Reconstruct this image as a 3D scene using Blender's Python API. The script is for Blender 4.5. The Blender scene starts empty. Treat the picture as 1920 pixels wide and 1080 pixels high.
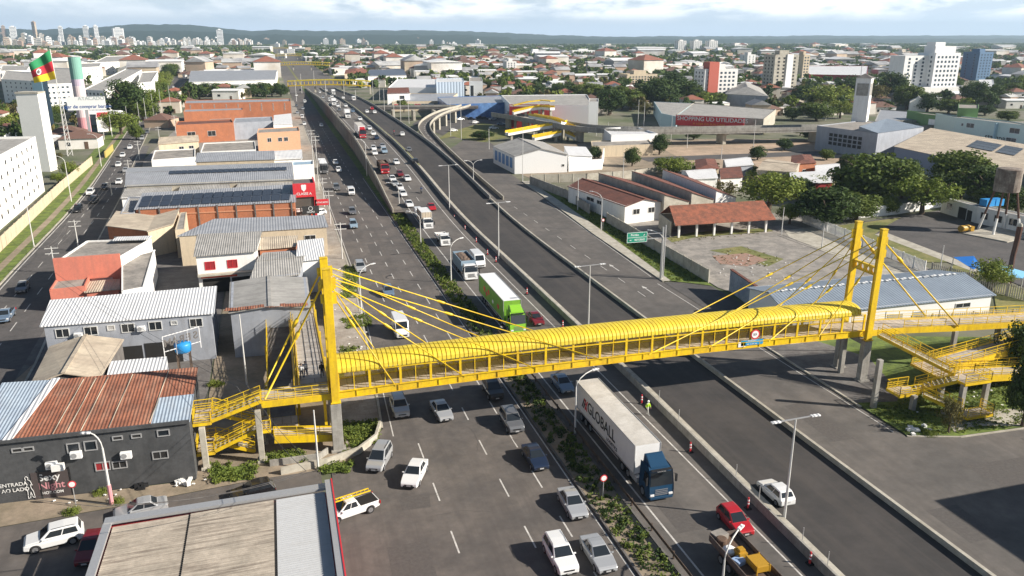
import bpy, math, random
import numpy as np
from mathutils import Vector, Matrix, Euler
R = math.radians
random.seed(7)
scene = bpy.context.scene
C = scene.collection
# --- camera
CAM_H = 40.0
FPX = 1500.0                       # focal length in pixels of the 1920 px wide photograph
PITCH = math.atan(470 / FPX)
YAW = math.atan(460 / math.hypot(FPX, 470))
cam_d = bpy.data.cameras.new("camera")
cam = bpy.data.objects.new("camera", cam_d)
C.objects.link(cam)
cam.location = (0, 0, CAM_H)
cam.rotation_euler = (math.pi / 2 - PITCH, 0, -YAW)
cam_d.sensor_width = 36.0
cam_d.lens = 36.0 * FPX / 1920
cam_d.clip_start = 0.5
cam_d.clip_end = 40000
scene.camera = cam
FW = Vector((math.sin(YAW) * math.cos(PITCH), math.cos(YAW) * math.cos(PITCH), -math.sin(PITCH)))
RT = Vector((math.cos(YAW), -math.sin(YAW), 0))
UP = RT.cross(FW)
def U(px, py, z=0.0):
 """survey helper: the world point of height z seen at a pixel of the photograph"""
 d = FW * FPX + RT * (px - 960) + UP * (540 - py)
 t = (z - CAM_H) / d.z
 return Vector((d.x * t, d.y * t, z))
def UY(px, py, y):
 """survey helper: the world point at distance y along the road"""
 d = FW * FPX + RT * (px - 960) + UP * (540 - py)
 t = y / d.y
 return Vector((d.x * t, y, CAM_H + d.z * t))
# --- world, sun, exposure
SUN_EL = R(29.5)
SUN_AZ = R(-27.5)                  # direction towards the sun, from +X
to_sun = Vector((math.cos(SUN_AZ) * math.cos(SUN_EL), math.sin(SUN_AZ) * math.cos(SUN_EL), math.sin(SUN_EL)))
world = bpy.data.worlds.new("World")
scene.world = world
world.use_nodes = True
nt = world.node_tree
nt.nodes.clear()
wo = nt.nodes.new('ShaderNodeOutputWorld')
bg = nt.nodes.new('ShaderNodeBackground')
sky = nt.nodes.new('ShaderNodeTexSky')
sky.sky_type = 'NISHITA'
sky.sun_disc = False
sky.sun_elevation = SUN_EL
sky.sun_rotation = math.pi / 2 - SUN_AZ      # rotation 0 = +Y, clockwise
sky.altitude = 50
sky.air_density = 1.0
sky.dust_density = 0.6
sky.ozone_density = 1.0
bg.inputs['Strength'].default_value = 0.05
tc = nt.nodes.new('ShaderNodeTexCoord')
sep = nt.nodes.new('ShaderNodeSeparateXYZ')
nt.links.new(tc.outputs['Generated'], sep.inputs[0])
mp = nt.nodes.new('ShaderNodeMapping')
mp.inputs['Scale'].default_value = (1.0, 1.0, 3.4)
mp.inputs['Location'].default_value = (0.31, 0.12, 0.05)
nt.links.new(tc.outputs['Generated'], mp.inputs[0])
n1 = nt.nodes.new('ShaderNodeTexNoise')
n1.inputs['Scale'].default_value = 9.0
n1.inputs['Detail'].default_value = 9.0
n1.inputs['Roughness'].default_value = 0.58
n1.inputs['Distortion'].default_value = 0.25
nt.links.new(mp.outputs[0], n1.inputs['Vector'])
rp = nt.nodes.new('ShaderNodeValToRGB')
rp.color_ramp.elements[0].position = 0.42
rp.color_ramp.elements[1].position = 0.56
nt.links.new(n1.outputs[0], rp.inputs[0])
def _ramp(lo, hi, src):
 m = nt.nodes.new('ShaderNodeMapRange')
 m.interpolation_type = 'SMOOTHSTEP'
 m.inputs[1].default_value = lo
 m.inputs[2].default_value = hi
 nt.links.new(src, m.inputs[0])
 return m.outputs[0]
def _mul(a, b):
 m = nt.nodes.new('ShaderNodeMath'); m.operation = 'MULTIPLY'
 for i, s in enumerate((a, b)):
  if isinstance(s, float): m.inputs[i].default_value = s
  else: nt.links.new(s, m.inputs[i])
 return m.outputs[0]
azi = nt.nodes.new('ShaderNodeMath'); azi.operation = 'ARCTAN2'
nt.links.new(sep.outputs['X'], azi.inputs[0]); nt.links.new(sep.outputs['Y'], azi.inputs[1])
low = _ramp(0.012, 0.03, sep.outputs['Z'])        # cloud bases stay above the horizon
bank = _ramp(-0.12, 0.16, azi.outputs[0])         # the big bank stands to the right of the highway
mx2 = nt.nodes.new('ShaderNodeMath'); mx2.operation = 'MAXIMUM'; mx2.inputs[1].default_value = 0.4
nt.links.new(bank, mx2.inputs[0])
dens = _mul(_mul(rp.outputs[0], low), mx2.outputs[0])
dens = _mul(_mul(dens, _ramp(0.16, 0.09, sep.outputs['Z'])), 0.85)
mixc = nt.nodes.new('ShaderNodeMix'); mixc.data_type = 'RGBA'
nt.links.new(dens, mixc.inputs['Factor'])
veil = nt.nodes.new('ShaderNodeMix'); veil.data_type = 'RGBA'
vf = nt.nodes.new('ShaderNodeMapRange')
vf.inputs[1].default_value = 0.01; vf.inputs[2].default_value = 0.09
vf.inputs[3].default_value = 0.92; vf.inputs[4].default_value = 0.0
nt.links.new(sep.outputs['Z'], vf.inputs[0])
nt.links.new(vf.outputs[0], veil.inputs['Factor'])
nt.links.new(sky.outputs[0], veil.inputs['A'])
veil.inputs['B'].default_value = (11.8, 14.3, 17.6, 1)
nt.links.new(veil.outputs['Result'], mixc.inputs['A'])
mixc.inputs['B'].default_value = (21.5, 21.5, 21.5, 1)
nt.links.new(mixc.outputs['Result'], bg.inputs['Color'])
nt.links.new(bg.outputs[0], wo.inputs[0])
sun_d = bpy.data.lights.new("sun", 'SUN')
sun = bpy.data.objects.new("sun", sun_d)
C.objects.link(sun)
sun_d.energy = 5.0
sun_d.angle = R(0.53)
sun_d.color = (1.0, 0.925, 0.82)
sun.rotation_euler = (-to_sun).to_track_quat('-Z', 'Y').to_euler()
sun.location = (60, -40, 80)
scene.view_settings.view_transform = 'Standard'
scene.view_settings.look = 'None'
scene.view_settings.exposure = 0.75
scene.view_settings.gamma = 1.0
scene.cycles.volume_bounces = 0
scene.cycles.max_bounces = 6
# --- materials
MATS = {}
def mat(name, col, rough=0.8, metal=0.0, noise=0.0, scale=1.0, col2=None, bump=0.0, bscale=None, spec=0.5,
  wave=None, detail=4.0, tile=None, coat=0.0, world_co=True, stain=None):
 """procedural surface: base colour, broad noise towards col2, fine grain, optional corrugation (wave) and stains"""
 if name in MATS: return MATS[name]
 m = bpy.data.materials.new(name); MATS[name] = m
 m.use_nodes = True
 t = m.node_tree; b = t.nodes['Principled BSDF']
 b.inputs['Roughness'].default_value = rough
 b.inputs['Metallic'].default_value = metal
 b.inputs['Specular IOR Level'].default_value = spec
 if coat: b.inputs['Coat Weight'].default_value = coat; b.inputs['Coat Roughness'].default_value = 0.05
 c4 = (*col, 1)
 b.inputs['Base Color'].default_value = c4
 m.diffuse_color = c4
 if not (noise or bump or wave or tile or stain or col2): return m
 if world_co:
  g = t.nodes.new('ShaderNodeNewGeometry'); co = g.outputs['Position']
 else:
  g = t.nodes.new('ShaderNodeTexCoord'); co = g.outputs['Object']
 cur = None
 def mix(fac, a, bcol, mode='MIX'):
  x = t.nodes.new('ShaderNodeMix'); x.data_type = 'RGBA'; x.blend_type = mode
  if isinstance(fac, float): x.inputs['Factor'].default_value = fac
  else: t.links.new(fac, x.inputs['Factor'])
  for k, v in (('A', a), ('B', bcol)):
   if isinstance(v, tuple): x.inputs[k].default_value = v
   else: t.links.new(v, x.inputs[k])
  return x.outputs['Result']
 def noisef(sc, lo, hi, det=detail, rgh=0.6, vec=None):
  n = t.nodes.new('ShaderNodeTexNoise'); n.inputs['Scale'].default_value = sc
  n.inputs['Detail'].default_value = det; n.inputs['Roughness'].default_value = rgh
  t.links.new(vec or co, n.inputs['Vector'])
  r = t.nodes.new('ShaderNodeMapRange'); r.inputs[1].default_value = lo; r.inputs[2].default_value = hi
  t.links.new(n.outputs[0], r.inputs[0])
  return r.outputs[0]
 cur = c4
 if col2 is not None:
  cur = mix(noisef(scale, 0.38, 0.62), cur, (*col2, 1))
 if noise:
  d = max(0.0, 1 - noise); e = 1 + noise
  f = noisef(scale * 5.3, 0.3, 0.7, 6.0, 0.7)
  cur = mix(1.0, cur, mix(f, (d, d, d, 1), (e, e, e, 1)), 'MULTIPLY')
 if stain:
  sc, amt, scol = stain          # streaks of dirt, stretched along z or along the slope
  mpn = t.nodes.new('ShaderNodeMapping'); mpn.inputs['Scale'].default_value = sc
  t.links.new(co, mpn.inputs[0])
  f = noisef(1.0, 0.48, 0.7, 5.0, 0.65, mpn.outputs[0])
  mm = t.nodes.new('ShaderNodeMath'); mm.operation = 'MULTIPLY'; mm.inputs[1].default_value = amt
  t.links.new(f, mm.inputs[0])
  cur = mix(mm.outputs[0], cur, (*scol, 1))
 if tile:
  (tw, th), mcol, mort, axis = tile      # brick or panel pattern in the surface's own size
  mpn = t.nodes.new('ShaderNodeMapping')
  mpn.inputs['Rotation'].default_value = axis
  t.links.new(co, mpn.inputs[0])
  br = t.nodes.new('ShaderNodeTexBrick')
  br.inputs['Scale'].default_value = 1.0
  br.inputs['Brick Width'].default_value = tw; br.inputs['Row Height'].default_value = th
  br.inputs['Mortar Size'].default_value = mort; br.offset = 0.5
  br.inputs['Color1'].default_value = (1, 1, 1, 1); br.inputs['Color2'].default_value = (0.82, 0.82, 0.82, 1)
  br.inputs['Mortar'].default_value = (*mcol, 1)
  t.links.new(mpn.outputs[0], br.inputs['Vector'])
  cur = mix(1.0, cur, br.outputs[0], 'MULTIPLY')
 if not isinstance(cur, tuple): t.links.new(cur, b.inputs['Base Color'])
 nb = None
 if wave:
  freq, axis, amt = wave         # corrugation: waves per metre, axis 'X'/'Y'/'Z', depth
  w = t.nodes.new('ShaderNodeTexWave'); w.wave_type = 'BANDS'; w.bands_direction = axis
  w.wave_profile = 'SIN'; w.inputs['Scale'].default_value = freq * 0.314
  w.inputs['Distortion'].default_value = 0
  t.links.new(co, w.inputs['Vector'])
  bn = t.nodes.new('ShaderNodeBump'); bn.inputs['Strength'].default_value = 1.0
  bn.inputs['Distance'].default_value = amt
  t.links.new(w.outputs[0], bn.inputs['Height'])
  nb = bn.outputs[0]
 if bump:
  n = t.nodes.new('ShaderNodeTexNoise'); n.inputs['Scale'].default_value = bscale or scale * 8
  n.inputs['Detail'].default_value = 5
  t.links.new(co, n.inputs['Vector'])
  bn = t.nodes.new('ShaderNodeBump'); bn.inputs['Strength'].default_value = 0.6
  bn.inputs['Distance'].default_value = bump
  t.links.new(n.outputs[0], bn.inputs['Height'])
  if nb: t.links.new(nb, bn.inputs['Normal'])
  nb = bn.outputs[0]
 if nb: t.links.new(nb, b.inputs['Normal'])
 return m
def glassy(name, col=(0.02, 0.025, 0.03), rough=0.08):
 return mat(name, col, rough, spec=0.6)
M = dict(
 yellow=mat('yellow_paint', (0.80, 0.55, 0.010), 0.42, noise=0.12, scale=0.5, col2=(0.70, 0.47, 0.02), stain=((1.5, 1.5, .3), .45, (.38, .22, .04))),
 concrete=mat('concrete', (0.36, 0.345, 0.31), 0.9, noise=0.16, scale=0.7, col2=(0.27, 0.255, 0.23), stain=((2.0, 2.0, .25), .5, (.16, .15, .13))),
 concrete_lt=mat('pale_concrete', (0.47, 0.44, 0.37), 0.9, noise=0.14, scale=0.6, col2=(0.36, 0.33, 0.27)),
 concrete_dk=mat('dark_concrete', (0.16, 0.15, 0.14), 0.9, noise=0.2, scale=0.6, col2=(0.11, 0.10, 0.095)),
 asphalt=mat('worn_asphalt', (0.138, 0.120, 0.106), 0.9, noise=0.2, scale=0.16, col2=(0.096, 0.086, 0.079), bump=0.01, bscale=9, stain=((.62, .03, 1), .6, (.075, .066, .061))),
 asphalt_new=mat('fresh_asphalt', (0.056, 0.050, 0.047), 0.85, noise=0.16, scale=0.15, col2=(0.040, 0.037, 0.036), bump=0.008, bscale=9, stain=((.5, .012, 1), .55, (.085, .073, .064))),
 asphalt_mid=mat('grey_asphalt', (0.140, 0.125, 0.112), 0.9, noise=0.2, scale=0.12, col2=(0.098, 0.090, 0.083), bump=0.01, bscale=9, stain=((.55, .025, 1), .6, (.085, .076, .07))),
 asphalt_dk=mat('dark_street_asphalt', (0.10, 0.092, 0.088), 0.9, noise=0.2, scale=0.25, col2=(0.075, 0.07, 0.068), bump=0.01, bscale=9),
 paint_w=mat('white_road_paint', (0.62, 0.60, 0.56), 0.7, noise=0.25, scale=1.5, col2=(0.45, 0.43, 0.40)),
 paint_y=mat('yellow_road_paint', (0.55, 0.42, 0.12), 0.7, noise=0.2, scale=1.5),
 paving=mat('sidewalk_paving', (0.40, 0.355, 0.30), 0.95, noise=0.15, scale=0.4, col2=(0.31, 0.265, 0.22), tile=((1.0, 1.0), (.75, .72, .7), .02, (0, 0, 0))),
 dirt=mat('bare_dirt', (0.31, 0.245, 0.18), 0.95, noise=0.2, scale=0.25, col2=(0.22, 0.18, 0.125), bump=0.03, bscale=3),
 grass=mat('grass_ground', (0.150, 0.205, 0.032), 0.95, noise=0.3, scale=0.5, col2=(0.075, 0.11, 0.022), bump=0.05, bscale=5),
 grass_dry=mat('dry_grass_ground', (0.22, 0.20, 0.07), 0.95, noise=0.25, scale=0.3, col2=(0.12, 0.14, 0.035), bump=0.04, bscale=4),
 white=mat('white_wall_paint', (0.80, 0.79, 0.76), 0.85, noise=0.05, scale=0.4, stain=((1.2, 1.2, .16), .35, (.5, .47, .42))),
 white_cl=mat('clean_white', (0.80, 0.80, 0.79), 0.6, noise=0.03, scale=0.5),
 grey_wall=mat('blue_grey_wall', (0.36, 0.38, 0.42), 0.85, noise=0.07, scale=0.4, col2=(0.31, 0.33, 0.37), stain=((1.2, 1.2, .2), .4, (.2, .2, .21))),
 black_wall=mat('charcoal_wall', (0.052, 0.054, 0.056), 0.8, noise=0.2, scale=0.5, col2=(0.075, 0.077, 0.08), stain=((1.0, 1.0, .12), .5, (.10, .10, .10))),
 salmon=mat('salmon_wall', (0.62, 0.20, 0.135), 0.85, noise=0.08, scale=0.4, col2=(0.56, 0.185, 0.13), stain=((1.2, 1.2, .15), .35, (.3, .15, .12))),
 brick=mat('orange_brick_wall', (0.47, 0.175, 0.085), 0.9, noise=0.15, scale=0.5, col2=(0.40, 0.15, 0.075), stain=((.8, .8, .2), .4, (.30, .14, .09))),
 cream=mat('cream_wall', (0.60, 0.50, 0.36), 0.9, noise=0.08, scale=0.4, stain=((1.2, 1.2, .16), .4, (.33, .28, .2))),
 roof_grey=mat('grey_fibre_cement_roof', (0.40, 0.385, 0.36), 0.9, noise=0.12, scale=0.3, col2=(0.31, 0.30, 0.28), wave=(2.8, 'X', .05), stain=((1.5, .12, 1), .5, (.19, .18, .165))),
 roof_beige=mat('beige_corrugated_roof', (0.55, 0.47, 0.36), 0.9, noise=0.12, scale=0.35, col2=(0.42, 0.35, 0.27), wave=(2.8, 'X', .05), stain=((1.3, .15, 1), .5, (.27, .22, .17))),
 roof_metal=mat('grey_metal_roof', (0.36, 0.37, 0.39), 0.5, noise=0.08, scale=0.3, col2=(0.30, 0.31, 0.33), wave=(2.0, 'X', .04), stain=((1.2, .1, 1), .35, (.2, .2, .2))),
 roof_white=mat('white_metal_roof', (0.70, 0.70, 0.70), 0.55, noise=0.06, scale=0.4, wave=(2.6, 'X', .05), stain=((1.2, .12, 1), .35, (.45, .44, .42))),
 roof_blue=mat('blue_grey_metal_roof', (0.23, 0.275, 0.33), 0.5, noise=0.08, scale=0.3, col2=(0.20, 0.24, 0.29), wave=(2.0, 'X', .04)),
 roof_tile=mat('red_clay_tile_roof', (0.34, 0.115, 0.065), 0.9, noise=0.3, scale=0.8, col2=(0.20, 0.08, 0.05), wave=(4.0, 'X', .06)),
 roof_dark=mat('dark_red_roof', (0.20, 0.075, 0.05), 0.9, noise=0.25, scale=0.6, col2=(0.13, 0.055, 0.04), wave=(3.5, 'X', .05)),
 slab=mat('weathered_slab', (0.33, 0.30, 0.265), 0.95, noise=0.2, scale=0.4, col2=(0.21, 0.195, 0.175)),
 metal=mat('galvanised_metal', (0.52, 0.52, 0.52), 0.45, metal=0.5, noise=0.08, scale=1.0),
 pole=mat('pale_pole_paint', (0.62, 0.61, 0.58), 0.6, noise=0.06, scale=1.0),
 wood=mat('weathered_wood', (0.12, 0.075, 0.05), 0.9, noise=0.3, scale=2.0),
 glass=glassy('window_glass'),
 glass_b=glassy('bluish_window_glass', (0.05, 0.075, 0.10)),
 solar=mat('solar_cells', (0.030, 0.033, 0.045), 0.3, spec=0.5, noise=.15, scale=.3),
 dark=mat('dark_void', (0.02, 0.019, 0.018), 0.9),
 red=mat('red_sign_paint', (0.62, 0.035, 0.045), 0.5, noise=0.05, scale=0.5),
 red_dk=mat('dark_red_paint', (0.30, 0.02, 0.025), 0.6, noise=0.1, scale=0.5),
 black=mat('black_plastic', (0.018, 0.018, 0.019), 0.55),
 rubber=mat('tyre_rubber', (0.016, 0.016, 0.017), 0.9),
 chrome=mat('alloy_rim', (0.42, 0.42, 0.43), 0.35, metal=0.7),
 lamp_white=mat('headlight_lens', (0.70, 0.70, 0.70), 0.12),
 lamp_red=mat('taillight_lens', (0.42, 0.012, 0.012), 0.2),
 sign_green=mat('road_sign_green', (0.01, 0.27, 0.17), 0.5),
 blue=mat('blue_plastic', (0.02, 0.20, 0.52), 0.45),
 tank=mat('blue_water_tank_plastic', (0.03, 0.27, 0.62), 0.4),
 bark=mat('tree_bark', (0.115, 0.085, 0.06), 0.95, noise=0.3, scale=2.0, world_co=False),
 orange=mat('orange_plastic', (0.75, 0.09, 0.03), 0.5),
 skin=mat('skin', (0.33, 0.19, 0.13), 0.6),
)
def flat(name, col, rough=0.8, **k): return mat(name, col, rough, **k)
# --- mesh and object helpers
class MB:
 """collects faces and links them as ONE mesh object"""
 def __init__(s): s.v = []; s.f = []; s.m = []
 def add(s, vs, fs, m=0):
  o = len(s.v); s.v += [tuple(v) for v in vs]
  for f in fs: s.f.append([i + o for i in f]); s.m.append(m)
  return s
 def poly(s, pts, m=0): return s.add(pts, [list(range(len(pts)))], m)
 def box(s, c, d, rz=0.0, m=0, tilt=None):
  x, y, z = d[0] / 2, d[1] / 2, d[2] / 2
  rot = tilt if tilt is not None else Matrix.Rotation(rz, 3, 'Z')
  vs = [Vector(c) + rot @ Vector((a * x, b * y, e * z)) for e in (-1, 1) for b in (-1, 1) for a in (-1, 1)]
  return s.add(vs, [(0, 2, 3, 1), (4, 5, 7, 6), (0, 1, 5, 4), (2, 6, 7, 3), (0, 4, 6, 2), (1, 3, 7, 5)], m)
 def bar(s, a, b, w, h=None, m=0, up=(0, 0, 1)):
  """box section from a to b, w across and h high"""
  h = w if h is None else h
  a, b = Vector(a), Vector(b); d = (b - a)
  if d.length < 1e-6: return s
  d.normalize(); u = Vector(up)
  if abs(d.dot(u)) > 0.98: u = Vector((0, 1, 0))
  r = d.cross(u).normalized(); u = r.cross(d)
  vs = []
  for p in (a, b):
   for i, j in ((-1, -1), (1, -1), (1, 1), (-1, 1)): vs.append(p + r * (i * w / 2) + u * (j * h / 2))
  return s.add(vs, [(3, 2, 1, 0), (4, 5, 6, 7), (0, 1, 5, 4), (1, 2, 6, 5), (2, 3, 7, 6), (3, 0, 4, 7)], m)
 def tube(s, pts, r, n=8, m=0, caps=True, r2=None):
  pts = [Vector(p) for p in pts]; k = len(pts); o = len(s.v)
  for i, p in enumerate(pts):
   d = (pts[min(i + 1, k - 1)] - pts[max(i - 1, 0)]).normalized()
   u = Vector((0, 0, 1)) if abs(d.z) < 0.95 else Vector((1, 0, 0))
   a = d.cross(u).normalized(); b = a.cross(d)
   rr = r if r2 is None else r + (r2 - r) * i / max(1, k - 1)
   if isinstance(r, (list, tuple)): rr = r[i]
   for j in range(n):
    t = 2 * math.pi * j / n
    s.v.append(tuple(p + a * math.cos(t) * rr + b * math.sin(t) * rr))
  for i in range(k - 1):
   for j in range(n):
    q = (j + 1) % n
    s.f.append([o + i * n + j, o + i * n + q, o + (i + 1) * n + q, o + (i + 1) * n + j]); s.m.append(m)
  if caps:
   s.f.append([o + j for j in range(n)]); s.m.append(m)
   s.f.append([o + (k - 1) * n + j for j in reversed(range(n))]); s.m.append(m)
  return s
 def prism(s, pts, z0, z1, m=0, mt=None):
  """vertical prism over a plan polygon; z0/z1 numbers or lists per corner"""
  n = len(pts)
  a = [(p[0], p[1], z0[i] if isinstance(z0, (list, tuple)) else z0) for i, p in enumerate(pts)]
  b = [(p[0], p[1], z1[i] if isinstance(z1, (list, tuple)) else z1) for i, p in enumerate(pts)]
  s.add(a + b, [[i, (i + 1) % n, n + (i + 1) % n, n + i] for i in range(n)] + [list(reversed(range(n)))], m)
  s.add(b, [list(range(n))], m if mt is None else mt)
  return s
 def lathe(s, prof, n=16, m=0, c=(0, 0, 0)):
  o = len(s.v)
  for r, z in prof:
   for j in range(n):
    t = 2 * math.pi * j / n
    s.v.append((c[0] + r * math.cos(t), c[1] + r * math.sin(t), c[2] + z))
  for i in range(len(prof) - 1):
   for j in range(n):
    q = (j + 1) % n
    s.f.append([o + i * n + j, o + i * n + q, o + (i + 1) * n + q, o + (i + 1) * n + j]); s.m.append(m)
  s.f.append([o + j for j in reversed(range(n))]); s.m.append(m)
  s.f.append([o + (len(prof) - 1) * n + j for j in range(n)]); s.m.append(m)
  return s
 def build(s, name, mats, parent=None, smooth=False, bevel=0.0, loc=None, seg=2, origin=None):
  me = bpy.data.meshes.new(name)
  org = Vector(origin) if origin is not None else (parent_loc(parent) if parent is not None else Vector((0, 0, 0)))
  if loc is not None: org = Vector(loc)
  vs = s.v if org.length < 1e-9 else [(v[0] - org.x, v[1] - org.y, v[2] - org.z) for v in s.v]
  me.from_pydata(vs, [], s.f)
  if not isinstance(mats, (list, tuple)): mats = [mats]
  for m in mats: me.materials.append(M[m] if isinstance(m, str) else m)
  if len(mats) > 1: me.polygons.foreach_set('material_index', s.m)
  if smooth: me.polygons.foreach_set('use_smooth', [True] * len(me.polygons))
  me.update()
  o = bpy.data.objects.new(name, me)
  C.objects.link(o)
  if parent is not None: o.parent = parent
  if loc is not None: o.location = loc
  if bevel:
   b = o.modifiers.new('bevel', 'BEVEL'); b.width = bevel; b.segments = seg; b.limit_method = 'ANGLE'; b.angle_limit = R(35)
   b.harden_normals = False
  return o
def parent_loc(p):
 l = Vector((0, 0, 0))
 while p is not None:
  l = l + p.location; p = p.parent
 return l
def thing(name, label, cat, loc=(0, 0, 0), rz=0.0, group=None):
 o = bpy.data.objects.new(name, None); C.objects.link(o)
 o.empty_display_size = 0.3
 o.location = loc; o.rotation_euler = (0, 0, rz)
 return tag(o, label, cat, group)
def tag(o, label, cat, group=None, kind=None):
 o['label'] = label; o['category'] = cat
 if group: o['group'] = group
 if kind: o['kind'] = kind
 return o
def struct(name, mb, m, **k):
 o = mb.build(name, m, **k); o['kind'] = 'structure'; return o
def stuff(name, mb, m, label, cat, **k):
 o = mb.build(name, m, **k); return tag(o, label, cat, kind='stuff')
def dup(root, loc, rz=0.0, label=None, group=None, paint=None, scale=None):
 """copy a thing with copies of its parts and sub-parts; paint replaces the body colour"""
 def rec(o, par):
  c = o.copy(); C.objects.link(c)
  if par is not None: c.parent = par
  if paint is not None and o.get('_paint'): c.material_slots[0].link = 'OBJECT'; c.material_slots[0].material = paint
  for ch in o.children: rec(ch, c)
  return c
 r = rec(root, None)
 r.location = loc; r.rotation_euler = (0, 0, rz)
 if scale: r.scale = (scale,) * 3 if not isinstance(scale, tuple) else scale
 if label: r['label'] = label
 if group: r['group'] = group
 return r
def drop(root):
 for ch in list(root.children): drop(ch)
 bpy.data.objects.remove(root)
def text(body, name, parent, loc, rot, size, m, align='CENTER', depth=0.004, spacing=1.0, sx=1.0):
 cu = bpy.data.curves.new(name, 'FONT'); cu.body = body; cu.size = size; cu.align_x = align; cu.align_y = 'CENTER'
 cu.extrude = depth; cu.offset = .012 * size; cu.space_character = spacing
 ob = bpy.data.objects.new(name, cu)
 dg = bpy.context.evaluated_depsgraph_get()
 C.objects.link(ob); dg.update()
 me = bpy.data.meshes.new_from_object(ob.evaluated_get(dg))
 bpy.data.objects.remove(ob)
 o = bpy.data.objects.new(name, me); C.objects.link(o)
 me.materials.clear(); me.materials.append(M[m] if isinstance(m, str) else m)
 if parent is not None:
  o.parent = parent; loc = Vector(loc) - parent_loc(parent)
 o.location = loc; o.scale = (sx, 1, 1)
 o.rotation_euler = rot if not isinstance(rot, Matrix) else rot.to_euler()
 return o
def face_rot(right, up):
 """rotation whose local x runs along right and local y along up"""
 r = Vector(right).normalized(); n = r.cross(Vector(up)).normalized(); u = n.cross(r)
 return Matrix((r, u, n)).transposed()
# --- terrain, roads, markings
def lerp(tab, x):
 if x <= tab[0][0]: return tab[0][1]
 for (a, u), (b, v) in zip(tab, tab[1:]):
  if x <= b: return u + (v - u) * (x - a) / (b - a)
 return tab[-1][1]
def smooth(tab, x, w=14):
 return sum(lerp(tab, x + d * w) for d in (-1, -.5, 0, .5, 1)) / 5
ZT = [(160, 0), (186, .9), (225, 3.7), (270, 5.5), (330, 5.9), (425, 6.1), (490, 5.3), (553, 3.5), (640, .8), (690, 0)]
def zr(y): return 0.0 if y < 150 else smooth(ZT, y)
def frange(a, b, s):
 n = max(1, int(round((b - a) / s))); return [a + (b - a) * i / n for i in range(n + 1)]
def ribbon(mb, x0, x1, ys, z, m=0):
 f = lambda q, y: q(y) if callable(q) else q
 vs = []
 for y in ys: vs += [(f(x0, y), y, f(z, y)), (f(x1, y), y, f(z, y))]
 return mb.add(vs, [(2 * i, 2 * i + 1, 2 * i + 3, 2 * i + 2) for i in range(len(ys) - 1)], m)
def area(name, pts, z, m):
 mb = MB(); mb.poly([(p[0], p[1], z) for p in pts]); return struct(name, mb, m)
PX = lambda pts, z=0.0: [U(a, b, z) for a, b in pts]
M['earth'] = mat('city_ground', (0.085, 0.105, 0.045), 0.95, noise=0.25, scale=0.03, col2=(0.19, 0.175, 0.135), bump=0.05, bscale=1.5)
g = MB(); g.poly([(-14000, -400, -.06), (14000, -400, -.06), (14000, 16000, -.06), (-14000, 16000, -.06)])
struct('ground', g, 'earth')
area('road', [(1.5, 20), (24.25, 20), (24.25, 720), (13.5, 720), (13, 300), (11.2, 240), (10.9, 135), (9.4, 95), (8.4, 78), (5.5, 73), (2.5, 71)], 0.0, 'asphalt')
area('side_street', [(-70, 58.0), (1.5, 58), (1.5, 72), (-4, 71), (-17, 69.6), (-27, 69.0), (-70, 67.5)], 0.004, 'asphalt')
AVL = [(-40, 15), (-43, 60), (-45, 110), (-47.2, 162), (-48.5, 203), (-50.8, 247), (-54.2, 290), (-74.7, 537), (-91.5, 872), (-110, 1150)]
AVR = [(-30, 15), (-31, 60), (-31.6, 102), (-33.4, 122), (-40.4, 228), (-44.8, 275), (-66, 537), (-79, 872), (-97, 1150)]
area('avenue', AVL + AVR[::-1], 0.0, 'asphalt_dk')
area('cross_street', [(-400, 395), (-50, 395), (-50, 411), (-400, 411)], 0.008, 'asphalt_mid')
g = MB()
AV = lambda tab, y: lerp([(q[1], q[0]) for q in tab], y)
ys = frange(60, 880, 12)
ribbon(g, lambda y: AV(AVL, y) - 6.2 - .004 * y, lambda y: AV(AVL, y) - .4, ys, 0.03)
struct('grass_verge', g, 'grass')
g = MB(); ribbon(g, lambda y: AV(AVL, y) - 3.6, lambda y: AV(AVL, y) - 2.2, ys, 0.045); struct('footpath', g, 'dirt')
g = MB()
for y0, y1 in zip(ys, ys[1:]):
 g.bar((AV(AVL, y0) - .25, y0, .07), (AV(AVL, y1) - .25, y1, .07), .3, .16)
 g.bar((AV(AVR, y0) + .2, y0, .07), (AV(AVR, y1) + .2, y1, .07), .3, .16)
struct('kerb', g, 'concrete_lt')
g = MB(); ribbon(g, lambda y: AV(AVR, y) + .35, lambda y: AV(AVR, y) + 3.0, ys[:24], 0.12); struct('pavement', g, 'concrete_dk')
g = MB()
for k, off in enumerate((3.6, 6.9)):
 for y in frange(60, 500, 9):
  w = AV(AVL, y) + off * (1 if y < 280 else .9)
  if y > 480: continue
  g.poly([(w - .07, y, .006), (w + .07, y, .006), (AV(AVL, y + 4) + off + .07, y + 4, .006), (AV(AVL, y + 4) + off - .07, y + 4, .006)])
ribbon(g, lambda y: AV(AVL, y) + .35, lambda y: AV(AVL, y) + .55, frange(60, 300, 10), .006)
struct('lane_marking', g, 'paint_w')
area('pavement', [(10.75, 135), (11.05, 240), (12.8, 300), (13.3, 560), (8.5, 560), (7.5, 300), (6.6, 240), (6.0, 150), (4.5, 112), (4.5, 96), (9.1, 96)], 0.10, 'paving')
area('pavement', [(9.1, 95.9), (4.5, 95.9), (4.3, 73.6), (5.5, 73.2), (8.2, 78.2)], 0.06, 'paving')
area('bare_ground', [(-27, 69.05), (-17, 69.65), (-4, 71.05), (2.4, 71.05), (5.4, 73.05), (4.2, 73.5), (4.2, 95), (4.4, 112), (5.9, 150), (-10, 150), (-10, 72.5), (-27, 73.2)], 0.02, 'dirt')
area('bare_ground', [(-70, 67.55), (-27, 69.05), (-27, 73.2), (-32, 110), (-38, 70), (-70, 70)], 0.03, 'dirt')
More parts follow.
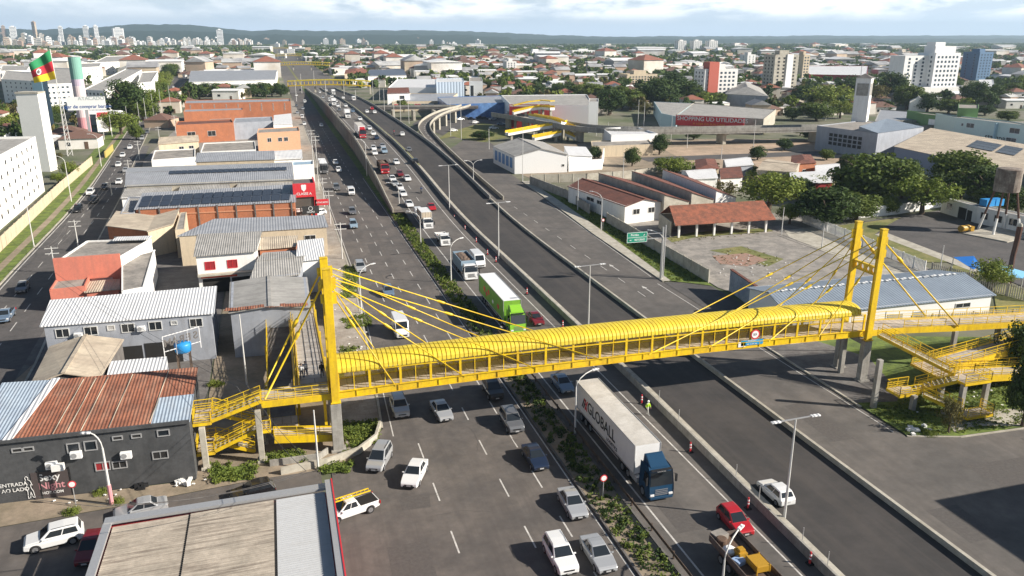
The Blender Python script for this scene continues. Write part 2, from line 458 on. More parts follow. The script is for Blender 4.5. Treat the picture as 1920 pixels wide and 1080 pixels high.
g = MB(); ribbon(g, lambda y: lerp([(78, 8.35), (95, 9.35), (135, 10.85), (240, 11.15), (300, 12.9), (560, 13.4)], y) - .15, lambda y: lerp([(78, 8.35), (95, 9.35), (135, 10.85), (240, 11.15), (300, 12.9), (560, 13.4)], y) + .12, frange(78, 560, 12), .14)
struct('kerb', g, 'concrete_lt')
area('yard', [(-32, 84), (-10.2, 84), (-10.2, 190), (-38, 240), (-34, 120)], 0.012, 'concrete_dk')
area('yard', [(-10.1, 150.2), (5.8, 150.2), (6.4, 240), (7.4, 300), (8.3, 560), (-42, 560), (-44, 300), (-38, 240)], 0.016, 'slab')
for k, pts in enumerate(([(395, 880), (480, 872), (475, 900), (400, 905)], [(655, 655), (670, 655), (668, 665), (650, 672), (632, 690), (620, 700), (618, 730), (640, 735)], [(632, 795), (705, 790), (708, 830), (660, 840)], [(500, 850), (570, 848), (575, 865), (500, 868)], [(600, 872), (660, 868), (650, 885), (605, 890)])):
 area('grass_patch', PX(pts), 0.075 + .004 * k, 'grass')
BX = lambda y: lerp([(40, 38.1), (52, 38.3), (80, 39.0), (140, 39.2), (200, 38.9), (700, 38.7)], y)
WL = lambda y: lerp([(183, 25.0), (300, 27.2), (700, 27.2)], y)
ys = frange(20, 160, 20) + frange(168, 700, 8)
g = MB(); ribbon(g, 27.6, lambda y: BX(y), ys, lambda y: zr(y) + .002); struct('road', g, 'asphalt_mid')
g = MB(); ribbon(g, lambda y: BX(y) + 1.22, 50.0, ys, lambda y: zr(y) + .002); struct('road', g, 'asphalt_new')
ys2 = frange(700, 3600, 100)
g = MB(); ribbon(g, 12, 62, ys2, -.01); struct('road', g, 'asphalt_mid')
g = MB(); ribbon(g, 62, 66, ys2, .02); ribbon(g, 25, 27, ys2, .02); ribbon(g, -12, 8, frange(700, 1500, 100), .02); struct('grass_verge', g, 'grass_dry')
g = MB(); ribbon(g, lambda y: BX(y) + .2, lambda y: BX(y) + 1.2, ys, lambda y: zr(y) + .36); struct('central_reservation', g, 'concrete_lt')
g = MB(); ribbon(g, lambda y: BX(y) + .35, lambda y: BX(y) + 1.1, frange(232, 640, 8), lambda y: zr(y) + .38); struct('grass_verge', g, 'grass_dry')
g = MB(); ribbon(g, 24.4, 27.3, frange(20, 186, 20), .12); struct('planted_bed', g, 'dirt')
g = MB()
for x in (24.33, 27.42): g.bar((x, 20, .08), (x, 186, .08), .18, .2)
struct('kerb', g, 'concrete_dk')
area('embankment_foot', [(24.4, 186), (26.5, 186), (27.0, 690), (24.4, 690)], .05, 'grass')
RX = [(20, 120), (55.9, 120), (58.2, 92), (59, 66), (60.6, 61), (61.0, 68), (61.2, 77), (61.7, 122), (63.2, 155), (65.8, 190), (68, 221), (72, 250), (66, 285), (62, 300)]
area('road', [(50.35, 20)] + [(b, a) for a, b in RX[:1]] + [(120, 56), (92, 58), (66.2, 59), (60.9, 60.8), (60.9, 68), (61.1, 77), (61.7, 122), (63.2, 155), (65.8, 190), (67.6, 221), (69, 250), (60, 300), (56, 300), (55.3, 196), (50.35, 196)], 0.0, 'asphalt_mid')
area('road', [(61.4, 95), (68.4, 95), (68.4, 116), (61.75, 118.5)], 0.006, 'asphalt_dk')
area('pavement', [(61.75, 118.6), (63.1, 118.6), (65.6, 148), (68.3, 190), (70, 221), (67.7, 221), (65.9, 190), (63.3, 155)], .13, 'concrete_lt')
g = MB()
kp = [(61.72, 118.6), (63.25, 155), (65.85, 190), (67.65, 221)]
for a, b in zip(kp, kp[1:]): g.bar((*a, .08), (*b, .08), .2, .17)
kp = [(61.05, 68), (61.2, 77), (61.4, 95)]
for a, b in zip(kp, kp[1:]): g.bar((*a, .08), (*b, .08), .25, .17)
kp = [(61.0, 60.8), (66.2, 59.1), (78, 58.6), (92, 58.1)]
for a, b in zip(kp, kp[1:]): g.bar((*a, .05), (*b, .05), .25, .1)
struct('kerb', g, 'concrete_lt')
area('grass_verge', [(63.2, 118.6), (68.6, 114), (70, 136), (72.0, 167.7), (71.4, 195), (70.2, 221), (68.4, 190), (65.7, 148)], .09, 'grass')
area('grass_island', [(61.15, 61), (66.2, 59.3), (78, 58.8), (96, 58.3), (120, 58), (120, 72), (92, 82), (78, 86.5), (61.6, 93), (61.3, 77)], .08, 'grass')
area('bare_ground', [(61.3, 69), (66, 68), (68, 70), (72, 80), (68, 90), (61.6, 94)], .10, 'concrete_dk')  # shade of the ramps and trees put into this dark ground colour
area('footpath', PX([(1760, 770), (1920, 768), (1920, 800), (1830, 800), (1790, 812), (1770, 785)]), .11, 'concrete_lt')
area('lot', [(69, 113), (73, 98), (90, 99), (110, 100), (118, 158), (104, 170), (84, 171), (74, 168), (70.5, 136)], .03, 'slab')
area('drive', PX([(1470, 432), (1530, 425), (1700, 500), (1780, 525), (1690, 528), (1640, 512), (1480, 445)]), .05, 'concrete_lt')
area('dry_grass', PX([(1330, 470), (1390, 462), (1440, 478), (1470, 486), (1440, 500), (1370, 478)]), .055, 'grass_dry')
M['broken_tiles'] = mat('broken_red_floor_tiles', (0.36, 0.20, 0.15), .9, noise=.3, scale=1.5, col2=(.27, .20, .15))
area('old_floor', PX([(1335, 480), (1400, 475), (1440, 488), (1400, 500), (1350, 495)]), .062, 'broken_tiles')
area('grass_strip', PX([(1250, 447), (1300, 436), (1440, 428), (1450, 434), (1300, 446), (1260, 455)]), .065, 'grass_dry')
area('yard', PX([(1540, 432), (1640, 412), (1760, 395), (1925, 430), (1925, 540), (1800, 490), (1740, 480)]), .03, 'asphalt_dk')
area('grass_strip', PX([(1560, 425), (1690, 408), (1660, 425), (1640, 440), (1720, 462), (1800, 492), (1740, 492), (1580, 440)]), .05, 'grass_dry')
area('footpath', PX([(1640, 440), (1660, 436), (1840, 505), (1830, 512)]), .07, 'concrete_lt')
area('bare_ground', PX([(1750, 520), (1800, 490), (1925, 545), (1925, 640), (1870, 590), (1862, 545)]), .06, 'grass_dry')
area('bare_ground', [(72, 222), (66, 300), (90, 300), (160, 300), (210, 285), (215, 240), (150, 215), (116, 195), (90, 222)], .02, 'dirt')
M['sand'] = mat('sandy_ground', (0.45, 0.33, 0.235), .95, noise=.2, scale=.08, col2=(0.33, 0.25, 0.175))
area('sandy_ground', [(128, 222), (215, 215), (300, 260), (250, 275), (140, 278)], .03, 'sand')
area('road', [(120, 246), (330, 236), (330, 246), (120, 256)], .045, 'asphalt_dk')
area('parking_lot', [(70, 330), (100, 345), (130, 395), (120, 430), (78, 430), (64, 390)], .02, 'asphalt_dk')
area('roundabout_road', PX([(835, 285), (870, 262), (920, 268), (960, 300), (925, 320), (890, 315), (860, 300)]), .03, 'asphalt_mid')
area('grass_verge', PX([(820, 262), (850, 256), (900, 268), (960, 255), (958, 240), (905, 230), (840, 248)]), .024, 'grass_dry')
g = MB()
DASH = {11.5: (20, 76), 14.4: (120, 420), 17.7: (20, 420), 21.1: (20, 420)}
for x, (a, b) in DASH.items():
 y = a + (x * 3.7) % 4
 while y < b: g.poly([(x - .07, y, .005), (x + .07, y, .005), (x + .07, y + 3.2, .005), (x - .07, y + 3.2, .005)]); y += 8.0
ribbon(g, lambda y: lerp([(76, 9.2), (95, 9.9), (135, 11.3), (240, 11.6), (300, 13.4), (560, 13.9)], y), lambda y: lerp([(76, 9.32), (95, 10.02), (135, 11.42), (240, 11.72), (300, 13.52), (560, 14.0)], y), frange(76, 420, 12), .005)
g.poly([(23.9, 20, .005), (24.02, 20, .005), (24.02, 240, .005), (23.9, 240, .005)])
ribbon(g, 29.0, 29.17, ys, lambda y: zr(y) + .008)
ribbon(g, 36.4, 36.55, ys, lambda y: zr(y) + .008)
for x in (32.7,):
 for y in frange(24, 640, 12):
  if not (40 < y < 92): ribbon(g, x - .06, x + .06, [y, y + 2, y + 4], lambda q: zr(q) + .008)
for y in frange(112, 200, 8): g.poly([(55.2, y, .007), (55.32, y, .007), (55.32, y + 3, .007), (55.2, y + 3, .007)])
ribbon(g, 60.3, 60.42, frange(62, 118, 8), .007)
g.poly([(61.0, 122, .007), (61.12, 122, .007), (65.0, 190, .007), (64.88, 190, .007)])
for y0 in (113, 127):   # faded lane arrows
 g.poly([(57.1, y0, .007), (57.3, y0, .007), (57.3, y0 + 3.2, .007), (57.1, y0 + 3.2, .007)])
 g.poly([(56.8, y0 + 3.21, .007), (57.6, y0 + 3.21, .007), (57.2, y0 + 4.6, .007)])
struct('lane_marking', g, 'paint_w')
M['tar'] = mat('tar_patch', (.095, .085, .078), .85, noise=.2, scale=.6)
M['patch'] = mat('pale_road_wear', (.185, .165, .145), .95, noise=.2, scale=.5)
g = MB()
random.seed(21)
for x, y, w, l in ((6, 52, 3.2, 5), (13.2, 43, 4.4, 7), (19.2, 90, 2.2, 5), (12.6, 118, 2.4, 4), (16, 150, 2, 9), (19.5, 205, 2.2, 9), (8, 62, 2.5, 2.2), (21.6, 128, 2, 6), (30, 52, 2.2, 6), (33.4, 66, 2, 4), (62, 50, 7, 4), (72, 54, 5, 3), (53, 62, 2.4, 9), (56.5, 88, 2, 12), (52.5, 44, 3, 5)):
 g.poly([(x + random.uniform(-.3, .3), y, .004), (x + w, y + random.uniform(-.3, .3), .004), (x + w + random.uniform(-.4, .4), y + l, .004), (x, y + l + random.uniform(-.4, .4), .004)])
struct('asphalt_patch', g, 'tar')
g = MB()
for k in range(30):
 x, y = random.uniform(2, 23), random.uniform(42, 150); x = max(x, 12) if y > 74 else x; p = Vector((x, y, .007)); a = random.choice((0, 1.57, 1.4, .2))
 for j in range(random.randint(4, 9)):
  q = p + Vector((math.cos(a) * .9, math.sin(a) * .9, 0)); a += random.uniform(-.4, .4); n = Vector((-math.sin(a), math.cos(a), 0)) * .035
  if q.x < 23.5: g.poly([p - n, q - n, q + n, p + n])
  p = q
struct('asphalt_crack', g, 'tar')
# --- barriers, viaduct, ramp
def wall_ribbon(mb, path, h, t, zf=None, m=0, base=None):
 """upright wall of thickness t along a list of (x, y, z) points; base: depth of its foot below z"""
 n = len(path)
 P3 = [Vector(p) for p in path]
 vs = []
 for i, p in enumerate(P3):
  d = (P3[min(i + 1, n - 1)] - P3[max(i - 1, 0)]); d.z = 0; d.normalize()
  r = Vector((d.y, -d.x, 0)) * (t / 2)
  zb = p.z if base is None else base
  vs += [(p.x - r.x, p.y - r.y, zb), (p.x + r.x, p.y + r.y, zb), (p.x + r.x, p.y + r.y, p.z + h), (p.x - r.x, p.y - r.y, p.z + h)]
 fs = []
 for i in range(n - 1):
  a, b = i * 4, i * 4 + 4
  fs += [(a, a + 1, b + 1, b), (a + 1, a + 2, b + 2, b + 1), (a + 2, a + 3, b + 3, b + 2), (a + 3, a, b, b + 3)]
 fs += [(0, 3, 2, 1), ((n - 1) * 4, (n - 1) * 4 + 1, (n - 1) * 4 + 2, (n - 1) * 4 + 3)]
 return mb.add(vs, fs, m)
yb = frange(30, 160, 13) + frange(168, 690, 9)
g = MB(); wall_ribbon(g, [(BX(y) + .1, y, zr(y)) for y in yb], .9, .2)
tag(g.build('concrete_barrier', 'concrete'), 'long grey concrete barrier dividing the jammed carriageway from the fresh black asphalt', 'barrier')
g = MB(); wall_ribbon(g, [(50.15, y, zr(y)) for y in frange(20, 190, 10)], .55, .34)
tag(g.build('concrete_barrier', 'concrete_lt'), 'low pale concrete barrier on the right edge of the fresh black asphalt', 'barrier')
vi = thing('viaduct', 'long concrete viaduct lifting the highway over the crossing road in the distance', 'viaduct', (38, 300, 0))
yv = frange(184, 690, 8)
g = MB()
for a, b in zip(yv, yv[1:]):      # left retaining wall, ground to deck
 g.add([(WL(a), a, 0), (WL(b), b, 0), (WL(b), b, zr(b) + .05), (WL(a), a, zr(a) + .05)], [(0, 1, 2, 3)])
 g.add([(WL(a), a, zr(a) - .02), (WL(b), b, zr(b) - .02), (27.62, b, zr(b) - .02), (27.62, a, zr(a) - .02)], [(0, 3, 2, 1)])
M['wall_stain'] = mat('stained_retaining_wall', (0.19, 0.165, 0.14), .95, noise=.2, scale=.25, col2=(0.12, 0.10, 0.085), stain=((.3, .3, .15), .6, (.07, .06, .055)))
g.build('retaining_wall', 'wall_stain', vi)
g = MB()
for a, b in zip(yv, yv[1:]): g.add([(50.3, a, 0), (50.3, b, 0), (50.3, b, zr(b) + .05), (50.3, a, zr(a) + .05)], [(3, 2, 1, 0)])
g.build('retaining_wall', 'wall_stain', vi)
g = MB(); wall_ribbon(g, [(WL(y) - .1, y, zr(y)) for y in yv], .95, .25); g.build('parapet', 'concrete_lt', vi)
g = MB(); wall_ribbon(g, [(50.2, y, zr(y)) for y in frange(191, 690, 8)], .95, .3); g.build('parapet', 'concrete', vi)
def deck(mb, path, w, th, m=0):
 n = len(path); P3 = [Vector(p) for p in path]; L, Rr = [], []
 for i, p in enumerate(P3):
  d = (P3[min(i + 1, n - 1)] - P3[max(i - 1, 0)]); d.z = 0; d.normalize()
  r = Vector((d.y, -d.x, 0)) * (w / 2); L.append(p - r); Rr.append(p + r)
 vs = []
 for a, b in zip(L, Rr): vs += [a, b, b - Vector((0, 0, th)), a - Vector((0, 0, th))]
 fs = []
 for i in range(n - 1):
  a, b = i * 4, i * 4 + 4
  fs += [(a, a + 1, b + 1, b), (a + 1, a + 2, b + 2, b + 1), (a + 2, a + 3, b + 3, b + 2), (a + 3, a, b, b + 3)]
 fs += [(0, 3, 2, 1), ((n - 1) * 4, (n - 1) * 4 + 1, (n - 1) * 4 + 2, (n - 1) * 4 + 3)]
 mb.add(vs, fs, m); return L, Rr
def spline(pts, k=8):
 P3 = [Vector(p) for p in pts]; out = []
 for i in range(len(P3) - 1):
  p0, p1, p2, p3 = P3[max(i - 1, 0)], P3[i], P3[i + 1], P3[min(i + 2, len(P3) - 1)]
  for j in range(k):
   t = j / k
   out.append(.5 * ((2 * p1) + (-p0 + p2) * t + (2 * p0 - 5 * p1 + 4 * p2 - p3) * t * t + (-p0 + 3 * p1 - 3 * p2 + p3) * t ** 3))
 out.append(P3[-1]); return out
rp_ = thing('exit_ramp', 'curved concrete ramp climbing beside the highway and bending right onto the overpass', 'ramp', (53, 250, 0))
path = spline([(52.8, 196, .03), (52.8, 225, 1.5), (52.9, 257, 3.5), (53.8, 290, 5.2), (56.0, 313, 5.9), (61, 335, 6.2), (69.5, 360, 6.3), (80, 384, 6.3), (90, 400, 6.3), (96, 412, 6.3)], 7)
g = MB(); L_, R_ = deck(g, path, 4.5, .7); g.build('deck', 'asphalt_mid', rp_)
g = MB(); wall_ribbon(g, [(p.x, p.y, p.z + .0) for p in R_], .95, .25); g.build('parapet', 'concrete_lt', rp_)
g = MB(); wall_ribbon(g, [(p.x, p.y, p.z + .0) for p in L_[14:]], .95, .25); g.build('parapet', 'concrete_lt', rp_)
g = MB(); wall_ribbon(g, [(p.x + .12, p.y, p.z - .02) for p in R_[:24]], 0, .06, base=-.05); g.build('retaining_wall', 'wall_stain', rp_)
for i in (27, 31, 35, 39, 43, 47, 52):
 p = path[i]
 g = MB(); g.box((p.x, p.y, (p.z - .7) / 2), (3.4, 1.0, p.z - .7), rz=-.9, m=0); g.build('pier', 'concrete_lt', rp_)
g = MB()
for p, q in zip(path[6::2], path[7::2]): g.bar(p + Vector((0, 0, .01)), q + Vector((0, 0, .01)), .12, .01)
g.build('lane_marking', 'paint_w', rp_)
cv = thing('overpass', 'concrete overpass on piers crossing behind the tiled roofs on the right', 'overpass', (150, 285, 0))
path = spline([(101, 366, 6.0), (107, 345, 5.9), (112, 320, 5.8), (121, 298, 5.6), (146, 286, 5.4), (207, 277, 5.4), (292, 264, 5.4), (420, 246, 5.4)], 7)
g = MB(); L_, R_ = deck(g, path, 9, 1.0); g.build('deck', 'concrete', cv)
xd = thing('overpass', 'dark crossing deck joining the top of the curved ramp to the viaduct', 'overpass', (75, 414, 0)); g = MB(); deck(g, [(50.6, 423, 6.1), (75, 417, 6.25), (102, 411, 6.25)], 9, 1.2); g.build('deck', 'concrete_dk', xd); g = MB(); wall_ribbon(g, [(50.6, 418.4, 6), (75, 412.4, 6.2), (90, 409, 6.2)], 1.0, .25); g.build('parapet', 'concrete', xd)
for x in (58, 68, 78, 88): g = MB(); g.box((x, 427 - .25 * x, 2.45), (1.2, 6, 4.9)); g.build('pier', 'concrete_lt', xd)
for S in (L_, R_):
 g = MB(); wall_ribbon(g, [(p.x, p.y, p.z - .3) for p in S], 1.3, .25); g.build('parapet', 'concrete', cv)
for i in range(3, len(path), 4):
 p = path[i]; g = MB(); g.box((p.x, p.y, p.z / 2 - .5), (1.4, 5.0, p.z - 1)); g.box((p.x, p.y, p.z - 1.32), (1.8, 8, .6)); g.build('pier', 'concrete_lt', cv)
gr = thing('guard_rail', 'rusty dark steel guard rail between planted bed and jammed carriageway', 'guard rail', (27.75, 60, 0))
M['rail_steel'] = mat('rusty_rail_steel', (.19, .14, .105), .6, metal=.4, noise=.25, scale=1.2, col2=(.10, .075, .06))
g = MB()
for z, o in ((.72, 0), (.62, .05), (.52, 0)): g.bar((27.75 + o, 44, z), (27.75 + o, 102, z), .05, .11)
g.build('rail', 'rail_steel', gr)
for y in frange(45, 101, 4):
 g = MB(); g.box((27.86, y, .37), (.10, .14, .74)); g.build('post', 'rail_steel', gr)
# --- yellow cable-stayed footbridge
M['mesh_screen'] = bpy.data.materials.new('expanded_metal_screen')
def _screen(m, col, open_):
 m.use_nodes = True; t = m.node_tree; b = t.nodes['Principled BSDF']
 b.inputs['Base Color'].default_value = (*col, 1); b.inputs['Roughness'].default_value = .6
 tr = t.nodes.new('ShaderNodeBsdfTransparent'); mx = t.nodes.new('ShaderNodeMixShader')
 g = t.nodes.new('ShaderNodeNewGeometry')
 n = t.nodes.new('ShaderNodeTexNoise'); n.inputs['Scale'].default_value = 40
 t.links.new(g.outputs['Position'], n.inputs['Vector'])
 r = t.nodes.new('ShaderNodeMapRange'); r.inputs[1].default_value = .3; r.inputs[2].default_value = .7
 r.inputs[3].default_value = open_ - .15; r.inputs[4].default_value = open_ + .15
 t.links.new(n.outputs[0], r.inputs[0]); t.links.new(r.outputs[0], mx.inputs[0])
 t.links.new(tr.outputs[0], mx.inputs[1]); t.links.new(b.outputs[0], mx.inputs[2])
 t.links.new(mx.outputs[0], t.nodes['Material Output'].inputs[0])
_screen(M['mesh_screen'], (.42, .27, .03), .62)
M['mesh_thin'] = bpy.data.materials.new('open_wire_screen'); _screen(M['mesh_thin'], (.62, .44, .03), .10)
M['bridge_floor'] = mat('bridge_floor_planks', (.55, .47, .38), .9, noise=.12, scale=.8, col2=(.43, .37, .30), tile=((.9, 3.4), (.55, .5, .45), .04, (0, 0, 0)))
M['ramp_floor'] = mat('ramp_floor_slabs', (.50, .46, .42), .9, noise=.1, scale=.8, col2=(.42, .38, .34), tile=((3.6, 1.5), (.35, .33, .3), .04, (0, 0, 0)))
FBX0, FBX1, YF, YBK = -3.4, 66.5, 75.0, 78.4
camber = lambda x: .35 * max(0.0, 1 - ((x - 35) / 31.0) ** 2)
zd = lambda x: 6.18 + camber(x)
fb = thing('footbridge', 'near yellow cable stayed footbridge with barrel canopy spanning all the lanes', 'footbridge', (3.6, 76.7, 0))
xs = frange(3.6, 66.4, 2.1)
g = MB()
for a, b in zip(xs, xs[1:]): g.add([(a, YF + .15, zd(a)), (b, YF + .15, zd(b)), (b, YBK - .15, zd(b)), (a, YBK - .15, zd(a)), (a, YF + .15, zd(a) - .12), (b, YF + .15, zd(b) - .12), (b, YBK - .15, zd(b) - .12), (a, YBK - .15, zd(a) - .12)], [(0, 1, 2, 3), (7, 6, 5, 4)])
g.build('deck', 'bridge_floor', fb)
def girder(y, x0, x1, z=None, step=2.1, h=.72):
 g = MB(); zz = z or (lambda x: zd(x) - .58)
 q = frange(x0, x1, step)
 for a, b in zip(q, q[1:]):
  za, zb = zz(a), zz(b)
  g.bar((a, y, za + .3), (b, y, zb + .3), .10, h - .1)
  g.bar((a, y, za + .3 + h / 2), (b, y, zb + .3 + h / 2), .30, .05)
  g.bar((a, y, za + .3 - h / 2), (b, y, zb + .3 - h / 2), .30, .05)
  g.box((a, y - .09, za + .3), (.05, .1, h - .12)); g.box((a, y + .09, za + .3), (.05, .1, h - .12))
 return g.build('girder', 'yellow', fb)
girder(YF, 3.6, 66.4); girder(YBK, 3.6, 66.4)
g = MB()
for x in frange(4.5, 66, 3.1): g.box((x, (YF + YBK) / 2, zd(x) - .32), (.14, YBK - YF - .3, .3))
g.build('floor_beam', 'yellow', fb)
NP = 12
def arch(x, grow=0.0):
 out = []
 for k in range(NP + 1):
  t = math.pi * k / NP
  c, s_ = math.cos(t), math.sin(t)
  y = (YF + YBK) / 2 - (1.80 + grow) * math.copysign(abs(c) ** .75, c)
  z = zd(x) + 2.20 + (0.98 + grow) * (s_ ** .8)
  out.append(Vector((x, y, z)))
 return out
cx = frange(3.9, 65.4, .46)
g = MB()
for i, x in enumerate(cx[:-1]):
 w = (cx[1] - cx[0])
 rows = [arch(x, -.09), arch(x + w * .13, -.09), arch(x + w * .17, .02), arch(x + w * .96, .02), arch(x + w, -.09)]
 vs = [p for r in rows for p in r]; n = NP + 1
 g.add(vs, [(r * n + k, (r + 1) * n + k, (r + 1) * n + k + 1, r * n + k + 1) for r in range(4) for k in range(NP)])
 g.add([arch(x + w * .15, .03)[0], arch(x + w * .95, .03)[0], arch(x + w * .95, .03)[0] - Vector((0, 0, .08)), arch(x + w * .15, .03)[0] - Vector((0, 0, .08))], [(0, 1, 2, 3)])
M['canopy'] = mat('yellow_canopy_sheet', (0.80, 0.63, 0.045), .5, noise=.12, scale=.6, col2=(.72, .55, .05), stain=((2.2, .5, .5), .4, (.45, .30, .04)))
cano = g.build('canopy', 'canopy', fb, smooth=False)
g = MB()
for x in cx[::2]:
 g.tube([p - Vector((0, 0, .05)) for p in arch(x, -.05)], .035, 5)
for y in (YF, YBK):
 g.bar((3.7, y, zd(3.7) + 2.1), (66.2, y, zd(66.2) + 2.1), .09, .12)
g.build('canopy_frame', 'yellow', cano)
px_ = frange(3.95, 66.1, 3.11)
gp = MB(); gp.box((0, 0, 1.06), (.24, .14, 2.12))
gs = MB(); gs.box((0, 0, 1.06), (.08, .07, 2.12))
mp_ = gp.build('post', 'yellow', fb, loc=(0, 0, 0)); ms_ = gs.build('post', 'yellow', fb, loc=(0, 0, 0))
FO = parent_loc(fb)
for y in (YF + .05, YBK - .05):
 for i, x in enumerate(px_):
  c = mp_.copy(); C.objects.link(c); c.parent = fb; c.location = Vector((x, y, zd(x))) - FO
  if i < len(px_) - 1:
   x2 = x + 1.55; c = ms_.copy(); C.objects.link(c); c.parent = fb; c.location = Vector((x2, y, zd(x2))) - FO
bpy.data.objects.remove(mp_); bpy.data.objects.remove(ms_)
for y, mm in ((YF + .1, 'mesh_thin'), (YBK - .1, 'mesh_screen')):
 g = MB()
 for a, b in zip(xs, xs[1:]): g.poly([(a, y, zd(a) + .05), (b, y, zd(b) + .05), (b, y, zd(b) + 2.1), (a, y, zd(a) + 2.1)])
 g.build('screen', mm, fb)
for y in (YF + .07, YBK - .07):
 g = MB()
 for z in ((1.05,) if y > 76 else (.08,)): g.bar((3.8, y, zd(3.8) + z), (35, y, zd(35) + z), .05, .05); g.bar((35, y, zd(35) + z), (66, y, zd(66) + z), .05, .05)
 g.build('handrail', 'yellow', fb)
def pylon(xb, yn, yf, zt, dx, lean):
 for y, off in ((yn, 0), (yf, 0)):
  base = Vector((xb, y, 5.3)); top = Vector((xb + dx, y, zt))
  g = MB()
  g.bar(base, top, .34, .62, up=(1, 0, 0))
  for s_ in (-1, 1): g.bar(base + Vector((0, s_ * .2, 0)), top + Vector((0, s_ * .2, 0)), .09, .78, up=(1, 0, 0))
  g.box(top + Vector((0, 0, .05)), (.8, .6, .08)); g.box(base + Vector((0, 0, .06)), (1.0, .8, .12))
  g.build('pylon_leg', 'yellow', fb, bevel=.02)
  for k, z in enumerate((zt - 1.4, zt - 2.9)):
   g = MB(); g.box((xb + dx * .95 + lean * .42, y, z), (.75, .10, 1.15)); g.box((xb + dx * .95 - lean * .42, y, z), (.6, .10, .9)); g.build('anchor_plate', 'yellow', fb)
 z0 = zt - 5.1; n = 4; span = yf - yn - .5
 g = MB(); w = span / n
 for k in range(n):
  cy = yn + .25 + w * (k + .5); r = w * .34; m_ = 20
  for sx in (-.12, .12):
   ring = [(xb + dx * .75 + sx, cy + r * math.cos(2 * math.pi * j / m_), z0 + r * math.sin(2 * math.pi * j / m_)) for j in range(m_)]
   sq = []
   for j in range(m_):
    c, s_ = math.cos(2 * math.pi * j / m_), math.sin(2 * math.pi * j / m_); q = max(abs(c), abs(s_))
    sq.append((xb + dx * .75 + sx, cy + w / 2 * c / q, z0 + .5 * s_ / q))
   g.add(ring + sq, [(j, (j + 1) % m_, m_ + (j + 1) % m_, m_ + j) for j in range(m_)])
 for s_ in (-.5, .5): g.box((xb + dx * .75, (yn + yf) / 2, z0 + s_), (.34, span, .06))
 g.build('cross_beam', 'yellow', fb)
pylon(3.55, 74.62, 78.78, 19.1, 0.0, 1)
pylon(66.2, 74.2, 78.5, 18.9, 0.15, -1)
for x in (3.5, 66.1):
 for y in ((74.6, 78.8) if x < 10 else (74.2, 78.5)):
  g = MB(); g.box((x, y, 2.62), (1.05, .75, 5.24)); g.box((x, y, .1), (1.5, 1.2, .3)); g.build('pier', 'concrete', fb, bevel=.03)
 g = MB(); g.box((x, (76.7 if x < 10 else 76.35), 4.95), (.7, 3.3, .55)); g.build('pier_cap', 'concrete', fb)
def cable(a, b, r=.062, tb=.42):
 a, b = Vector(a), Vector(b)
 g = MB(); g.tube([a, b], r, 7); c = g.build('stay_cable', 'yellow', fb, smooth=True)
 d = (b - a).normalized(); m_ = a.lerp(b, tb)
 g = MB(); g.tube([m_ - d * .55, m_ - d * .3, m_ + d * .3, m_ + d * .55], [r * 1.05, r * 2.3, r * 2.3, r * 1.05], 8); g.build('turnbuckle', 'yellow', c, smooth=True, origin=parent_loc(fb))
for y0, y1 in ((74.62, YF - .06), (78.78, YBK + .06)):
 for k, x in enumerate((9.6, 16.8, 24.4, 32.2)):
  cable((3.95, y0, 16.5 + .55 * k), (x, y1, zd(x) - .1), tb=(.30, .40, .40, .40)[k])
 cable((3.2, y0, 17.8), (-3.1, y0 + (.4 if y0 < 76 else -.4), 6.4), .095, .45)
for y0, y1 in ((74.2, YF - .06), (78.5, YBK + .06)):
 for k, x in enumerate((59.8, 53.0, 45.2, 37.8)):
  cable((65.95, y0, 16.3 + .5 * k), (x, y1, zd(x) - .1), tb=(.35, .45, .42, .4)[k])
cable((66.6, 74.2, 17.4), (79.8, 74.4, 5.6), .10, .2)
cable((66.6, 78.5, 17.4), (78.6, 78.6, 5.7), .10, .2)
def rail_run(mb, pts, h=1.05, post=1.6, rails=(.12, .38, .62, 1.05), w=.05):
 """railing along a polyline"""
 for a, b in zip(pts, pts[1:]):
  a, b = Vector(a), Vector(b); n = max(1, int(round((b - a).length / post)))
  for i in range(n + 1):
   p = a.lerp(b, i / n); mb.box((p.x, p.y, p.z + h / 2), (w * 1.2, w * 1.2, h))
  for z in rails: mb.bar(a + Vector((0, 0, z)), b + Vector((0, 0, z)), w, w if z < h else w * 1.3)
def flight(par, a, b, w, rail=True, steps=None):
 """straight stair flight from a (low) to b (high): treads, stringers and two railings"""
 a, b = Vector(a), Vector(b); d = b - a; n = steps or max(4, int(round(d.z / .17)))
 hd = Vector((d.x, d.y, 0)); run = hd.length; hd.normalize(); side = Vector((hd.y, -hd.x, 0))
 rz = math.atan2(hd.y, hd.x)
 g = MB()
 for i in range(n):
  p = a + hd * (run * (i + .5) / n) + Vector((0, 0, d.z * (i + 1) / n))
  g.box(p - Vector((0, 0, .04)), (run / n + .03, w, .07), rz=rz)
  g.box(p - Vector((0, 0, .04 + d.z / n / 2)) - hd * run / n / 2, (.03, w, d.z / n), rz=rz)
 st = g.build('stair', 'concrete_lt', par)
 for s_ in (-1, 1):
  o = side * (s_ * (w / 2 + .04))
  g = MB(); g.bar(a + o + Vector((0, 0, .02)), b + o + Vector((0, 0, .02)), .09, .30); g.build('stringer', 'yellow', par)
  if rail:
   g = MB(); rail_run(g, [a + o + Vector((0, 0, .1)), b + o + Vector((0, 0, .1))]); g.build('railing', 'yellow', par)
   g = MB(); g.add([a + o + Vector((0, 0, .2)), b + o + Vector((0, 0, .2)), b + o + Vector((0, 0, 1.0)), a + o + Vector((0, 0, 1.0))], [(0, 1, 2, 3)]); g.build('screen', 'mesh_thin', par)
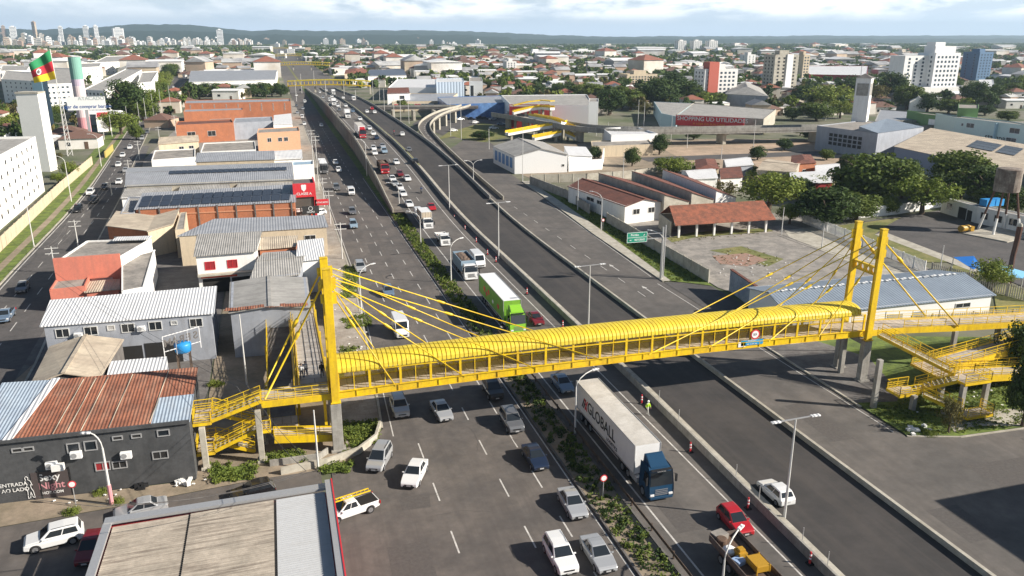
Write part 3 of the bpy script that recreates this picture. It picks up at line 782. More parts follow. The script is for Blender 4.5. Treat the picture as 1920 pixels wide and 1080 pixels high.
def platform(par, x0, x1, y0, y1, z, sides='', fm='bridge_floor', th=.3):
 g = MB(); g.box(((x0 + x1) / 2, (y0 + y1) / 2, z - .06), (x1 - x0 - .02, y1 - y0 - .02, .12)); g.build('landing', fm, par)
 g = MB()
 for a, b in (((x0, y0), (x1, y0)), ((x1, y0), (x1, y1)), ((x1, y1), (x0, y1)), ((x0, y1), (x0, y0))): g.bar((*a, z - th / 2), (*b, z - th / 2), .1, th)
 g.build('edge_beam', 'yellow', par)
 S_ = dict(s=((x0, y0), (x1, y0)), e=((x1, y0), (x1, y1)), n=((x0, y1), (x1, y1)), w=((x0, y0), (x0, y1)))
 for k in sides:
  a, b = S_[k]; g = MB(); rail_run(g, [(*a, z), (*b, z)]); g.build('railing', 'yellow', par)
  g = MB(); g.add([(*a, z + .1), (*b, z + .1), (*b, z + 1.0), (*a, z + 1.0)], [(0, 1, 2, 3)]); g.build('screen', 'mesh_thin', par)
def ramp(par, a, b, w, sides=(-1, 1), fm='ramp_floor', th=.75):
 """sloping walkway with edge girders and railings, centre line a to b"""
 a, b = Vector(a), Vector(b); h = (b - a); h.z = 0; h.normalize(); s = Vector((h.y, -h.x, 0)) * w / 2
 g = MB(); g.add([a - s, a + s, b + s, b - s, a - s - Vector((0, 0, .14)), a + s - Vector((0, 0, .14)), b + s - Vector((0, 0, .14)), b - s - Vector((0, 0, .14))], [(0, 1, 2, 3), (7, 6, 5, 4), (0, 3, 7, 4), (1, 5, 6, 2)]); g.build('ramp', fm, par)
 for k in (-1, 1):
  o = s * (k * 1.02)
  g = MB(); g.bar(a + o - Vector((0, 0, th / 2 - .1)), b + o - Vector((0, 0, th / 2 - .1)), .12, th); g.build('girder', 'yellow', par)
  if k in sides:
   g = MB(); rail_run(g, [a + o + Vector((0, 0, .1)), b + o + Vector((0, 0, .1))], post=2.0); g.build('railing', 'yellow', par)
   g = MB(); g.add([a + o + Vector((0, 0, .2)), b + o + Vector((0, 0, .2)), b + o + Vector((0, 0, 1.0)), a + o + Vector((0, 0, 1.0))], [(0, 1, 2, 3)]); g.build('screen', 'mesh_thin', par)
ap = thing('stair_and_ramp', 'yellow switchback stair with two long ramps beside the dark mural building', 'stairway', (-3, 78, 0))
platform(ap, -3.5, 3.0, 75.0, 77.9, 6.18, 's')
g = MB(); g.bar((-3.5, 74.95, 5.84), (3.2, 74.95, 5.84), .16, .66); g.build('girder', 'yellow', ap)
flight(ap, (-8.2, 75.55, 4.75), (-3.55, 75.55, 6.18), 1.35)
platform(ap, -9.9, -8.25, 74.8, 77.9, 4.75, 'swn')
flight(ap, (-4.2, 77.2, 3.15), (-8.2, 77.2, 4.75), 1.3)
platform(ap, -4.15, -2.9, 74.8, 77.9, 3.15, 'se')
flight(ap, (-8.2, 75.5, 1.55), (-4.2, 75.5, 3.15), 1.35)
platform(ap, -9.9, -8.25, 74.8, 77.9, 1.55, 'swn')
flight(ap, (-4.6, 77.2, .05), (-8.2, 77.2, 1.55), 1.3)
for x, y, z in ((-9.1, 74.5, 4.4), (-3.9, 74.5, 5.5), (-9.2, 78.2, 4.4), (-3.8, 78.3, 5.5)):
 g = MB(); g.box((x, y, z / 2), (.55, .5, z)); g.box((x, y, .1), (.9, .9, .35)); g.build('pier', 'concrete_lt', ap, bevel=.02)
ramp(ap, (1.65, 78.0, 6.18), (1.65, 106.5, 4.05), 2.8)
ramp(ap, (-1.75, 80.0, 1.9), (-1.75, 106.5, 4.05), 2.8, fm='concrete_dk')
platform(ap, -3.3, 3.2, 106.5, 109.3, 4.05, 'ewn')
g = MB(); g.box((-.05, 93.2, 4.6), (.35, 27, .25)); rail_run(g, [(-.05, 79.6, 4.7), (-.05, 106.4, 4.7)]); g.build('railing', 'yellow', ap)
platform(ap, -3.2, -.2, 77.0, 80.0, 1.9, 'w')
ramp(ap, (-2.6, 76.0, 2.15), (4.0, 76.0, 1.4), 1.9, sides=(1,), fm='bridge_floor')
for x, y, z in ((-3.4, 88, 2.1), (3.3, 88, 4.9), (-3.4, 99, 2.9), (3.3, 99, 4.1), (-3.4, 109.4, 3.6), (3.3, 109.4, 3.6), (0, 84, 5.2), (0, 96, 4.6), (.0, 109.5, 3.6)):
 g = MB(); g.box((x, y, z / 2), (.3, .3, z)); g.build('post', 'yellow', ap)
g = MB(); g.box((2.6, 78.3, 2.5), (.28, .28, 5)); g.build('post', 'yellow', ap)
ar = thing('stair_and_ramp', 'yellow stair with stacked ramps standing on concrete piers over the grass corner', 'stairway', (72, 75, 0))
g = MB(); deck(g, [(66.3, 76.5, 6.16), (72, 76.6, 5.95), (80, 76.2, 5.55), (97, 75.6, 4.9)], 3.2, .14); g.build('ramp', 'bridge_floor', ar)
for o in (-1.62, 1.62):
 g = MB(); q = [(66.9, 76.5 + o, 5.85), (72, 76.6 + o, 5.65), (80, 76.2 + o, 5.25), (97, 75.6 + o, 4.6)]
 for a, b in zip(q, q[1:]): g.bar(a, b, .12, .75)
 g.build('girder', 'yellow', ar)
 g = MB(); rail_run(g, [(p[0], p[1], p[2] + .35) for p in q][0 if o > 0 else 1:], post=2.2); g.build('railing', 'yellow', ar)
platform(ar, 97, 100, 70.4, 77.4, 4.85, 'en')
ramp(ar, (97, 72.2, 4.75), (73.6, 70.7, 2.7), 2.6)
platform(ar, 71.0, 73.55, 67.0, 72.0, 2.65, 'nw')
ramp(ar, (73.6, 68.0, 2.55), (97, 68.8, .5), 2.4)
flight(ar, (71.9, 66.1, 3.6), (67.3, 73.6, 6.15), 1.5)
platform(ar, 70.6, 74.2, 63.6, 66.0, 3.6, 'sen')
flight(ar, (67.2, 66.9, 2.0), (70.55, 64.9, 3.6), 1.5)
platform(ar, 64.2, 67.1, 65.9, 68.0, 2.0, 'swn')
flight(ar, (70.2, 63.0, .6), (67.0, 65.6, 2.0), 1.4)
platform(ar, 69.5, 73.0, 61.6, 63.4, .6, 'se')
for x, y, z in ((62.3, 67.5, 5.9), (66.0, 65.7, 1.9), (70.8, 63.9, 3.4), (74.0, 63.9, 3.4), (71.2, 67.2, 2.4), (80.5, 70.4, 3.0), (79.8, 74.7, 4.9), (88, 71.0, 3.5), (88, 75.9, 4.6), (65.2, 76.9, 5.2)):
 g = MB(); g.box((x, y, z / 2), (.55, .5, z)); g.build('pier', 'concrete', ar, bevel=.02)
def board(name, label, cat, c, w, h, base, rot=(math.pi / 2, 0, 0), group=None, th=.04):
 t = thing(name, label, cat, c, 0, group)
 rm = Euler(rot).to_matrix()
 g = MB(); g.box(c, (w, h, th), tilt=rm); g.build('panel', base, t)
 return t, rm
t, rm = board('sign_board', 'small blue name board with white lettering hung on the footbridge railing', 'sign', (UY(1410, 642, 74.9)), 2.9, .62, flat('sign_blue', (.02, .30, .58), .5))
text('PASSARELA', 'lettering', t, UY(1410, 638.5, 74.86), rm, .22, 'white_cl'); text('BR 116 KM 266', 'lettering', t, UY(1410, 645, 74.86), rm, .2, 'white_cl')
board('sign_board', 'small white panel beside the blue name board on the footbridge', 'sign', UY(1391, 646, 74.9), .95, .6, 'white_cl')
t, rm = board('round_sign', 'round red ringed height limit disc hung on the footbridge', 'sign', UY(1416, 627, 74.9), .02, .02, 'white_cl')
for nm, r, m_, o in (('ring', .60, 'red', .02), ('disc', .44, 'white_cl', .05)):
 g = MB(); c = UY(1416, 627, 74.9 - o)
 g.tube([c, c + Vector((0, -.03, 0))], r, 28); g.build(nm, m_, t)
text('5,5', 'lettering', t, UY(1416, 627, 74.80), rm, .36, 'black')
# --- people: one skinned body each
def skin_body(name, joints, edges, mats_, par):
 me = bpy.data.meshes.new(name)
 me.from_pydata([j[0] for j in joints], edges, [])
 o = bpy.data.objects.new(name, me); C.objects.link(o); o.parent = par
 o.modifiers.new('skin', 'SKIN')
 sv = me.skin_vertices[0].data if me.skin_vertices else None
 if sv is None:
  me.attributes.new  # skin layer is created with the modifier on evaluation
  bpy.context.view_layer.objects.active = o
 for i, j in enumerate(joints):
  v = me.skin_vertices[0].data[i]; r = j[1]
  v.radius = (r, r) if not isinstance(r, tuple) else r
  v.use_root = (i == 0)
 s = o.modifiers.new('sub', 'SUBSURF'); s.levels = 1; s.render_levels = 1
 me.materials.append(mats_)
 return o
def fig(root, seated=False, shirt='black', trousers='grey', helmet=None, walk=.22, arms=.12, vest=None):
 """a 1.72 m figure facing +Y, standing mid-stride or seated on a saddle"""
 if seated:
  hip = .92
  J = [((0, -.12, hip), .15), ((0, -.05, 1.15), .14), ((0, .04, 1.38), .16), ((0, .09, 1.50), .06), ((0, .12, 1.58), .07),
    ((.1, -.05, hip - .02), .10), ((.2, .32, .80), .075), ((.2, .22, .40), .055), ((.2, .33, .33), .05), ((-.1, -.05, hip - .02), .10), ((-.2, .32, .80), .075), ((-.2, .22, .40), .055), ((-.2, .33, .33), .05),
    ((.2, .05, 1.40), .065), ((.29, .24, 1.18), .05), ((.3, .42, 1.06), .042), ((-.2, .05, 1.40), .065), ((-.29, .24, 1.18), .05), ((-.3, .42, 1.06), .042)]
 else:
  w = walk
  J = [((0, 0, .93), .145), ((0, 0, 1.12), .125), ((0, .01, 1.36), .155), ((0, .02, 1.47), .058), ((0, .03, 1.53), .06),
    ((.09, 0, .88), .10), ((.1, w * .6, .49), .068), ((.1, w, .09), .048), ((.1, w + .16, .045), .042), ((-.09, 0, .88), .10), ((-.1, -w * .2, .49), .068), ((-.1, -w, .12), .048), ((-.1, -w + .15, .05), .042),
    ((.19, .0, 1.38), .065), ((.25, -arms, 1.12), .05), ((.26, arms * .5, .90), .04), ((-.19, .0, 1.38), .065), ((-.25, arms, 1.12), .05), ((-.26, arms * 1.6, .90), .04)]
 E_ = [(0, 1), (1, 2), (2, 3), (3, 4), (0, 5), (5, 6), (6, 7), (7, 8), (0, 9), (9, 10), (10, 11), (11, 12), (2, 13), (13, 14), (14, 15), (2, 16), (16, 17), (17, 18)]
 body = skin_body('body', J, E_, flat('clothes_' + trousers, dict(grey=(.10, .10, .12), white=(.45, .45, .42), blue=(.05, .07, .13), black=(.02, .02, .022))[trousers], .9), root)
 hy = J[4][0][1]; hz = J[4][0][2]
 g = MB(); g.lathe([(.02, -.13), (.06, -.12), (.075, -.05), (.088, .02), (.085, .07), (.055, .115), (.01, .125)], 12, c=(0, hy + .015, hz + .10)); g.box((0, hy + .105, hz + .10), (.03, .035, .05)); g.box((.088, hy + .01, hz + .10), (.02, .03, .05)); g.box((-.088, hy + .01, hz + .10), (.02, .03, .05)); g.build('head', 'skin', root, smooth=True)
 g = MB(); g.lathe([(.093, .02), (.097, .06), (.07, .12), (.01, .14)] if not helmet else [(.10, -.10), (.125, .0), (.12, .09), (.07, .15), (.01, .16)], 12, c=(0, hy, hz + .11)); g.build('helmet' if helmet else 'hair', helmet or flat('dark_hair', (.02, .014, .01)), root, smooth=True)
 sh = dict(black=(.02, .02, .022), white=(.6, .6, .6), blue=(.06, .09, .2), lime=(.42, .66, .03), red=(.4, .02, .03))[shirt]
 g = MB(); (x0, y0, z0), (x1, y1, z1) = J[1][0], J[2][0]
 g.lathe([(.155, -.04), (.16, .04), (.165, .16), (.19, .26), (.15, .345), (.07, .37)], 12);
 sk = (y1 - y0) / max(.01, z1 - z0)
 g.v = [(x * 1.12, y * .8 + y0 + sk * (z), z0 - .06 + z) for x, y, z in g.v]
 g.build('jacket' if vest is None else 'hi_vis_vest', flat('jacket_' + shirt, sh, .8), root, smooth=True)
 for s_, (a, b, c) in ((1, (13, 14, 15)), (-1, (16, 17, 18))):
  g = MB(); g.tube([J[a][0], J[b][0], Vector(J[b][0]).lerp(Vector(J[c][0]), .7)], [.085, .066, .055], 8); g.build('sleeve', flat('jacket_' + shirt, sh, .8), root, smooth=True)
  p = Vector(J[c][0]); d = (p - Vector(J[b][0])).normalized()
  g = MB(); g.bar(p, p + d * .09, .075, .035)
  for k in range(4): q = p + d * .09 + Vector((0, (k - 1.5) * .018, 0)); g.bar(q, q + d * (.06 + .015 * (k in (1, 2))) + Vector((-s_ * .015, 0, 0)), .016, .016)
  q = p + d * .03 + Vector((0, .035, 0)); g.bar(q, q + d * .05 + Vector((0, .03, 0)), .018, .018)
  g.build('hand', 'skin', root)
# --- vehicles
def paint(name, col, rough=.28, metal=0.0): return mat('car_paint_' + name, col, rough, metal=metal, coat=.6, spec=.5)
PT = dict(white=paint('white', (.74, .74, .73)), silver=paint('silver', (.46, .47, .48), .3, .35), grey=paint('grey', (.17, .175, .185), .3, .3),
   black=paint('black', (.012, .012, .014)), red=paint('red', (.42, .014, .020)), blue=paint('blue', (.035, .10, .22)), navy=paint('navy', (.012, .022, .05)),
   bluegrey=paint('blue_grey', (.17, .24, .33), .3, .25), darkred=paint('dark_red', (.16, .012, .016)), green=paint('green', (.24, .52, .035)),
   tealblue=paint('deep_blue', (.012, .050, .105)), beige=paint('beige', (.5, .44, .34)), steelblue=paint('steel_blue', (.25, .34, .42)))
def wheel(par, x, y, r, w, rim='chrome', lite=False):
 n = 14 if lite else 20
 s = 1 if x > 0 else -1
 g = MB()
 prof = [(r * .62, -w / 2), (r * .93, -w / 2), (r, -w / 2 + .04), (r, w / 2 - .04), (r * .93, w / 2), (r * .62, w / 2)]
 o = len(g.v)
 for rr, dx in prof:
  for j in range(n):
   t = 2 * math.pi * j / n; g.v.append((x + dx, y + rr * math.cos(t), r + rr * math.sin(t)))
 for i in range(len(prof) - 1):
  for j in range(n):
   q = (j + 1) % n; g.f.append([o + i * n + j, o + i * n + q, o + (i + 1) * n + q, o + (i + 1) * n + j]); g.m.append(0)
 for i in (0, len(prof) - 1): g.f.append([o + i * n + j for j in range(n)]); g.m.append(0)
 tw = g.build('wheel', 'rubber', par, smooth=False)
 if lite: return tw
 g = MB(); xo = x + s * (w / 2 + .004)
 g.tube([(xo, y, r), (xo + s * .012, y, r)], r * .62, n)
 for k in range(5):
  t = 2 * math.pi * k / 5
  g.bar((xo + s * .015, y, r), (xo + s * .015, y + .58 * r * math.cos(t), r + .58 * r * math.sin(t)), .06, .02, up=(1, 0, 0))
 g.build('rim', rim, tw)
 return tw
def car_body(mb, prof, W, arches, sill=.2, bulge=.06, zb=.75):
 """extruded side outline with wheel arches; prof = upper outline (y, z) from rear to front"""
 pts = [(y, z) for y, z in prof]
 y0, y1 = prof[0][0], prof[-1][0]
 low = [(y1 - .02, sill + .05)]
 for ya, ra in sorted(arches, reverse=True):
  for k in range(9):
   t = math.pi * k / 8
   low.append((ya + ra * math.cos(t), max(sill, sill + ra * 1.02 * math.sin(t))))
 low.append((y0 + .02, sill + .08))
 ol = pts + low; n = len(ol); L = y1 - y0; ym = (y0 + y1) / 2
 def hw(y, z):
  q = abs((y - ym) / (L / 2))
  return W / 2 * (1 - .13 * q ** 5) * (1 - bulge * abs(z - zb * .8) / zb)
 vs = [(-hw(y, z), y, z) for y, z in ol] + [(hw(y, z), y, z) for y, z in ol]
 fs = [list(range(n))[::-1], [n + i for i in range(n)]]
 fs += [[i, (i + 1) % n, n + (i + 1) % n, n + i] for i in range(n)]
 mb.add(vs, fs); return mb
def cabin(mb, base, roof, zb, zr_):
 """greenhouse: base = (rear y, front y, half width), roof likewise; crowned roof"""
 (ya, yb, wb), (yc, yd, wr) = base, roof
 ym = (yc + yd) / 2
 vs = [(-wb, ya, zb), (wb, ya, zb), (wb, yb, zb), (-wb, yb, zb), (-wr, yc, zr_), (wr, yc, zr_), (wr, yd, zr_), (-wr, yd, zr_),
   (-wr, ym, zr_ + .045), (wr, ym, zr_ + .045)]
 mb.add(vs, [(0, 1, 5, 4), (2, 3, 7, 6), (1, 2, 6, 9, 5), (3, 0, 4, 8, 7), (4, 5, 9, 8), (8, 9, 6, 7)])
 return mb
def quad_on(a, b, c, d, u0, u1, v0, v1, off):
 """sub-rectangle of the quad a b c d (a-b base, d-c top) lifted along its normal"""
 a, b, c, d = map(Vector, (a, b, c, d))
 P_ = lambda u, v: a.lerp(b, u).lerp(d.lerp(c, u), v)
 n = (b - a).cross(d - a).normalized() * off
 return [P_(u0, v0) + n, P_(u1, v0) + n, P_(u1, v1) + n, P_(u0, v1) + n]
def pane(name, q, par, m='glass'):
 g = MB(); g.poly(q); n = (q[1] - q[0]).cross(q[3] - q[0]).normalized() * .012
 g.add([p for p in q] + [p - n for p in q], [(0, 1, 5, 4), (1, 2, 6, 5), (2, 3, 7, 6), (3, 0, 4, 7)])
 return g.build(name, m, par)
SPEC = dict(
 hatch=(3.95, 1.70, [(-1.97, .45), (-1.95, .80), (-1.80, .93), (.55, .93), (.85, .92), (1.75, .76), (1.94, .66), (1.97, .42)], (-1.86, .95, .77), (-1.45, .02, .60), .90, 1.46, .30, (-1.25, 1.22)),
 sedan=(4.45, 1.76, [(-2.22, .5), (-2.2, .88), (-2.0, .97), (-1.35, .98), (.75, .94), (1.05, .91), (1.98, .74), (2.18, .62), (2.22, .42)], (-1.55, 1.05, .78), (-.85, .15, .59), .93, 1.44, .31, (-1.36, 1.36)),
 suv=(4.45, 1.84, [(-2.2, .5), (-2.2, .95), (-2.05, 1.08), (.7, 1.06), (1.0, 1.05), (1.98, .95), (2.18, .78), (2.22, .45)], (-2.1, 1.05, .84), (-1.85, .25, .68), 1.04, 1.66, .36, (-1.33, 1.38)),
 minivan=(4.25, 1.76, [(-2.1, .5), (-2.1, .90), (-2.0, 1.0), (.8, .98), (1.1, .95), (1.85, .80), (2.08, .66), (2.12, .42)], (-2.02, 1.25, .80), (-1.8, .2, .64), .96, 1.66, .31, (-1.3, 1.32)),
)
def make_car(kind, lite=False):
 L, W, prof, cb, cr, zb, zt, wr, ax = SPEC[kind]
 t = thing(kind if kind != 'suv' else 'suv_car', kind, 'car')
 g = MB(); car_body(g, prof, W, [(a, wr + .07) for a in ax], sill=.22 if kind != 'suv' else .3, zb=zb)
 cabin(g, cb, cr, zb - .03, zt)
 b = g.build('body', PT['white'], t, bevel=.055, seg=2); b['_paint'] = 1
 (ya, yb, wb), (yc, yd, wr2) = cb, cr
 A = lambda s: (s * wb, ya, zb - .03); B = lambda s: (s * wb, yb, zb - .03); Cc = lambda s: (s * wr2, yc, zt); D = lambda s: (s * wr2, yd, zt)
 pane('windscreen', quad_on(B(1), B(-1), D(-1), D(1), .05, .95, .12, .90, .012), t)
 pane('rear_window', quad_on(A(-1), A(1), Cc(1), Cc(-1), .09, .91, .24, .86, .012), t)
 for s in (1, -1):
  q = (A(s), B(s), D(s), Cc(s)) if s == 1 else (B(s), A(s), Cc(s), D(s))
  spans = ((.08, .47), (.50, .90))
  for u0, u1 in spans:
   if s == -1: u0, u1 = 1 - u1, 1 - u0
   pane('side_window', quad_on(*q, u0, u1, .16, .86, .012), t)
 for x in (-1, 1):
  for a in ax: wheel(t, x * (W / 2 - .115), a, wr, .2, lite=lite)
 if lite: return t
 y1 = prof[-1][0]; y0 = prof[0][0]; zf = prof[-2][1]; zrr = prof[1][1]
 for s in (-1, 1):
  g = MB(); g.add([(s * W * .27, y1 - .03, zf - .10), (s * W * .435, y1 - .16, zf - .07), (s * W * .43, y1 - .30, zf + .07), (s * W * .27, y1 - .12, zf + .035)], [(0, 1, 2, 3) if s > 0 else (3, 2, 1, 0)])
  g.add([(s * W * .27, y1 - .02, zf - .11), (s * W * .44, y1 - .14, zf - .08), (s * W * .44, y1 - .26, zf + .04), (s * W * .27, y1 - .09, zf + .02)], [(0, 1, 2, 3) if s > 0 else (3, 2, 1, 0)])
  g.build('headlight', 'lamp_white', t)
  g = MB(); g.box((s * W * .36, y0 + .07, zrr - .09), (.24, .09, .14)); g.build('taillight', 'lamp_red', t, bevel=.02)
  g = MB(); g.box((s * (W / 2 + .03), yb - .28, zb + .06), (.2, .1, .13)); mi = g.build('mirror', PT['white'], t, bevel=.03); mi['_paint'] = 1
 g = MB(); g.box((0, y1 - .005, zf - .12), (W * .46, .05, .10)); g.box((0, y1 + .0, .36), (W * .62, .04, .14)); g.build('grille', 'black', t)
 g = MB(); g.box((0, y1 + .035, .46), (.40, .02, .13)); g.build('number_plate', flat('plate_grey', (.45, .45, .45)), t)
 g = MB(); g.box((0, y0 - .012, .62), (.40, .02, .13)); g.build('number_plate', flat('plate_grey', (.45, .45, .45)), t)
 if kind in ('suv', 'minivan'):
  for s in (-1, 1):
   g = MB(); g.tube([(s * wr2 * .93, yd - .2, zt + .03), (s * wr2 * .93, yd - .3, zt + .08), (s * wr2 * .93, yc + .3, zt + .08), (s * wr2 * .93, yc + .2, zt + .03)], .02, 6); g.build('roof_rail', 'black', t)
 return t
def make_van(kind):
 """panel van: tall one-box body"""
 L, W, Ht = (5.6, 1.98, 2.45) if kind == 'sprinter' else (4.5, 1.75, 2.0)
 t = thing('van', kind, 'van'); h = L / 2
 g = MB()
 car_body(g, [(-h, .5), (-h, Ht * .5), (-h + .05, Ht - .08), (-h + .2, Ht), (h - 1.55, Ht), (h - 1.25, Ht - .06), (h - .62, Ht * .56), (h - .12, Ht * .44), (h, Ht * .34), (h, .42)], W, [(-h + 1.15, .4), (h - .95, .4)], sill=.28, bulge=.05, zb=1.2)
 b = g.build('body', PT['white'], t, bevel=.06); b['_paint'] = 1
 z0, z1, ya, yb = Ht * .57, Ht - .16, h - .60, h - 1.20
 w0, w1 = W * .43, W * .40
 pane('windscreen', quad_on((w0, ya, z0), (-w0, ya, z0), (-w1, yb, z1), (w1, yb, z1), .02, .98, .05, .95, .03), t)
 for s in (1, -1):
  q = ((s * W * .497, h - 1.75, Ht * .55), (s * W * .493, h - .78, Ht * .55), (s * W * .485, h - 1.18, Ht * .80), (s * W * .485, h - 1.75, Ht * .82))
  if s == -1: q = (q[1], q[0], q[3], q[2])
  pane('side_window', quad_on(*q, .04, .96, .05, .95, .025), t)
  g = MB(); g.box((s * (W / 2 + .08), h - .9, Ht * .55), (.18, .1, .28)); g.build('mirror', 'black', t, bevel=.03)
  g = MB(); g.box((s * W * .37, h - .05, Ht * .355), (.3, .14, .2)); g.build('headlight', 'lamp_white', t, bevel=.04)
  g = MB(); g.box((s * W * .43, -h + .0, 1.0), (.12, .05, .4)); g.build('taillight', 'lamp_red', t)
  for a in (-h + 1.15, h - .95): wheel(t, s * (W / 2 - .12), a, .33, .22)
 q = ((-W * .4, -h, 1.15), (W * .4, -h, 1.15), (W * .38, -h + .05, Ht - .3), (-W * .38, -h + .05, Ht - .3))
 pane('rear_window', quad_on(*q, .05, .95, 0.1, .8, .02), t)
 g = MB(); g.box((0, h + .0, .62), (W * .6, .05, .2)); g.build('grille', 'black', t)
 g = MB(); g.box((0, h + .02, .42), (.4, .03, .13)); g.build('number_plate', flat('plate_grey', (.45, .45, .45)), t)
 return t
def make_pickup(bed_open=True):
 t = thing('pickup_truck', 'pickup', 'pickup'); W = 1.78
 g = MB()
 car_body(g, [(-2.55, .55), (-2.55, .98), (-.55, 1.0), (.95, 1.02), (1.2, 1.02), (2.25, .92), (2.5, .74), (2.54, .48)], W, [(-1.6, .43), (1.55, .43)], sill=.36, zb=.95)
 cabin(g, (-.75, 1.3, .80), (-.45, .45, .64), .98, 1.62)
 b = g.build('body', PT['white'], t, bevel=.05); b['_paint'] = 1
 g = MB(); g.box((0, -1.62, .985), (W * .80, 1.66, .06)); g.build('load_bed', 'black', t)
 A = lambda s: (s * .80, -.75, .98); B = lambda s: (s * .80, 1.3, .98); Cc = lambda s: (s * .64, -.45, 1.62); D = lambda s: (s * .64, .45, 1.62)
 pane('windscreen', quad_on(B(1), B(-1), D(-1), D(1), .06, .94, .14, .9, .012), t)
 pane('rear_window', quad_on(A(-1), A(1), Cc(1), Cc(-1), .12, .88, .25, .85, .012), t)
 for s in (1, -1):
  q = (A(s), B(s), D(s), Cc(s)) if s == 1 else (B(s), A(s), Cc(s), D(s))
  for u0, u1 in ((.1, .46), (.5, .88)):
   if s == -1: u0, u1 = 1 - u1, 1 - u0
   pane('side_window', quad_on(*q, u0, u1, .16, .86, .012), t)
  for a in (-1.6, 1.55): wheel(t, s * (W / 2 - .12), a, .37, .24)
  g = MB(); g.box((s * W * .40, 2.44, .80), (.28, .16, .18)); g.build('headlight', 'lamp_white', t, bevel=.03)
  g = MB(); g.box((s * W * .46, -2.55, .85), (.13, .06, .3)); g.build('taillight', 'lamp_red', t)
  g = MB(); g.box((s * (W / 2 + .05), 1.0, 1.06), (.2, .1, .16)); mi = g.build('mirror', PT['white'], t, bevel=.03)
 g = MB(); g.box((0, 2.52, .72), (W * .5, .06, .16)); g.build('grille', 'black', t)
 return t
def truck_cab(t, col, y1, W=2.45, Ht=3.1, depth=2.1, conv=False, low=False, deflector=True):
 """forward-control cab whose front stands at y1; returns nothing, adds parts to t"""
 yb = y1 - depth
 g = MB()
 vs = []
 for (y, w, z) in ((yb, W / 2, .75), (y1 - .02, W / 2 - .04, .45), (y1, W / 2 - .04, 1.15), (y1 - .05, W / 2 - .03, 1.55), (y1 - .32, W / 2 - .10, Ht - .25), (y1 - .75, W / 2 - .16, Ht), (yb, W / 2 - .1, Ht)):
  vs += [(-w, y, z), (w, y, z)]
 n = 7
 g.add(vs, [(2 * i, 2 * i + 1, 2 * ((i + 1) % n) + 1, 2 * ((i + 1) % n)) for i in range(n)] + [[2 * i for i in range(n)][::-1], [2 * i + 1 for i in range(n)]])
 b = g.build('cab', col, t, bevel=.07, seg=3)
 z0, z1 = 1.58, Ht - .32
 ya, yc = y1 - .05, y1 - .31
 pane('windscreen', quad_on((W * .45, ya, z0), (-W * .45, ya, z0), (-W * .42, yc, z1), (W * .42, yc, z1), .0, 1, .03, .97, .045), t)
 for s in (1, -1):
  q = ((s * W * .492, y1 - 1.25, 1.6), (s * W * .488, y1 - .3, 1.6), (s * W * .462, y1 - .52, Ht - .5), (s * W * .465, y1 - 1.25, Ht - .5))
  if s == -1: q = (q[1], q[0], q[3], q[2])
  pane('side_window', quad_on(*q, .02, .98, .02, .98, .03), t)
  g = MB(); g.bar((s * W * .49, y1 - .2, Ht - .6), (s * (W / 2 + .22), y1 - .1, Ht - .65), .05); g.box((s * (W / 2 + .24), y1 - .12, Ht - 1.05), (.2, .14, .75)); g.build('mirror', 'black', t, bevel=.03)
  g = MB(); g.box((s * W * .37, y1 - .02, .72), (.42, .16, .24)); g.build('headlight', 'lamp_white', t, bevel=.05)
  g = MB(); g.box((s * W * .46, y1 - .75, .62), (.14, 1.0, .7)); g.build('step_panel', col, t, bevel=.03)
 g = MB()
 for k in range(4): g.box((0, y1 + .0, .72 + k * .17), (W * .5, .07, .07))
 g.build('grille', 'chrome' if not low else 'black', t)
 g = MB(); g.box((0, y1 + .02, .42), (W * .92, .14, .26)); g.build('bumper', col, t, bevel=.05)
 g = MB(); g.box((0, y1 - .2, Ht - .08), (W * .84, .3, .06)); g.build('sun_visor', 'black', t)
 if deflector:
  g = MB(); a = Ht - .02
  g.add([(-W * .36, y1 - .6, a), (W * .36, y1 - .6, a), (W * .40, yb + .1, a), (-W * .40, yb + .1, a), (-W * .33, yb + .35, a + .72), (W * .33, yb + .35, a + .72), (W * .37, yb + .1, a + .75), (-W * .37, yb + .1, a + .75)], [(0, 1, 5, 4), (4, 5, 6, 7), (1, 2, 6, 5), (3, 0, 4, 7), (2, 3, 7, 6)])
  g.build('wind_deflector', col, t, bevel=.04)
def axle(t, y, W, r=.5, dual=True):
 for s in (-1, 1): wheel(t, s * (W / 2 - (.3 if dual else .18)), y, r, .5 if dual else .3)
def chassis(t, y0, y1, W=.9):
 g = MB()
 for s in (-1, 1): g.bar((s * W / 2, y0, .92), (s * W / 2, y1, .92), .1, .26)
 for y in frange(y0 + .1, y1 - .1, 1.5): g.box((0, y, .92), (W, .1, .18))
 g.build('chassis', 'black', t)
def cargo_box(t, y0, y1, z0, z1, W, side, roof, name='cargo_box'):
 g = MB(); h = W / 2
 g.add([(-h, y0, z0), (h, y0, z0), (h, y1, z0), (-h, y1, z0), (-h, y0, z1), (h, y0, z1), (h, y1, z1), (-h, y1, z1)], [(0, 1, 2, 3)[::-1], (0, 1, 5, 4), (1, 2, 6, 5), (2, 3, 7, 6), (3, 0, 4, 7)], 0)
 g.add([(-h, y0, z1), (h, y0, z1), (h, y1, z1), (-h, y1, z1)], [(0, 1, 2, 3)], 1)
 b = g.build(name, [side, roof], t, bevel=.03)
 g = MB()
 for x in (-h, h):
  g.bar((x, y0, z0), (x, y1, z0), .09, .14); g.bar((x, y0, z1), (x, y1, z1), .07, .09)
  for y in (y0, y1): g.bar((x, y, z0), (x, y, z1), .08, .08)
 g.build('frame_trim', 'metal', b, origin=parent_loc(t))
 return b
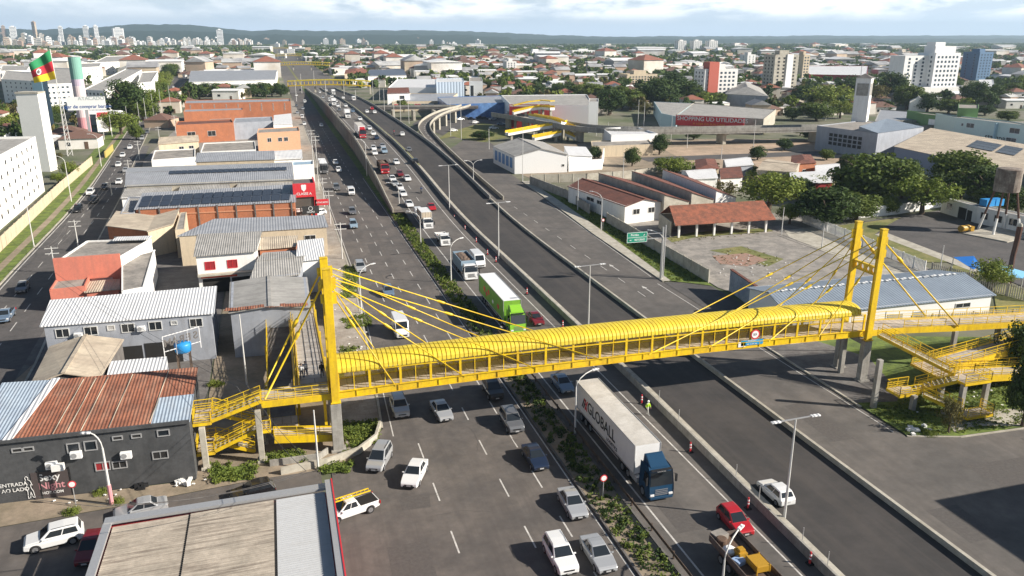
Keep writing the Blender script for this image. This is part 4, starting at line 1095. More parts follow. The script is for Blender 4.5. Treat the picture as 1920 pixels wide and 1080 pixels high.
def semi(label, cab_col, side, roof, loc, rz, cab_h=3.2, length=18.4):
 """tractor unit with box trailer; front bumper at local y = 0"""
 t = thing('articulated_truck', label, 'truck')
 truck_cab(t, cab_col, 0, Ht=cab_h)
 chassis(t, -length + .3, -2.2)
 axle(t, -1.35, 2.5, .52, False); axle(t, -4.6, 2.5); axle(t, -5.9, 2.5)
 for k in (0, 1, 2): axle(t, -length + 1.6 + 1.3 * k, 2.5)
 b = cargo_box(t, -length, -3.1, 1.25, 4.15, 2.6, side, roof)
 for s in (-1, 1): g = MB(); g.box((s, -3.4, .85), (.5, 1.6, .6)); g.build('fuel_tank', 'metal', t, bevel=.08)
 for s in (-1, 1):
  g = MB(); g.bar((s * 1.2, -length + 4.8, .75), (s * 1.2, -6.9, .75), .05, .12); g.bar((s * 1.2, -length + 4.8, 1.05), (s * 1.2, -6.9, 1.05), .05, .12); g.build('side_guard', 'metal', t)
 for s in (-1, 1): g = MB(); g.box((s * 1.1, -length - .02, 1.1), (.3, .05, .2)); g.build('taillight', 'lamp_red', t)
 return t, b
def rigid(label, cab_col, loc, body='box', col='white_cl', length=8.5, ch=2.6, W=2.3, zt=3.3, roof=None, low=True, name='truck'):
 t = thing(name, label, 'truck')
 truck_cab(t, cab_col, 0, W=W, Ht=ch, depth=1.8, low=low, deflector=False)
 chassis(t, -length + .1, -1.8)
 axle(t, -1.2, W, .46, False); axle(t, -length + 1.7, W, .46)
 if length > 7.8: axle(t, -length + 2.9, W, .46)
 h = W / 2 + .05
 if body == 'box': cargo_box(t, -length, -2.0, 1.1, zt, 2 * h, col, roof or col)
 elif body == 'tipper':
  z0, z1, a, b = 1.15, zt, -length, -2.1
  g = MB()
  for x in (-h, h): g.box((x, (a + b) / 2, (z0 + z1) / 2), (.09, b - a, z1 - z0))
  for y in (a + .05, b - .05): g.box((0, y, (z0 + z1) / 2), (2 * h - .1, .09, z1 - z0))
  g.box((0, (a + b) / 2, z0 + .04), (2 * h - .1, b - a, .08))
  for y in frange(a + .4, b - .4, .7):
   for x in (-h - .07, h + .07): g.box((x, y, (z0 + z1) / 2), (.08, .1, z1 - z0 - .1))
  bd = g.build('tipper_body', col, t)
  g = MB(); n = 8; ys_ = frange(a + .12, b - .12, .5); rnd = random.Random(3)
  vs = [(x * (h - .08), y, z1 - .5 + .3 * (1 - x * x) + rnd.uniform(-.06, .06)) for y in ys_ for x in [i / 4 - 1 for i in range(9)]]
  g.add(vs, [(i * 9 + k, i * 9 + k + 1, i * 9 + k + 10, i * 9 + k + 9) for i in range(len(ys_) - 1) for k in range(8)]); g.build('load', flat('gravel_load', (.16, .11, .08), .95, noise=.3, scale=2), bd, origin=parent_loc(t))
 elif body == 'flat':
  a, b = -length, -2.1
  g = MB(); g.box((0, (a + b) / 2, 1.15), (2 * h, b - a, .16)); bd = g.build('load_bed', 'wood', t)
  for x in (-h, h):
   g = MB(); g.box((x, (a + b) / 2, 1.46), (.06, b - a, .46)); [g.box((x * 1.03, y, 1.44), (.05, .1, .52)) for y in frange(a + .1, b - .1, 1.4)]; g.build('drop_side', col, t)
  g = MB(); g.box((0, b + .05, 1.8), (2 * h, .08, 1.2)); g.build('headboard', col, t)
  g = MB(); g.box((0, a, 1.44), (2 * h, .06, .42)); g.build('tailgate', col, t)
 for s in (-1, 1): g = MB(); g.box((s * .95, -length - .03, 1.0), (.3, .05, .16)); g.build('taillight', 'lamp_red', t)
 return t
def make_bus(label, col, L=12, Ht=3.3):
 t = thing('bus', label, 'bus'); W = 2.5
 g = MB(); g.box((0, -L / 2, (Ht + .35) / 2), (W, L, Ht - .35)); g.build('body', col, t, bevel=.12, seg=3)
 g = MB(); g.box((0, -L / 2, Ht + .08), (1.6, 3.0, .2)); g.box((0, -L / 2, Ht + .01), (W * .86, L * .94, .05)); g.build('roof', 'white_cl', t, bevel=.05)
 g = MB(); g.box((0, .0, 2.0), (W * .88, .06, 1.5)); g.build('windscreen', 'glass', t, bevel=.05)
 for s in (-1, 1):
  for k in range(7): g = MB(); g.box((s * (W / 2), -1.5 - k * 1.45, 2.15), (.05, 1.3, .9)); g.build('side_window', 'glass', t)
  g = MB(); g.box((s * .95, .02, .8), (.36, .08, .22)); g.build('headlight', 'lamp_white', t)
  for y in (-2.4, -L + 3.0): wheel(t, s * (W / 2 - .17), y, .5, .3)
  g = MB(); g.box((s * (W / 2 + .22), .12, 2.2), (.18, .2, .6)); g.build('mirror', 'black', t)
 return t
def put(t, front, heading, label=None, front_local=0.0, z=None):
 """stand a vehicle so that its front (at local y = front_local) is over the ground point 'front'; heading in degrees from +Y, clockwise"""
 a = R(heading); d = Vector((math.sin(a), math.cos(a), 0))
 p = front - d * front_local
 t.location = (p.x, p.y, front.z if z is None else z)
 t.rotation_euler = (0, 0, -a)
 return t
PROTO = {k: make_car(k) for k in SPEC}
PROTO_L = {k: make_car(k, True) for k in SPEC}
PROTO['sprinter'] = make_van('sprinter'); PROTO['kombi'] = make_van('kombi'); PROTO['pickup'] = make_pickup()
HALF = dict(hatch=1.97, sedan=2.22, suv=2.22, minivan=2.12, sprinter=2.8, kombi=2.25, pickup=2.54)
CATN = dict(hatch='hatchback', sedan='sedan', suv='suv', minivan='minivan', sprinter='van', kombi='van', pickup='pickup_truck')
def car(kind, col, px, py, heading, label, group, near='front', lite=False, z=0.0):
 src = (PROTO_L if lite and kind in PROTO_L else PROTO)[kind]
 p = U(px, py, z + .25); p.z = z
 a = R(heading); d = Vector((math.sin(a), math.cos(a), 0)) * (-HALF[kind] if near == 'front' else HALF[kind])
 p = p + d
 c = dup(src, p, -a, label, group, paint=PT[col] if isinstance(col, str) else col)
 c.name = CATN[kind]; c['category'] = 'van' if kind in ('sprinter', 'kombi') else 'pickup' if kind == 'pickup' else 'car'
 return c
def zcar(kind, col, px, py, heading, label, group, lite=True):
 """the same on the climbing highway: the height follows the road"""
 z = 0.0
 for _ in range(12): z = zr(U(px, py, z).y)
 return car(kind, col, px, py, heading, label, group, lite=lite, z=z + .01)
GL, GM, GR, GS, GA = 'cars driving on the left road', 'vehicles in the jam on the middle carriageway', 'cars on the fresh asphalt carriageway', 'cars on the side street', 'cars on the avenue at far left'
S = 180
car('suv', 'silver', 755, 784, S, 'blue silver estate with roof rails just below the footbridge, nearest the left kerb', GL)
car('sedan', 'silver', 838, 790, S - 4, 'pale silver sedan just below the footbridge beside the blue silver estate', GL)
car('suv', 'black', 933, 750, S, 'black suv half under the left part of the footbridge', GL)
car('suv', 'grey', 970, 812, S, 'dark grey suv with roof rails behind the black suv under the footbridge', GL)
car('sedan', 'navy', 1016, 882, S, 'black blue sedan in the shade beside the planted bed', GL)
car('sedan', 'silver', 1088, 974, S + 2, 'silver sedan alone in the right lane under the dark sedan', GL)
car('suv', 'white', 1068, 1079, S, 'big white suv with black sunroof at the bottom edge', GL)
car('sedan', 'silver', 1141, 1075, S, 'silver sedan beside the white suv with sunroof at the bottom edge', GL)
car('minivan', 'silver', 700, 885, S + 24, 'silver minivan turning the corner by the low kerb wall', GL)
car('sedan', 'white', 766, 915, S + 25, 'white sedan turning behind the silver minivan', GL)
car('sprinter', 'white', 756, 634, S, 'tall white van seen through the footbridge cables', GL)
car('hatch', 'white', 742, 716, S, 'white hatchback hidden behind the footbridge screen', GL)
car('hatch', 'bluegrey', 731, 556, S, 'blue hatchback driving between two lane lines above the white van', GL)
car('suv', 'silver', 678, 511, S, 'silver suv nearest the left kerb beyond the yellow pylon', GL)
car('minivan', 'steelblue', 664, 428, S, 'pale blue grey minivan in the left lane beyond the silver suv', GL)
car('hatch', 'grey', 662, 402, S, 'dark grey hatchback ahead of the pale minivan', GL)
car('kombi', 'white', 660, 366, S, 'small white van in mid road beyond the dark hatchback', GL)
car('suv', 'grey', 632, 357, S, 'dark suv close to the kerb beside the red storefront', GL)
car('hatch', 'white', 636, 322, S, 'front one of two white cars beside the long bus', GL, lite=True)
car('hatch', 'white', 630, 308, S, 'rear one of two white cars beside the long bus', GL, lite=True)
b = make_bus('long grey bus with white roof and dark front waiting by the kerb', PT['grey']); put(b, U(608, 327), S)
for k, (x, y, kd, cl) in enumerate(((603, 237, 'hatch', 'white'), (571, 234, 'sedan', 'white'), (567, 222, 'kombi', 'white'), (568, 205, 'sedan', 'silver'), (572, 193, 'kombi', 'white'), (556, 200, 'hatch', 'grey'), (558, 213, 'sedan', 'silver'), (556, 180, 'sedan', 'white'), (563, 170, 'hatch', 'black'))):
 car(kd, cl, x, y, S, ('white hatchback in the shade of the viaduct wall', 'white car in the shade below the viaduct, last before the bus', 'white van parked on the left road under the viaduct', 'silver car beside the white van under the viaduct', 'second white van farther along the shaded left road', 'dark car by the brick shop row on the shaded left road', 'silver car by the brick shop row on the shaded left road', 'white car far along the shaded left road', 'black car farthest along the shaded left road')[k], GL, lite=True)
M['trailer_white'] = mat('white_trailer_skin', (.76, .76, .75), .45, noise=.04, scale=.6, stain=((.8, .8, .8), .25, (.5, .48, .44)))
M['trailer_roof'] = mat('dusty_trailer_roof', (.60, .57, .52), .7, noise=.1, scale=.8, col2=(.50, .47, .42))
t, bx = semi('white box trailer with black lettering pulled by a dark blue cab', PT['tealblue'], 'trailer_white', 'trailer_roof', None, 0)
rm = face_rot((0, 1, 0), (0, 0, 1))
text('GLOBALL', 'lettering', bx, (1.325, -11.2, 2.65), rm, 1.75, 'black', sx=.98)
text('LOGISTICS', 'lettering', bx, (1.325, -8.3, 1.62), rm, .55, 'black')
for k, (dy, m_) in enumerate(((-16.4, 'black'), (-16.0, 'black'), (-15.55, 'red'))):
 g = MB(); y = dy; g.poly([(1.32, y - .15, 2.0), (1.32, y + .12, 2.0), (1.32, y + .75, 3.2), (1.32, y + .48, 3.2)]); g.build('logo_stripe', m_, bx)
g = MB(); g.poly([(1.322, -15.2, 2.0), (1.322, -14.9, 2.0), (1.322, -15.6, 3.2), (1.322, -15.9, 3.2)]); g.build('logo_stripe', 'red', bx)
text('GLOBALL', 'lettering', t, (0, -.16, 2.98), face_rot((-1, 0, 0), (0, .2, 1)), .2, 'white_cl')
put(t, U(1239, 940), S)
M['trailer_green'] = mat('green_printed_curtain', (.23, .47, .04), .5, noise=.2, scale=.35, col2=(.16, .36, .04), world_co=False)
t, bx = semi('bright green truck with white roofed trailer in the jam above the footbridge', PT['green'], 'trailer_green', 'white_cl', None, 0, length=17.5)
for k, (y, z, r, m_) in enumerate(((-14, 2.7, .45, 'orange'), (-12.7, 2.3, .38, 'red'), (-11.5, 2.9, .4, 'orange'), (-6, 2.4, .4, 'red'), (-9, 2.2, .3, 'white_cl'))):
 g = MB(); g.poly([(1.31, y + r * math.cos(a) * 1.4, z + r * math.sin(a)) for a in [2 * math.pi * j / 14 for j in range(14)]]); g.build('printed_fruit', m_, bx)
put(t, U(972, 628), S)
car('sedan', 'darkred', 1012, 610, S, 'dark red sedan squeezed beside the green truck', GM)
t = rigid('white cab tipper truck with blue grey body full of brown soil', PT['white'], None, 'tipper', PT['steelblue'], 9.0, 2.7, 2.4, 3.1, name='tipper_truck'); put(t, U(884, 527), S)
car('sprinter', 'white', 902, 502, S, 'white van tucked beside the tipper truck', GM)
t = rigid('small white truck with open frame behind its cab', PT['white'], None, 'flat', 'white_cl', 6.2, 2.3, 2.05, 2.4); put(t, U(836, 463), S)
t = rigid('white box truck with a tall cream cargo body', PT['white'], None, 'box', 'roof_beige', 7.6, 2.4, 2.2, 3.5, roof='trailer_white'); put(t, U(804, 431), S)
zcar('sedan', 'red', 812, 394, S, 'red and white sedan beside the cream box truck', GM)
zcar('kombi', 'white', 788, 408, S, 'white van just behind the cream box truck', GM)
car('sedan', 'bluegrey', 1066, 737, S, 'steel blue sedan beside the lettered trailer under the footbridge', GM)
car('hatch', 'red', 1400, 1006, S + 1, 'bright red hatchback by the striped traffic posts', GM)
zl = [('sedan', 'white', 770, 388, 'white sedan leading the file behind the cream box truck'), ('hatch', 'white', 758, 368, 'front one of two white hatchbacks bumper to bumper'),
  ('hatch', 'white', 752, 356, 'rear one of two white hatchbacks bumper to bumper'), ('hatch', 'white', 738, 340, 'white hatchback just ahead of the red tipper'), ('sedan', 'silver', 743, 349, 'silver sedan beside the motorcycle'),
  ('sedan', 'white', 766, 339, 'white sedan on the outer side of the dark red hatchback'), ('hatch', 'darkred', 752, 330, 'dark red hatchback between two white cars'), ('hatch', 'white', 745, 308, 'white hatchback beside the red tipper cab'),
  ('sedan', 'white', 704, 290, 'front one of two white cars behind the red tipper'), ('hatch', 'white', 702, 281, 'rear one of two white cars behind the red tipper'), ('suv', 'steelblue', 722, 287, 'pale blue suv behind the red tipper'), ('sedan', 'silver', 719, 277, 'silver sedan behind the pale blue suv'),
  ('sedan', 'navy', 707, 261, 'dark blue sedan beside the red articulated truck'), ('sedan', 'white', 701, 253, 'white sedan next to the red articulated truck cab'), ('hatch', 'white', 694, 243, 'white hatchback next to the red articulated truck trailer'),
  ('hatch', 'white', 676, 225, 'white hatchback ahead of the red articulated truck'), ('hatch', 'bluegrey', 662, 210, 'blue grey hatchback beside the white box truck far up the viaduct'), ('sedan', 'white', 649, 200, 'white sedan near the top of the viaduct, inner lane'),
  ('hatch', 'grey', 637, 208, 'dark hatchback behind the white box truck up the viaduct'), ('sedan', 'white', 634, 200, 'white car in the dense queue high on the viaduct, left file'), ('suv', 'white', 630, 192, 'white suv in the dense queue high on the viaduct'),
  ('kombi', 'white', 619, 190, 'white van in the dense queue high on the viaduct'), ('sedan', 'silver', 606, 184, 'silver car at the tail of the viaduct queue'), ('hatch', 'white', 623, 182, 'white hatchback at the tail of the viaduct queue'),
  ('sedan', 'black', 620, 199, 'black car in the dense queue by the left parapet'), ('hatch', 'white', 600, 174, 'white hatchback where the queue leaves the viaduct'), ('kombi', 'white', 612, 172, 'white van where the queue leaves the viaduct')]
for kd, cl, x, y, lb in zl: zcar(kd, cl, x, y, S, lb, GM)
def zput(t, px, py):
 z = 0.0
 for _ in range(12): z = zr(U(px, py, z).y)
 put(t, U(px, py, z), S)
t = rigid('tipper truck with red cab and dark brown load', PT['red'], None, 'tipper', flat('rusty_tipper', (.07, .045, .035), .8), 8.6, 2.7, 2.4, 2.9, name='tipper_truck'); zput(t, 723, 327)
t, bx = semi('articulated truck with red cab and white trailer coming down the viaduct', PT['red'], 'trailer_white', 'trailer_roof', None, 0, length=17); zput(t, 681, 260)
t = rigid('white box truck coming down the viaduct beyond the red articulated truck', PT['white'], None, 'box', 'trailer_white', 8, 2.5, 2.3, 3.5); zput(t, 653, 222)
t = rigid('white box truck near the top of the viaduct queue', PT['white'], None, 'box', 'trailer_white', 8, 2.5, 2.3, 3.4); zput(t, 627, 198)
t = rigid('small white box truck alone on the far top of the viaduct', PT['white'], None, 'box', 'trailer_white', 7, 2.4, 2.3, 3.3); zput(t, 626, 178)
lor = rigid('old flatbed lorry with white cab cut by the bottom edge', PT['white'], None, 'flat', flat('worn_timber_sides', (.13, .10, .085), .9, noise=.3, scale=1.5), 9.6, 2.5, 2.45, 2.4, name='flatbed_lorry')
put(lor, Vector((32.55, 38.4, 0)), S)
LY = lambda x, y, z: Vector((32.55 - x, 38.4 - y, z))
def load(name, label, cat, parts, loc):
 t = thing(name, label, cat, loc, 0)
 for nm, mb, m in parts: mb.build(nm, m, t, bevel=.015)
M['yellow_machine'] = mat('yellow_machine_paint', (.45, .25, .02), .5, noise=.15, scale=2)
g = MB(); g.box((32.9, 43.0, 1.95), (1.15, 1.5, .08)); [g.box((32.9 + a * .55, 43.0 + b * .75, 1.65), (.1, .1, .8)) for a in (-1, 1) for b in (-1, 1)]; [g.box((32.9, 43.0 + b * .75, 1.72), (1.15, .06, .5)) for b in (-1, 1)]; [g.box((32.9 + a * .55, 43.0, 1.72), (.06, 1.5, .5)) for a in (-1, 1)]
g2 = MB(); g2.box((32.9, 43.0, 1.72), (.9, 1.2, .3))
load('compactor', 'open yellow machine frame lying on the lorry bed', 'machine', [('frame', g, 'yellow_machine'), ('core', g2, 'wood')], (32.9, 43.0, 1.23))
g = MB(); g.box((32.4, 44.6, 1.55), (.7, .9, .6)); g.box((32.4, 44.6, 1.95), (.5, .5, .25)); load('machine', 'small yellow engine block on the lorry bed', 'machine', [('housing', g, 'yellow_machine')], (32.4, 44.6, 1.23))
g = MB(); g.box((31.9, 44.0, 1.42), (.9, .8, .36), rz=.3); load('sack', 'pale blue sack beside the yellow machine on the lorry bed', 'sack', [('bag', g, flat('blue_sack', (.30, .42, .62), .8))], (31.9, 44.0, 1.23))
g = MB(); g.lathe([(.0, 0), (.5, .02), (.55, .3), (.3, .5), (.05, .52)], 10, c=(31.9, 45.4, 1.23)); load('sack', 'white rounded sack on the lorry bed', 'sack', [('bag', g, 'white')], (31.9, 45.4, 1.23))
g = MB(); g.lathe([(.0, 0), (.42, .0), (.44, .55), (.36, .6), (.02, .6)], 14, c=(31.85, 46.5, 1.23)); load('drum', 'brown wooden drum on the lorry bed', 'drum', [('shell', g, 'wood')], (31.85, 46.5, 1.23))
g = MB(); g.box((32.1, 47.3, 1.5), (1.2, .9, .5), rz=.2); load('rubble_heap', 'heap of pale scraps at the rear of the lorry bed', 'heap', [('heap', g, 'slab')], (32.1, 47.3, 1.23))
g = MB(); [g.bar((33.25 + .16 * k, 40.9, 1.30 + .02 * k), (33.3 + .14 * k, 47.6, 1.30 + .02 * k), .12, .06) for k in range(3)]; load('timber', 'long rusty beams along the right side of the lorry bed', 'timber', [('beam', g, 'rail_steel')], (33.4, 44, 1.23))
lor.location.y += 1.0; lor.location.x -= .3
for o in C.objects:
 if 'lorry bed' in o.get('label', ''): o.location.y += 1.6; o.location.x -= .3
car('hatch', 'white', 1478, 949, 0, 'white hatchback driving away alone on the fresh asphalt', GR, near='rear')
for kd, cl, x, y, lb in (('hatch', 'black', 776, 302, 'black hatchback on the fresh asphalt beside the jam'), ('hatch', 'grey', 764, 281, 'dark hatchback farther up the fresh asphalt'), ('hatch', 'white', 752, 252, 'white hatchback beside a motorcyclist on the fresh asphalt'),
      ('hatch', 'white', 687, 210, 'white car on the left of the group high on the fresh asphalt'), ('hatch', 'white', 701, 211, 'white car on the right of the group high on the fresh asphalt'), ('hatch', 'red', 696, 204, 'red car leading the group high on the fresh asphalt'),
      ('sprinter', 'white', 662, 187, 'white van far up the fresh asphalt'), ('sedan', 'white', 643, 184, 'white car far up the fresh asphalt near the median')):
 zcar(kd, cl, x, y, 0, lb, GR)
car('suv', 'white', 45, 1028, -101, 'white compact suv driving along the side street at lower left', GS)
car('sedan', 'silver', 212, 972, -99, 'silver sedan half hidden behind the corrugated roof in the foreground', GS)
car('hatch', 'black', 432, 936, -99, 'black hatchback in the side street above the corrugated roof', GS)
car('hatch', 'darkred', 158, 1062, 185, 'dark red car parked under the left edge of the corrugated roof', GS)
pk = car('pickup', 'white', 604, 978, -108, 'white pickup carrying a yellow ladder beside the red edged roof', GS)
la = thing('ladder', 'yellow extension ladder strapped on the white pickup', 'ladder', pk.location)
a = -pk.rotation_euler.z; d = Vector((math.sin(a), math.cos(a), 0)); s_ = Vector((d.y, -d.x, 0))
for o in (-.22, .22):
 g = MB(); c = pk.location + Vector((0, 0, 1.78)) + s_ * (o + .1); g.bar(c - d * 2.0, c + d * 1.9, .06, .1); g.build('rail', 'yellow', la)
for k in range(11):
 g = MB(); c = pk.location + Vector((0, 0, 1.78)) + s_ * .1 + d * (-1.9 + .37 * k); g.bar(c - s_ * .22, c + s_ * .22, .045); g.build('rung', 'yellow', la)
for kd, cl, x, y, h, nr, lb in (('hatch', 'grey', 38, 549, 177, 'front', 'dark car in the shade of the avenue near the salmon building'), ('pickup', 'bluegrey', 4, 606, 177, 'front', 'blue grey pickup cut by the left picture edge'),
       ('suv', 'black', 144, 398, 177, 'front', 'black car in the shaded stretch of the avenue'), ('suv', 'black', 174, 381, 177, 'front', 'dark suv where the avenue comes out of the shade'),
       ('suv', 'white', 168, 366, 177, 'front', 'white suv on the avenue beside the white wall'), ('hatch', 'black', 195, 355, 177, 'front', 'small black hatchback ahead of the white suv on the avenue'),
       ('hatch', 'white', 222, 345, 177, 'front', 'white hatchback next to the long solar roof on the avenue'), ('sedan', 'silver', 235, 323, -3, 'rear', 'silver sedan by the corner of the long solar roof'),
       ('hatch', 'white', 221, 312, 177, 'front', 'white hatchback leading the far avenue traffic'), ('hatch', 'white', 229, 294, 177, 'front', 'white car on the avenue below the yellow hedge wall'), ('sedan', 'white', 243, 279, 177, 'front', 'white sedan by the avenue junction'),
       ('suv', 'silver', 266, 262, 174, 'front', 'silver suv at the avenue junction'), ('hatch', 'grey', 276, 250, 174, 'front', 'grey hatchback at the avenue junction'), ('kombi', 'white', 279, 235, 174, 'front', 'white van at the avenue junction'), ('hatch', 'silver', 318, 175, 174, 'front', 'silver car far along the avenue'), ('hatch', 'white', 325, 164, 174, 'front', 'white car farthest along the avenue')):
 car(kd, cl, x, y, h, lb, GA, near=nr, lite=y < 330)
GP = 'parked cars by the red storefront'
car('sedan', 'white', 572, 418, S, 'white sedan parked behind the blue grey canopy by the storefront', GP); car('hatch', 'white', 583, 404, S + 60, 'white car with amber stripe parked under the dark sign board', GP)
GQ = 'cars parked before the blue store'
for k, (x, y, cl) in enumerate(((870, 224, 'white'), (879, 222, 'grey'), (892, 224, 'navy'), (897, 230, 'white'), (908, 221, 'black'), (917, 223, 'black'), (931, 224, 'silver'), (935, 222, 'grey'), (949, 234, 'bluegrey'), (857, 245, 'white'), (935, 241, 'white'))):
 car('hatch' if k % 2 else 'sedan', cl, x, y, 70 + 25 * (k % 3), ('white car at the left end of the store car park', 'dark car left in the store car park', 'navy car in the middle of the store car park', 'white car in front of the store car park row', 'black car mid row before the green store wall', 'second black car before the green store wall', 'silver car right of the black cars at the store', 'grey car right of the black cars at the store', 'blue car by the piers of the overpass', 'white car on the road by the ramp parapet', 'white car leaving the store car park')[k], GQ, lite=True)
c = car('pickup', 'white', 1812, 607, -97, 'white pickup parked at the end of the long white workshop', None)
def biker(px, py, heading, label, z=0.0, col='black', helmet='black'):
 zz = 0.0
 for _ in range(12): zz = zr(U(px, py, zz).y)
 p = U(px, py, zz)
 t = thing('motorcycle', label, 'motorcycle')
 g = MB(); g.bar((0, -.5, .62), (0, .35, .70), .28, .22); g.bar((0, .35, .75), (0, .62, .35), .12, .12); g.box((0, .1, .82), (.30, .42, .18)); g.bar((0, -.75, .78), (0, -.2, .80), .24, .1); g.bar((-.34, .42, 1.02), (.34, .42, 1.02), .05); g.build('frame', PT['red' if helmet == 'red' else 'grey'], t, bevel=.03)
 for y in (-.65, .66):
  g = MB(); n = 14
  g.tube([(-.06, y, .3), (.06, y, .3)], .3, n); g.build('wheel', 'rubber', t)
 put(t, p, heading)
 r = thing('person', 'rider in %s jacket on %s' % (col, label.split(' on ')[0] if ' on ' in label else 'the motorcycle'), 'person')
 fig(r, seated=True, shirt=col, helmet=helmet); put(r, p + Vector((0, 0, .0)), heading)
biker(750, 356, S, 'motorcycle between the lanes beside the two white hatchbacks', col='black')
biker(790, 362, S, 'motorcycle on the outer lane behind the red and white sedan', col='blue')
biker(739, 252, 0, 'motorcycle on the fresh asphalt beside a white hatchback', col='red')
w = thing('person', 'road worker in lime hi-vis jacket and pale trousers walking by the concrete barrier', 'person'); fig(w, shirt='lime', trousers='white', helmet='white_cl', vest=1); put(w, U(1214, 778), 150)
DZ = lambda y: 6.18 - (y - 78) / 28.5 * 2.13
for x, y, sh, tr, lb in ((.55, 79.6, 'white', 'grey', 'pedestrian in pale top on the ramp, left one of the pair'), (.95, 80.2, 'white', 'blue', 'pedestrian in pale top on the ramp, right one of the pair'), (2.6, 79.4, 'black', 'black', 'pedestrian in black clothes beside the ramp railing')):
 w = thing('person', lb, 'person'); fig(w, shirt=sh, trousers=tr); put(w, Vector((x, y, DZ(y) + .02)), 10)
for o in list(PROTO.values()) + list(PROTO_L.values()): drop(o)
# --- buildings
M['mat_frame'] = mat('white_window_frame', (.62, .62, .60), .6)
def rmat(name, axis, base):
 """a roof material whose corrugation runs the other way"""
 return base
for nm, c, c2 in (('roof_grey_y', (.40, .385, .36), (.31, .30, .28)), ('roof_beige_y', (.55, .47, .36), (.42, .35, .27)), ('roof_white_y', (.68, .68, .68), (.6, .6, .6)), ('roof_dark_y', (.21, .078, .052), (.14, .058, .042))):
 M[nm] = mat('corrugated_' + nm, c, .85, noise=.12, scale=.3, col2=c2, wave=(2.8, 'Y', .05), stain=((.12, 1.5, 1), .5, tuple(q * .5 for q in c)))
def Q4(pts, z): return [U(a, b, z) for a, b in pts]
def windows(t, quad, z, wins, fm='mat_frame', pm='glass', org=None):
 """wins: (face, u, zc, w, h) - face 0 runs from corner 0 to 1, 1 from 1 to 2 ..."""
 for wn in wins:
  f, u, zc, w, h = wn[:5]; pmm = wn[5] if len(wn) > 5 else pm
  a, b = quad[f], quad[(f + 1) % 4]
  d = Vector((b[0] - a[0], b[1] - a[1], 0)); L = d.length; d.normalize(); n = Vector((d.y, -d.x, 0))
  c = Vector((a[0], a[1], 0)) + d * (L * u) + Vector((0, 0, zc))
  g = MB()
  for s in (-1, 1):
   g.bar(c + d * (s * (w / 2)) - Vector((0, 0, h / 2)) + n * .03, c + d * (s * w / 2) + Vector((0, 0, h / 2)) + n * .03, .09, .10, up=n)
   g.bar(c - d * (w / 2 + .04) + Vector((0, 0, s * h / 2)) + n * .034, c + d * (w / 2 + .04) + Vector((0, 0, s * h / 2)) + n * .034, .10, .09)
  if w > 1.0: g.bar(c - Vector((0, 0, h / 2)) + n * .03, c + Vector((0, 0, h / 2)) + n * .03, .06, .06, up=n)
  fr = g.build('window', fm, t)
  g = MB(); g.add([c - d * w / 2 - Vector((0, 0, h / 2)) + n * .012, c + d * w / 2 - Vector((0, 0, h / 2)) + n * .012, c + d * w / 2 + Vector((0, 0, h / 2)) + n * .012, c - d * w / 2 + Vector((0, 0, h / 2)) + n * .012], [(0, 1, 2, 3)]); g.build('pane', pmm, fr, origin=parent_loc(t))
def doors(t, quad, ds, m='dark'):
 for f, u, w, h in [d[:4] for d in ds]:
  a, b = quad[f], quad[(f + 1) % 4]
  d = Vector((b[0] - a[0], b[1] - a[1], 0)); L = d.length; d.normalize(); n = Vector((d.y, -d.x, 0))
  c = Vector((a[0], a[1], 0)) + d * (L * u) + n * .02
  g = MB(); g.box(c + Vector((0, 0, h / 2)), (w, .06, h), rz=math.atan2(d.y, d.x)); g.build('door', m, t)
def aircon(t, quad, lst):
 for f, u, zc in lst:
  a, b = quad[f], quad[(f + 1) % 4]
  d = Vector((b[0] - a[0], b[1] - a[1], 0)); L = d.length; d.normalize(); n = Vector((d.y, -d.x, 0))
  c = Vector((a[0], a[1], zc)) + d * (L * u) + n * .24; rz = math.atan2(d.y, d.x)
  g = MB(); g.box(c, (.95, .38, .68), rz=rz)
  x = g.build('air_conditioner', 'white_cl', t, bevel=.03)
  g = MB(); cc = c + n * .195 - d * .15; g.tube([cc, cc + n * .02], .25, 16); g.build('fan_grille', 'metal', x, origin=parent_loc(t))
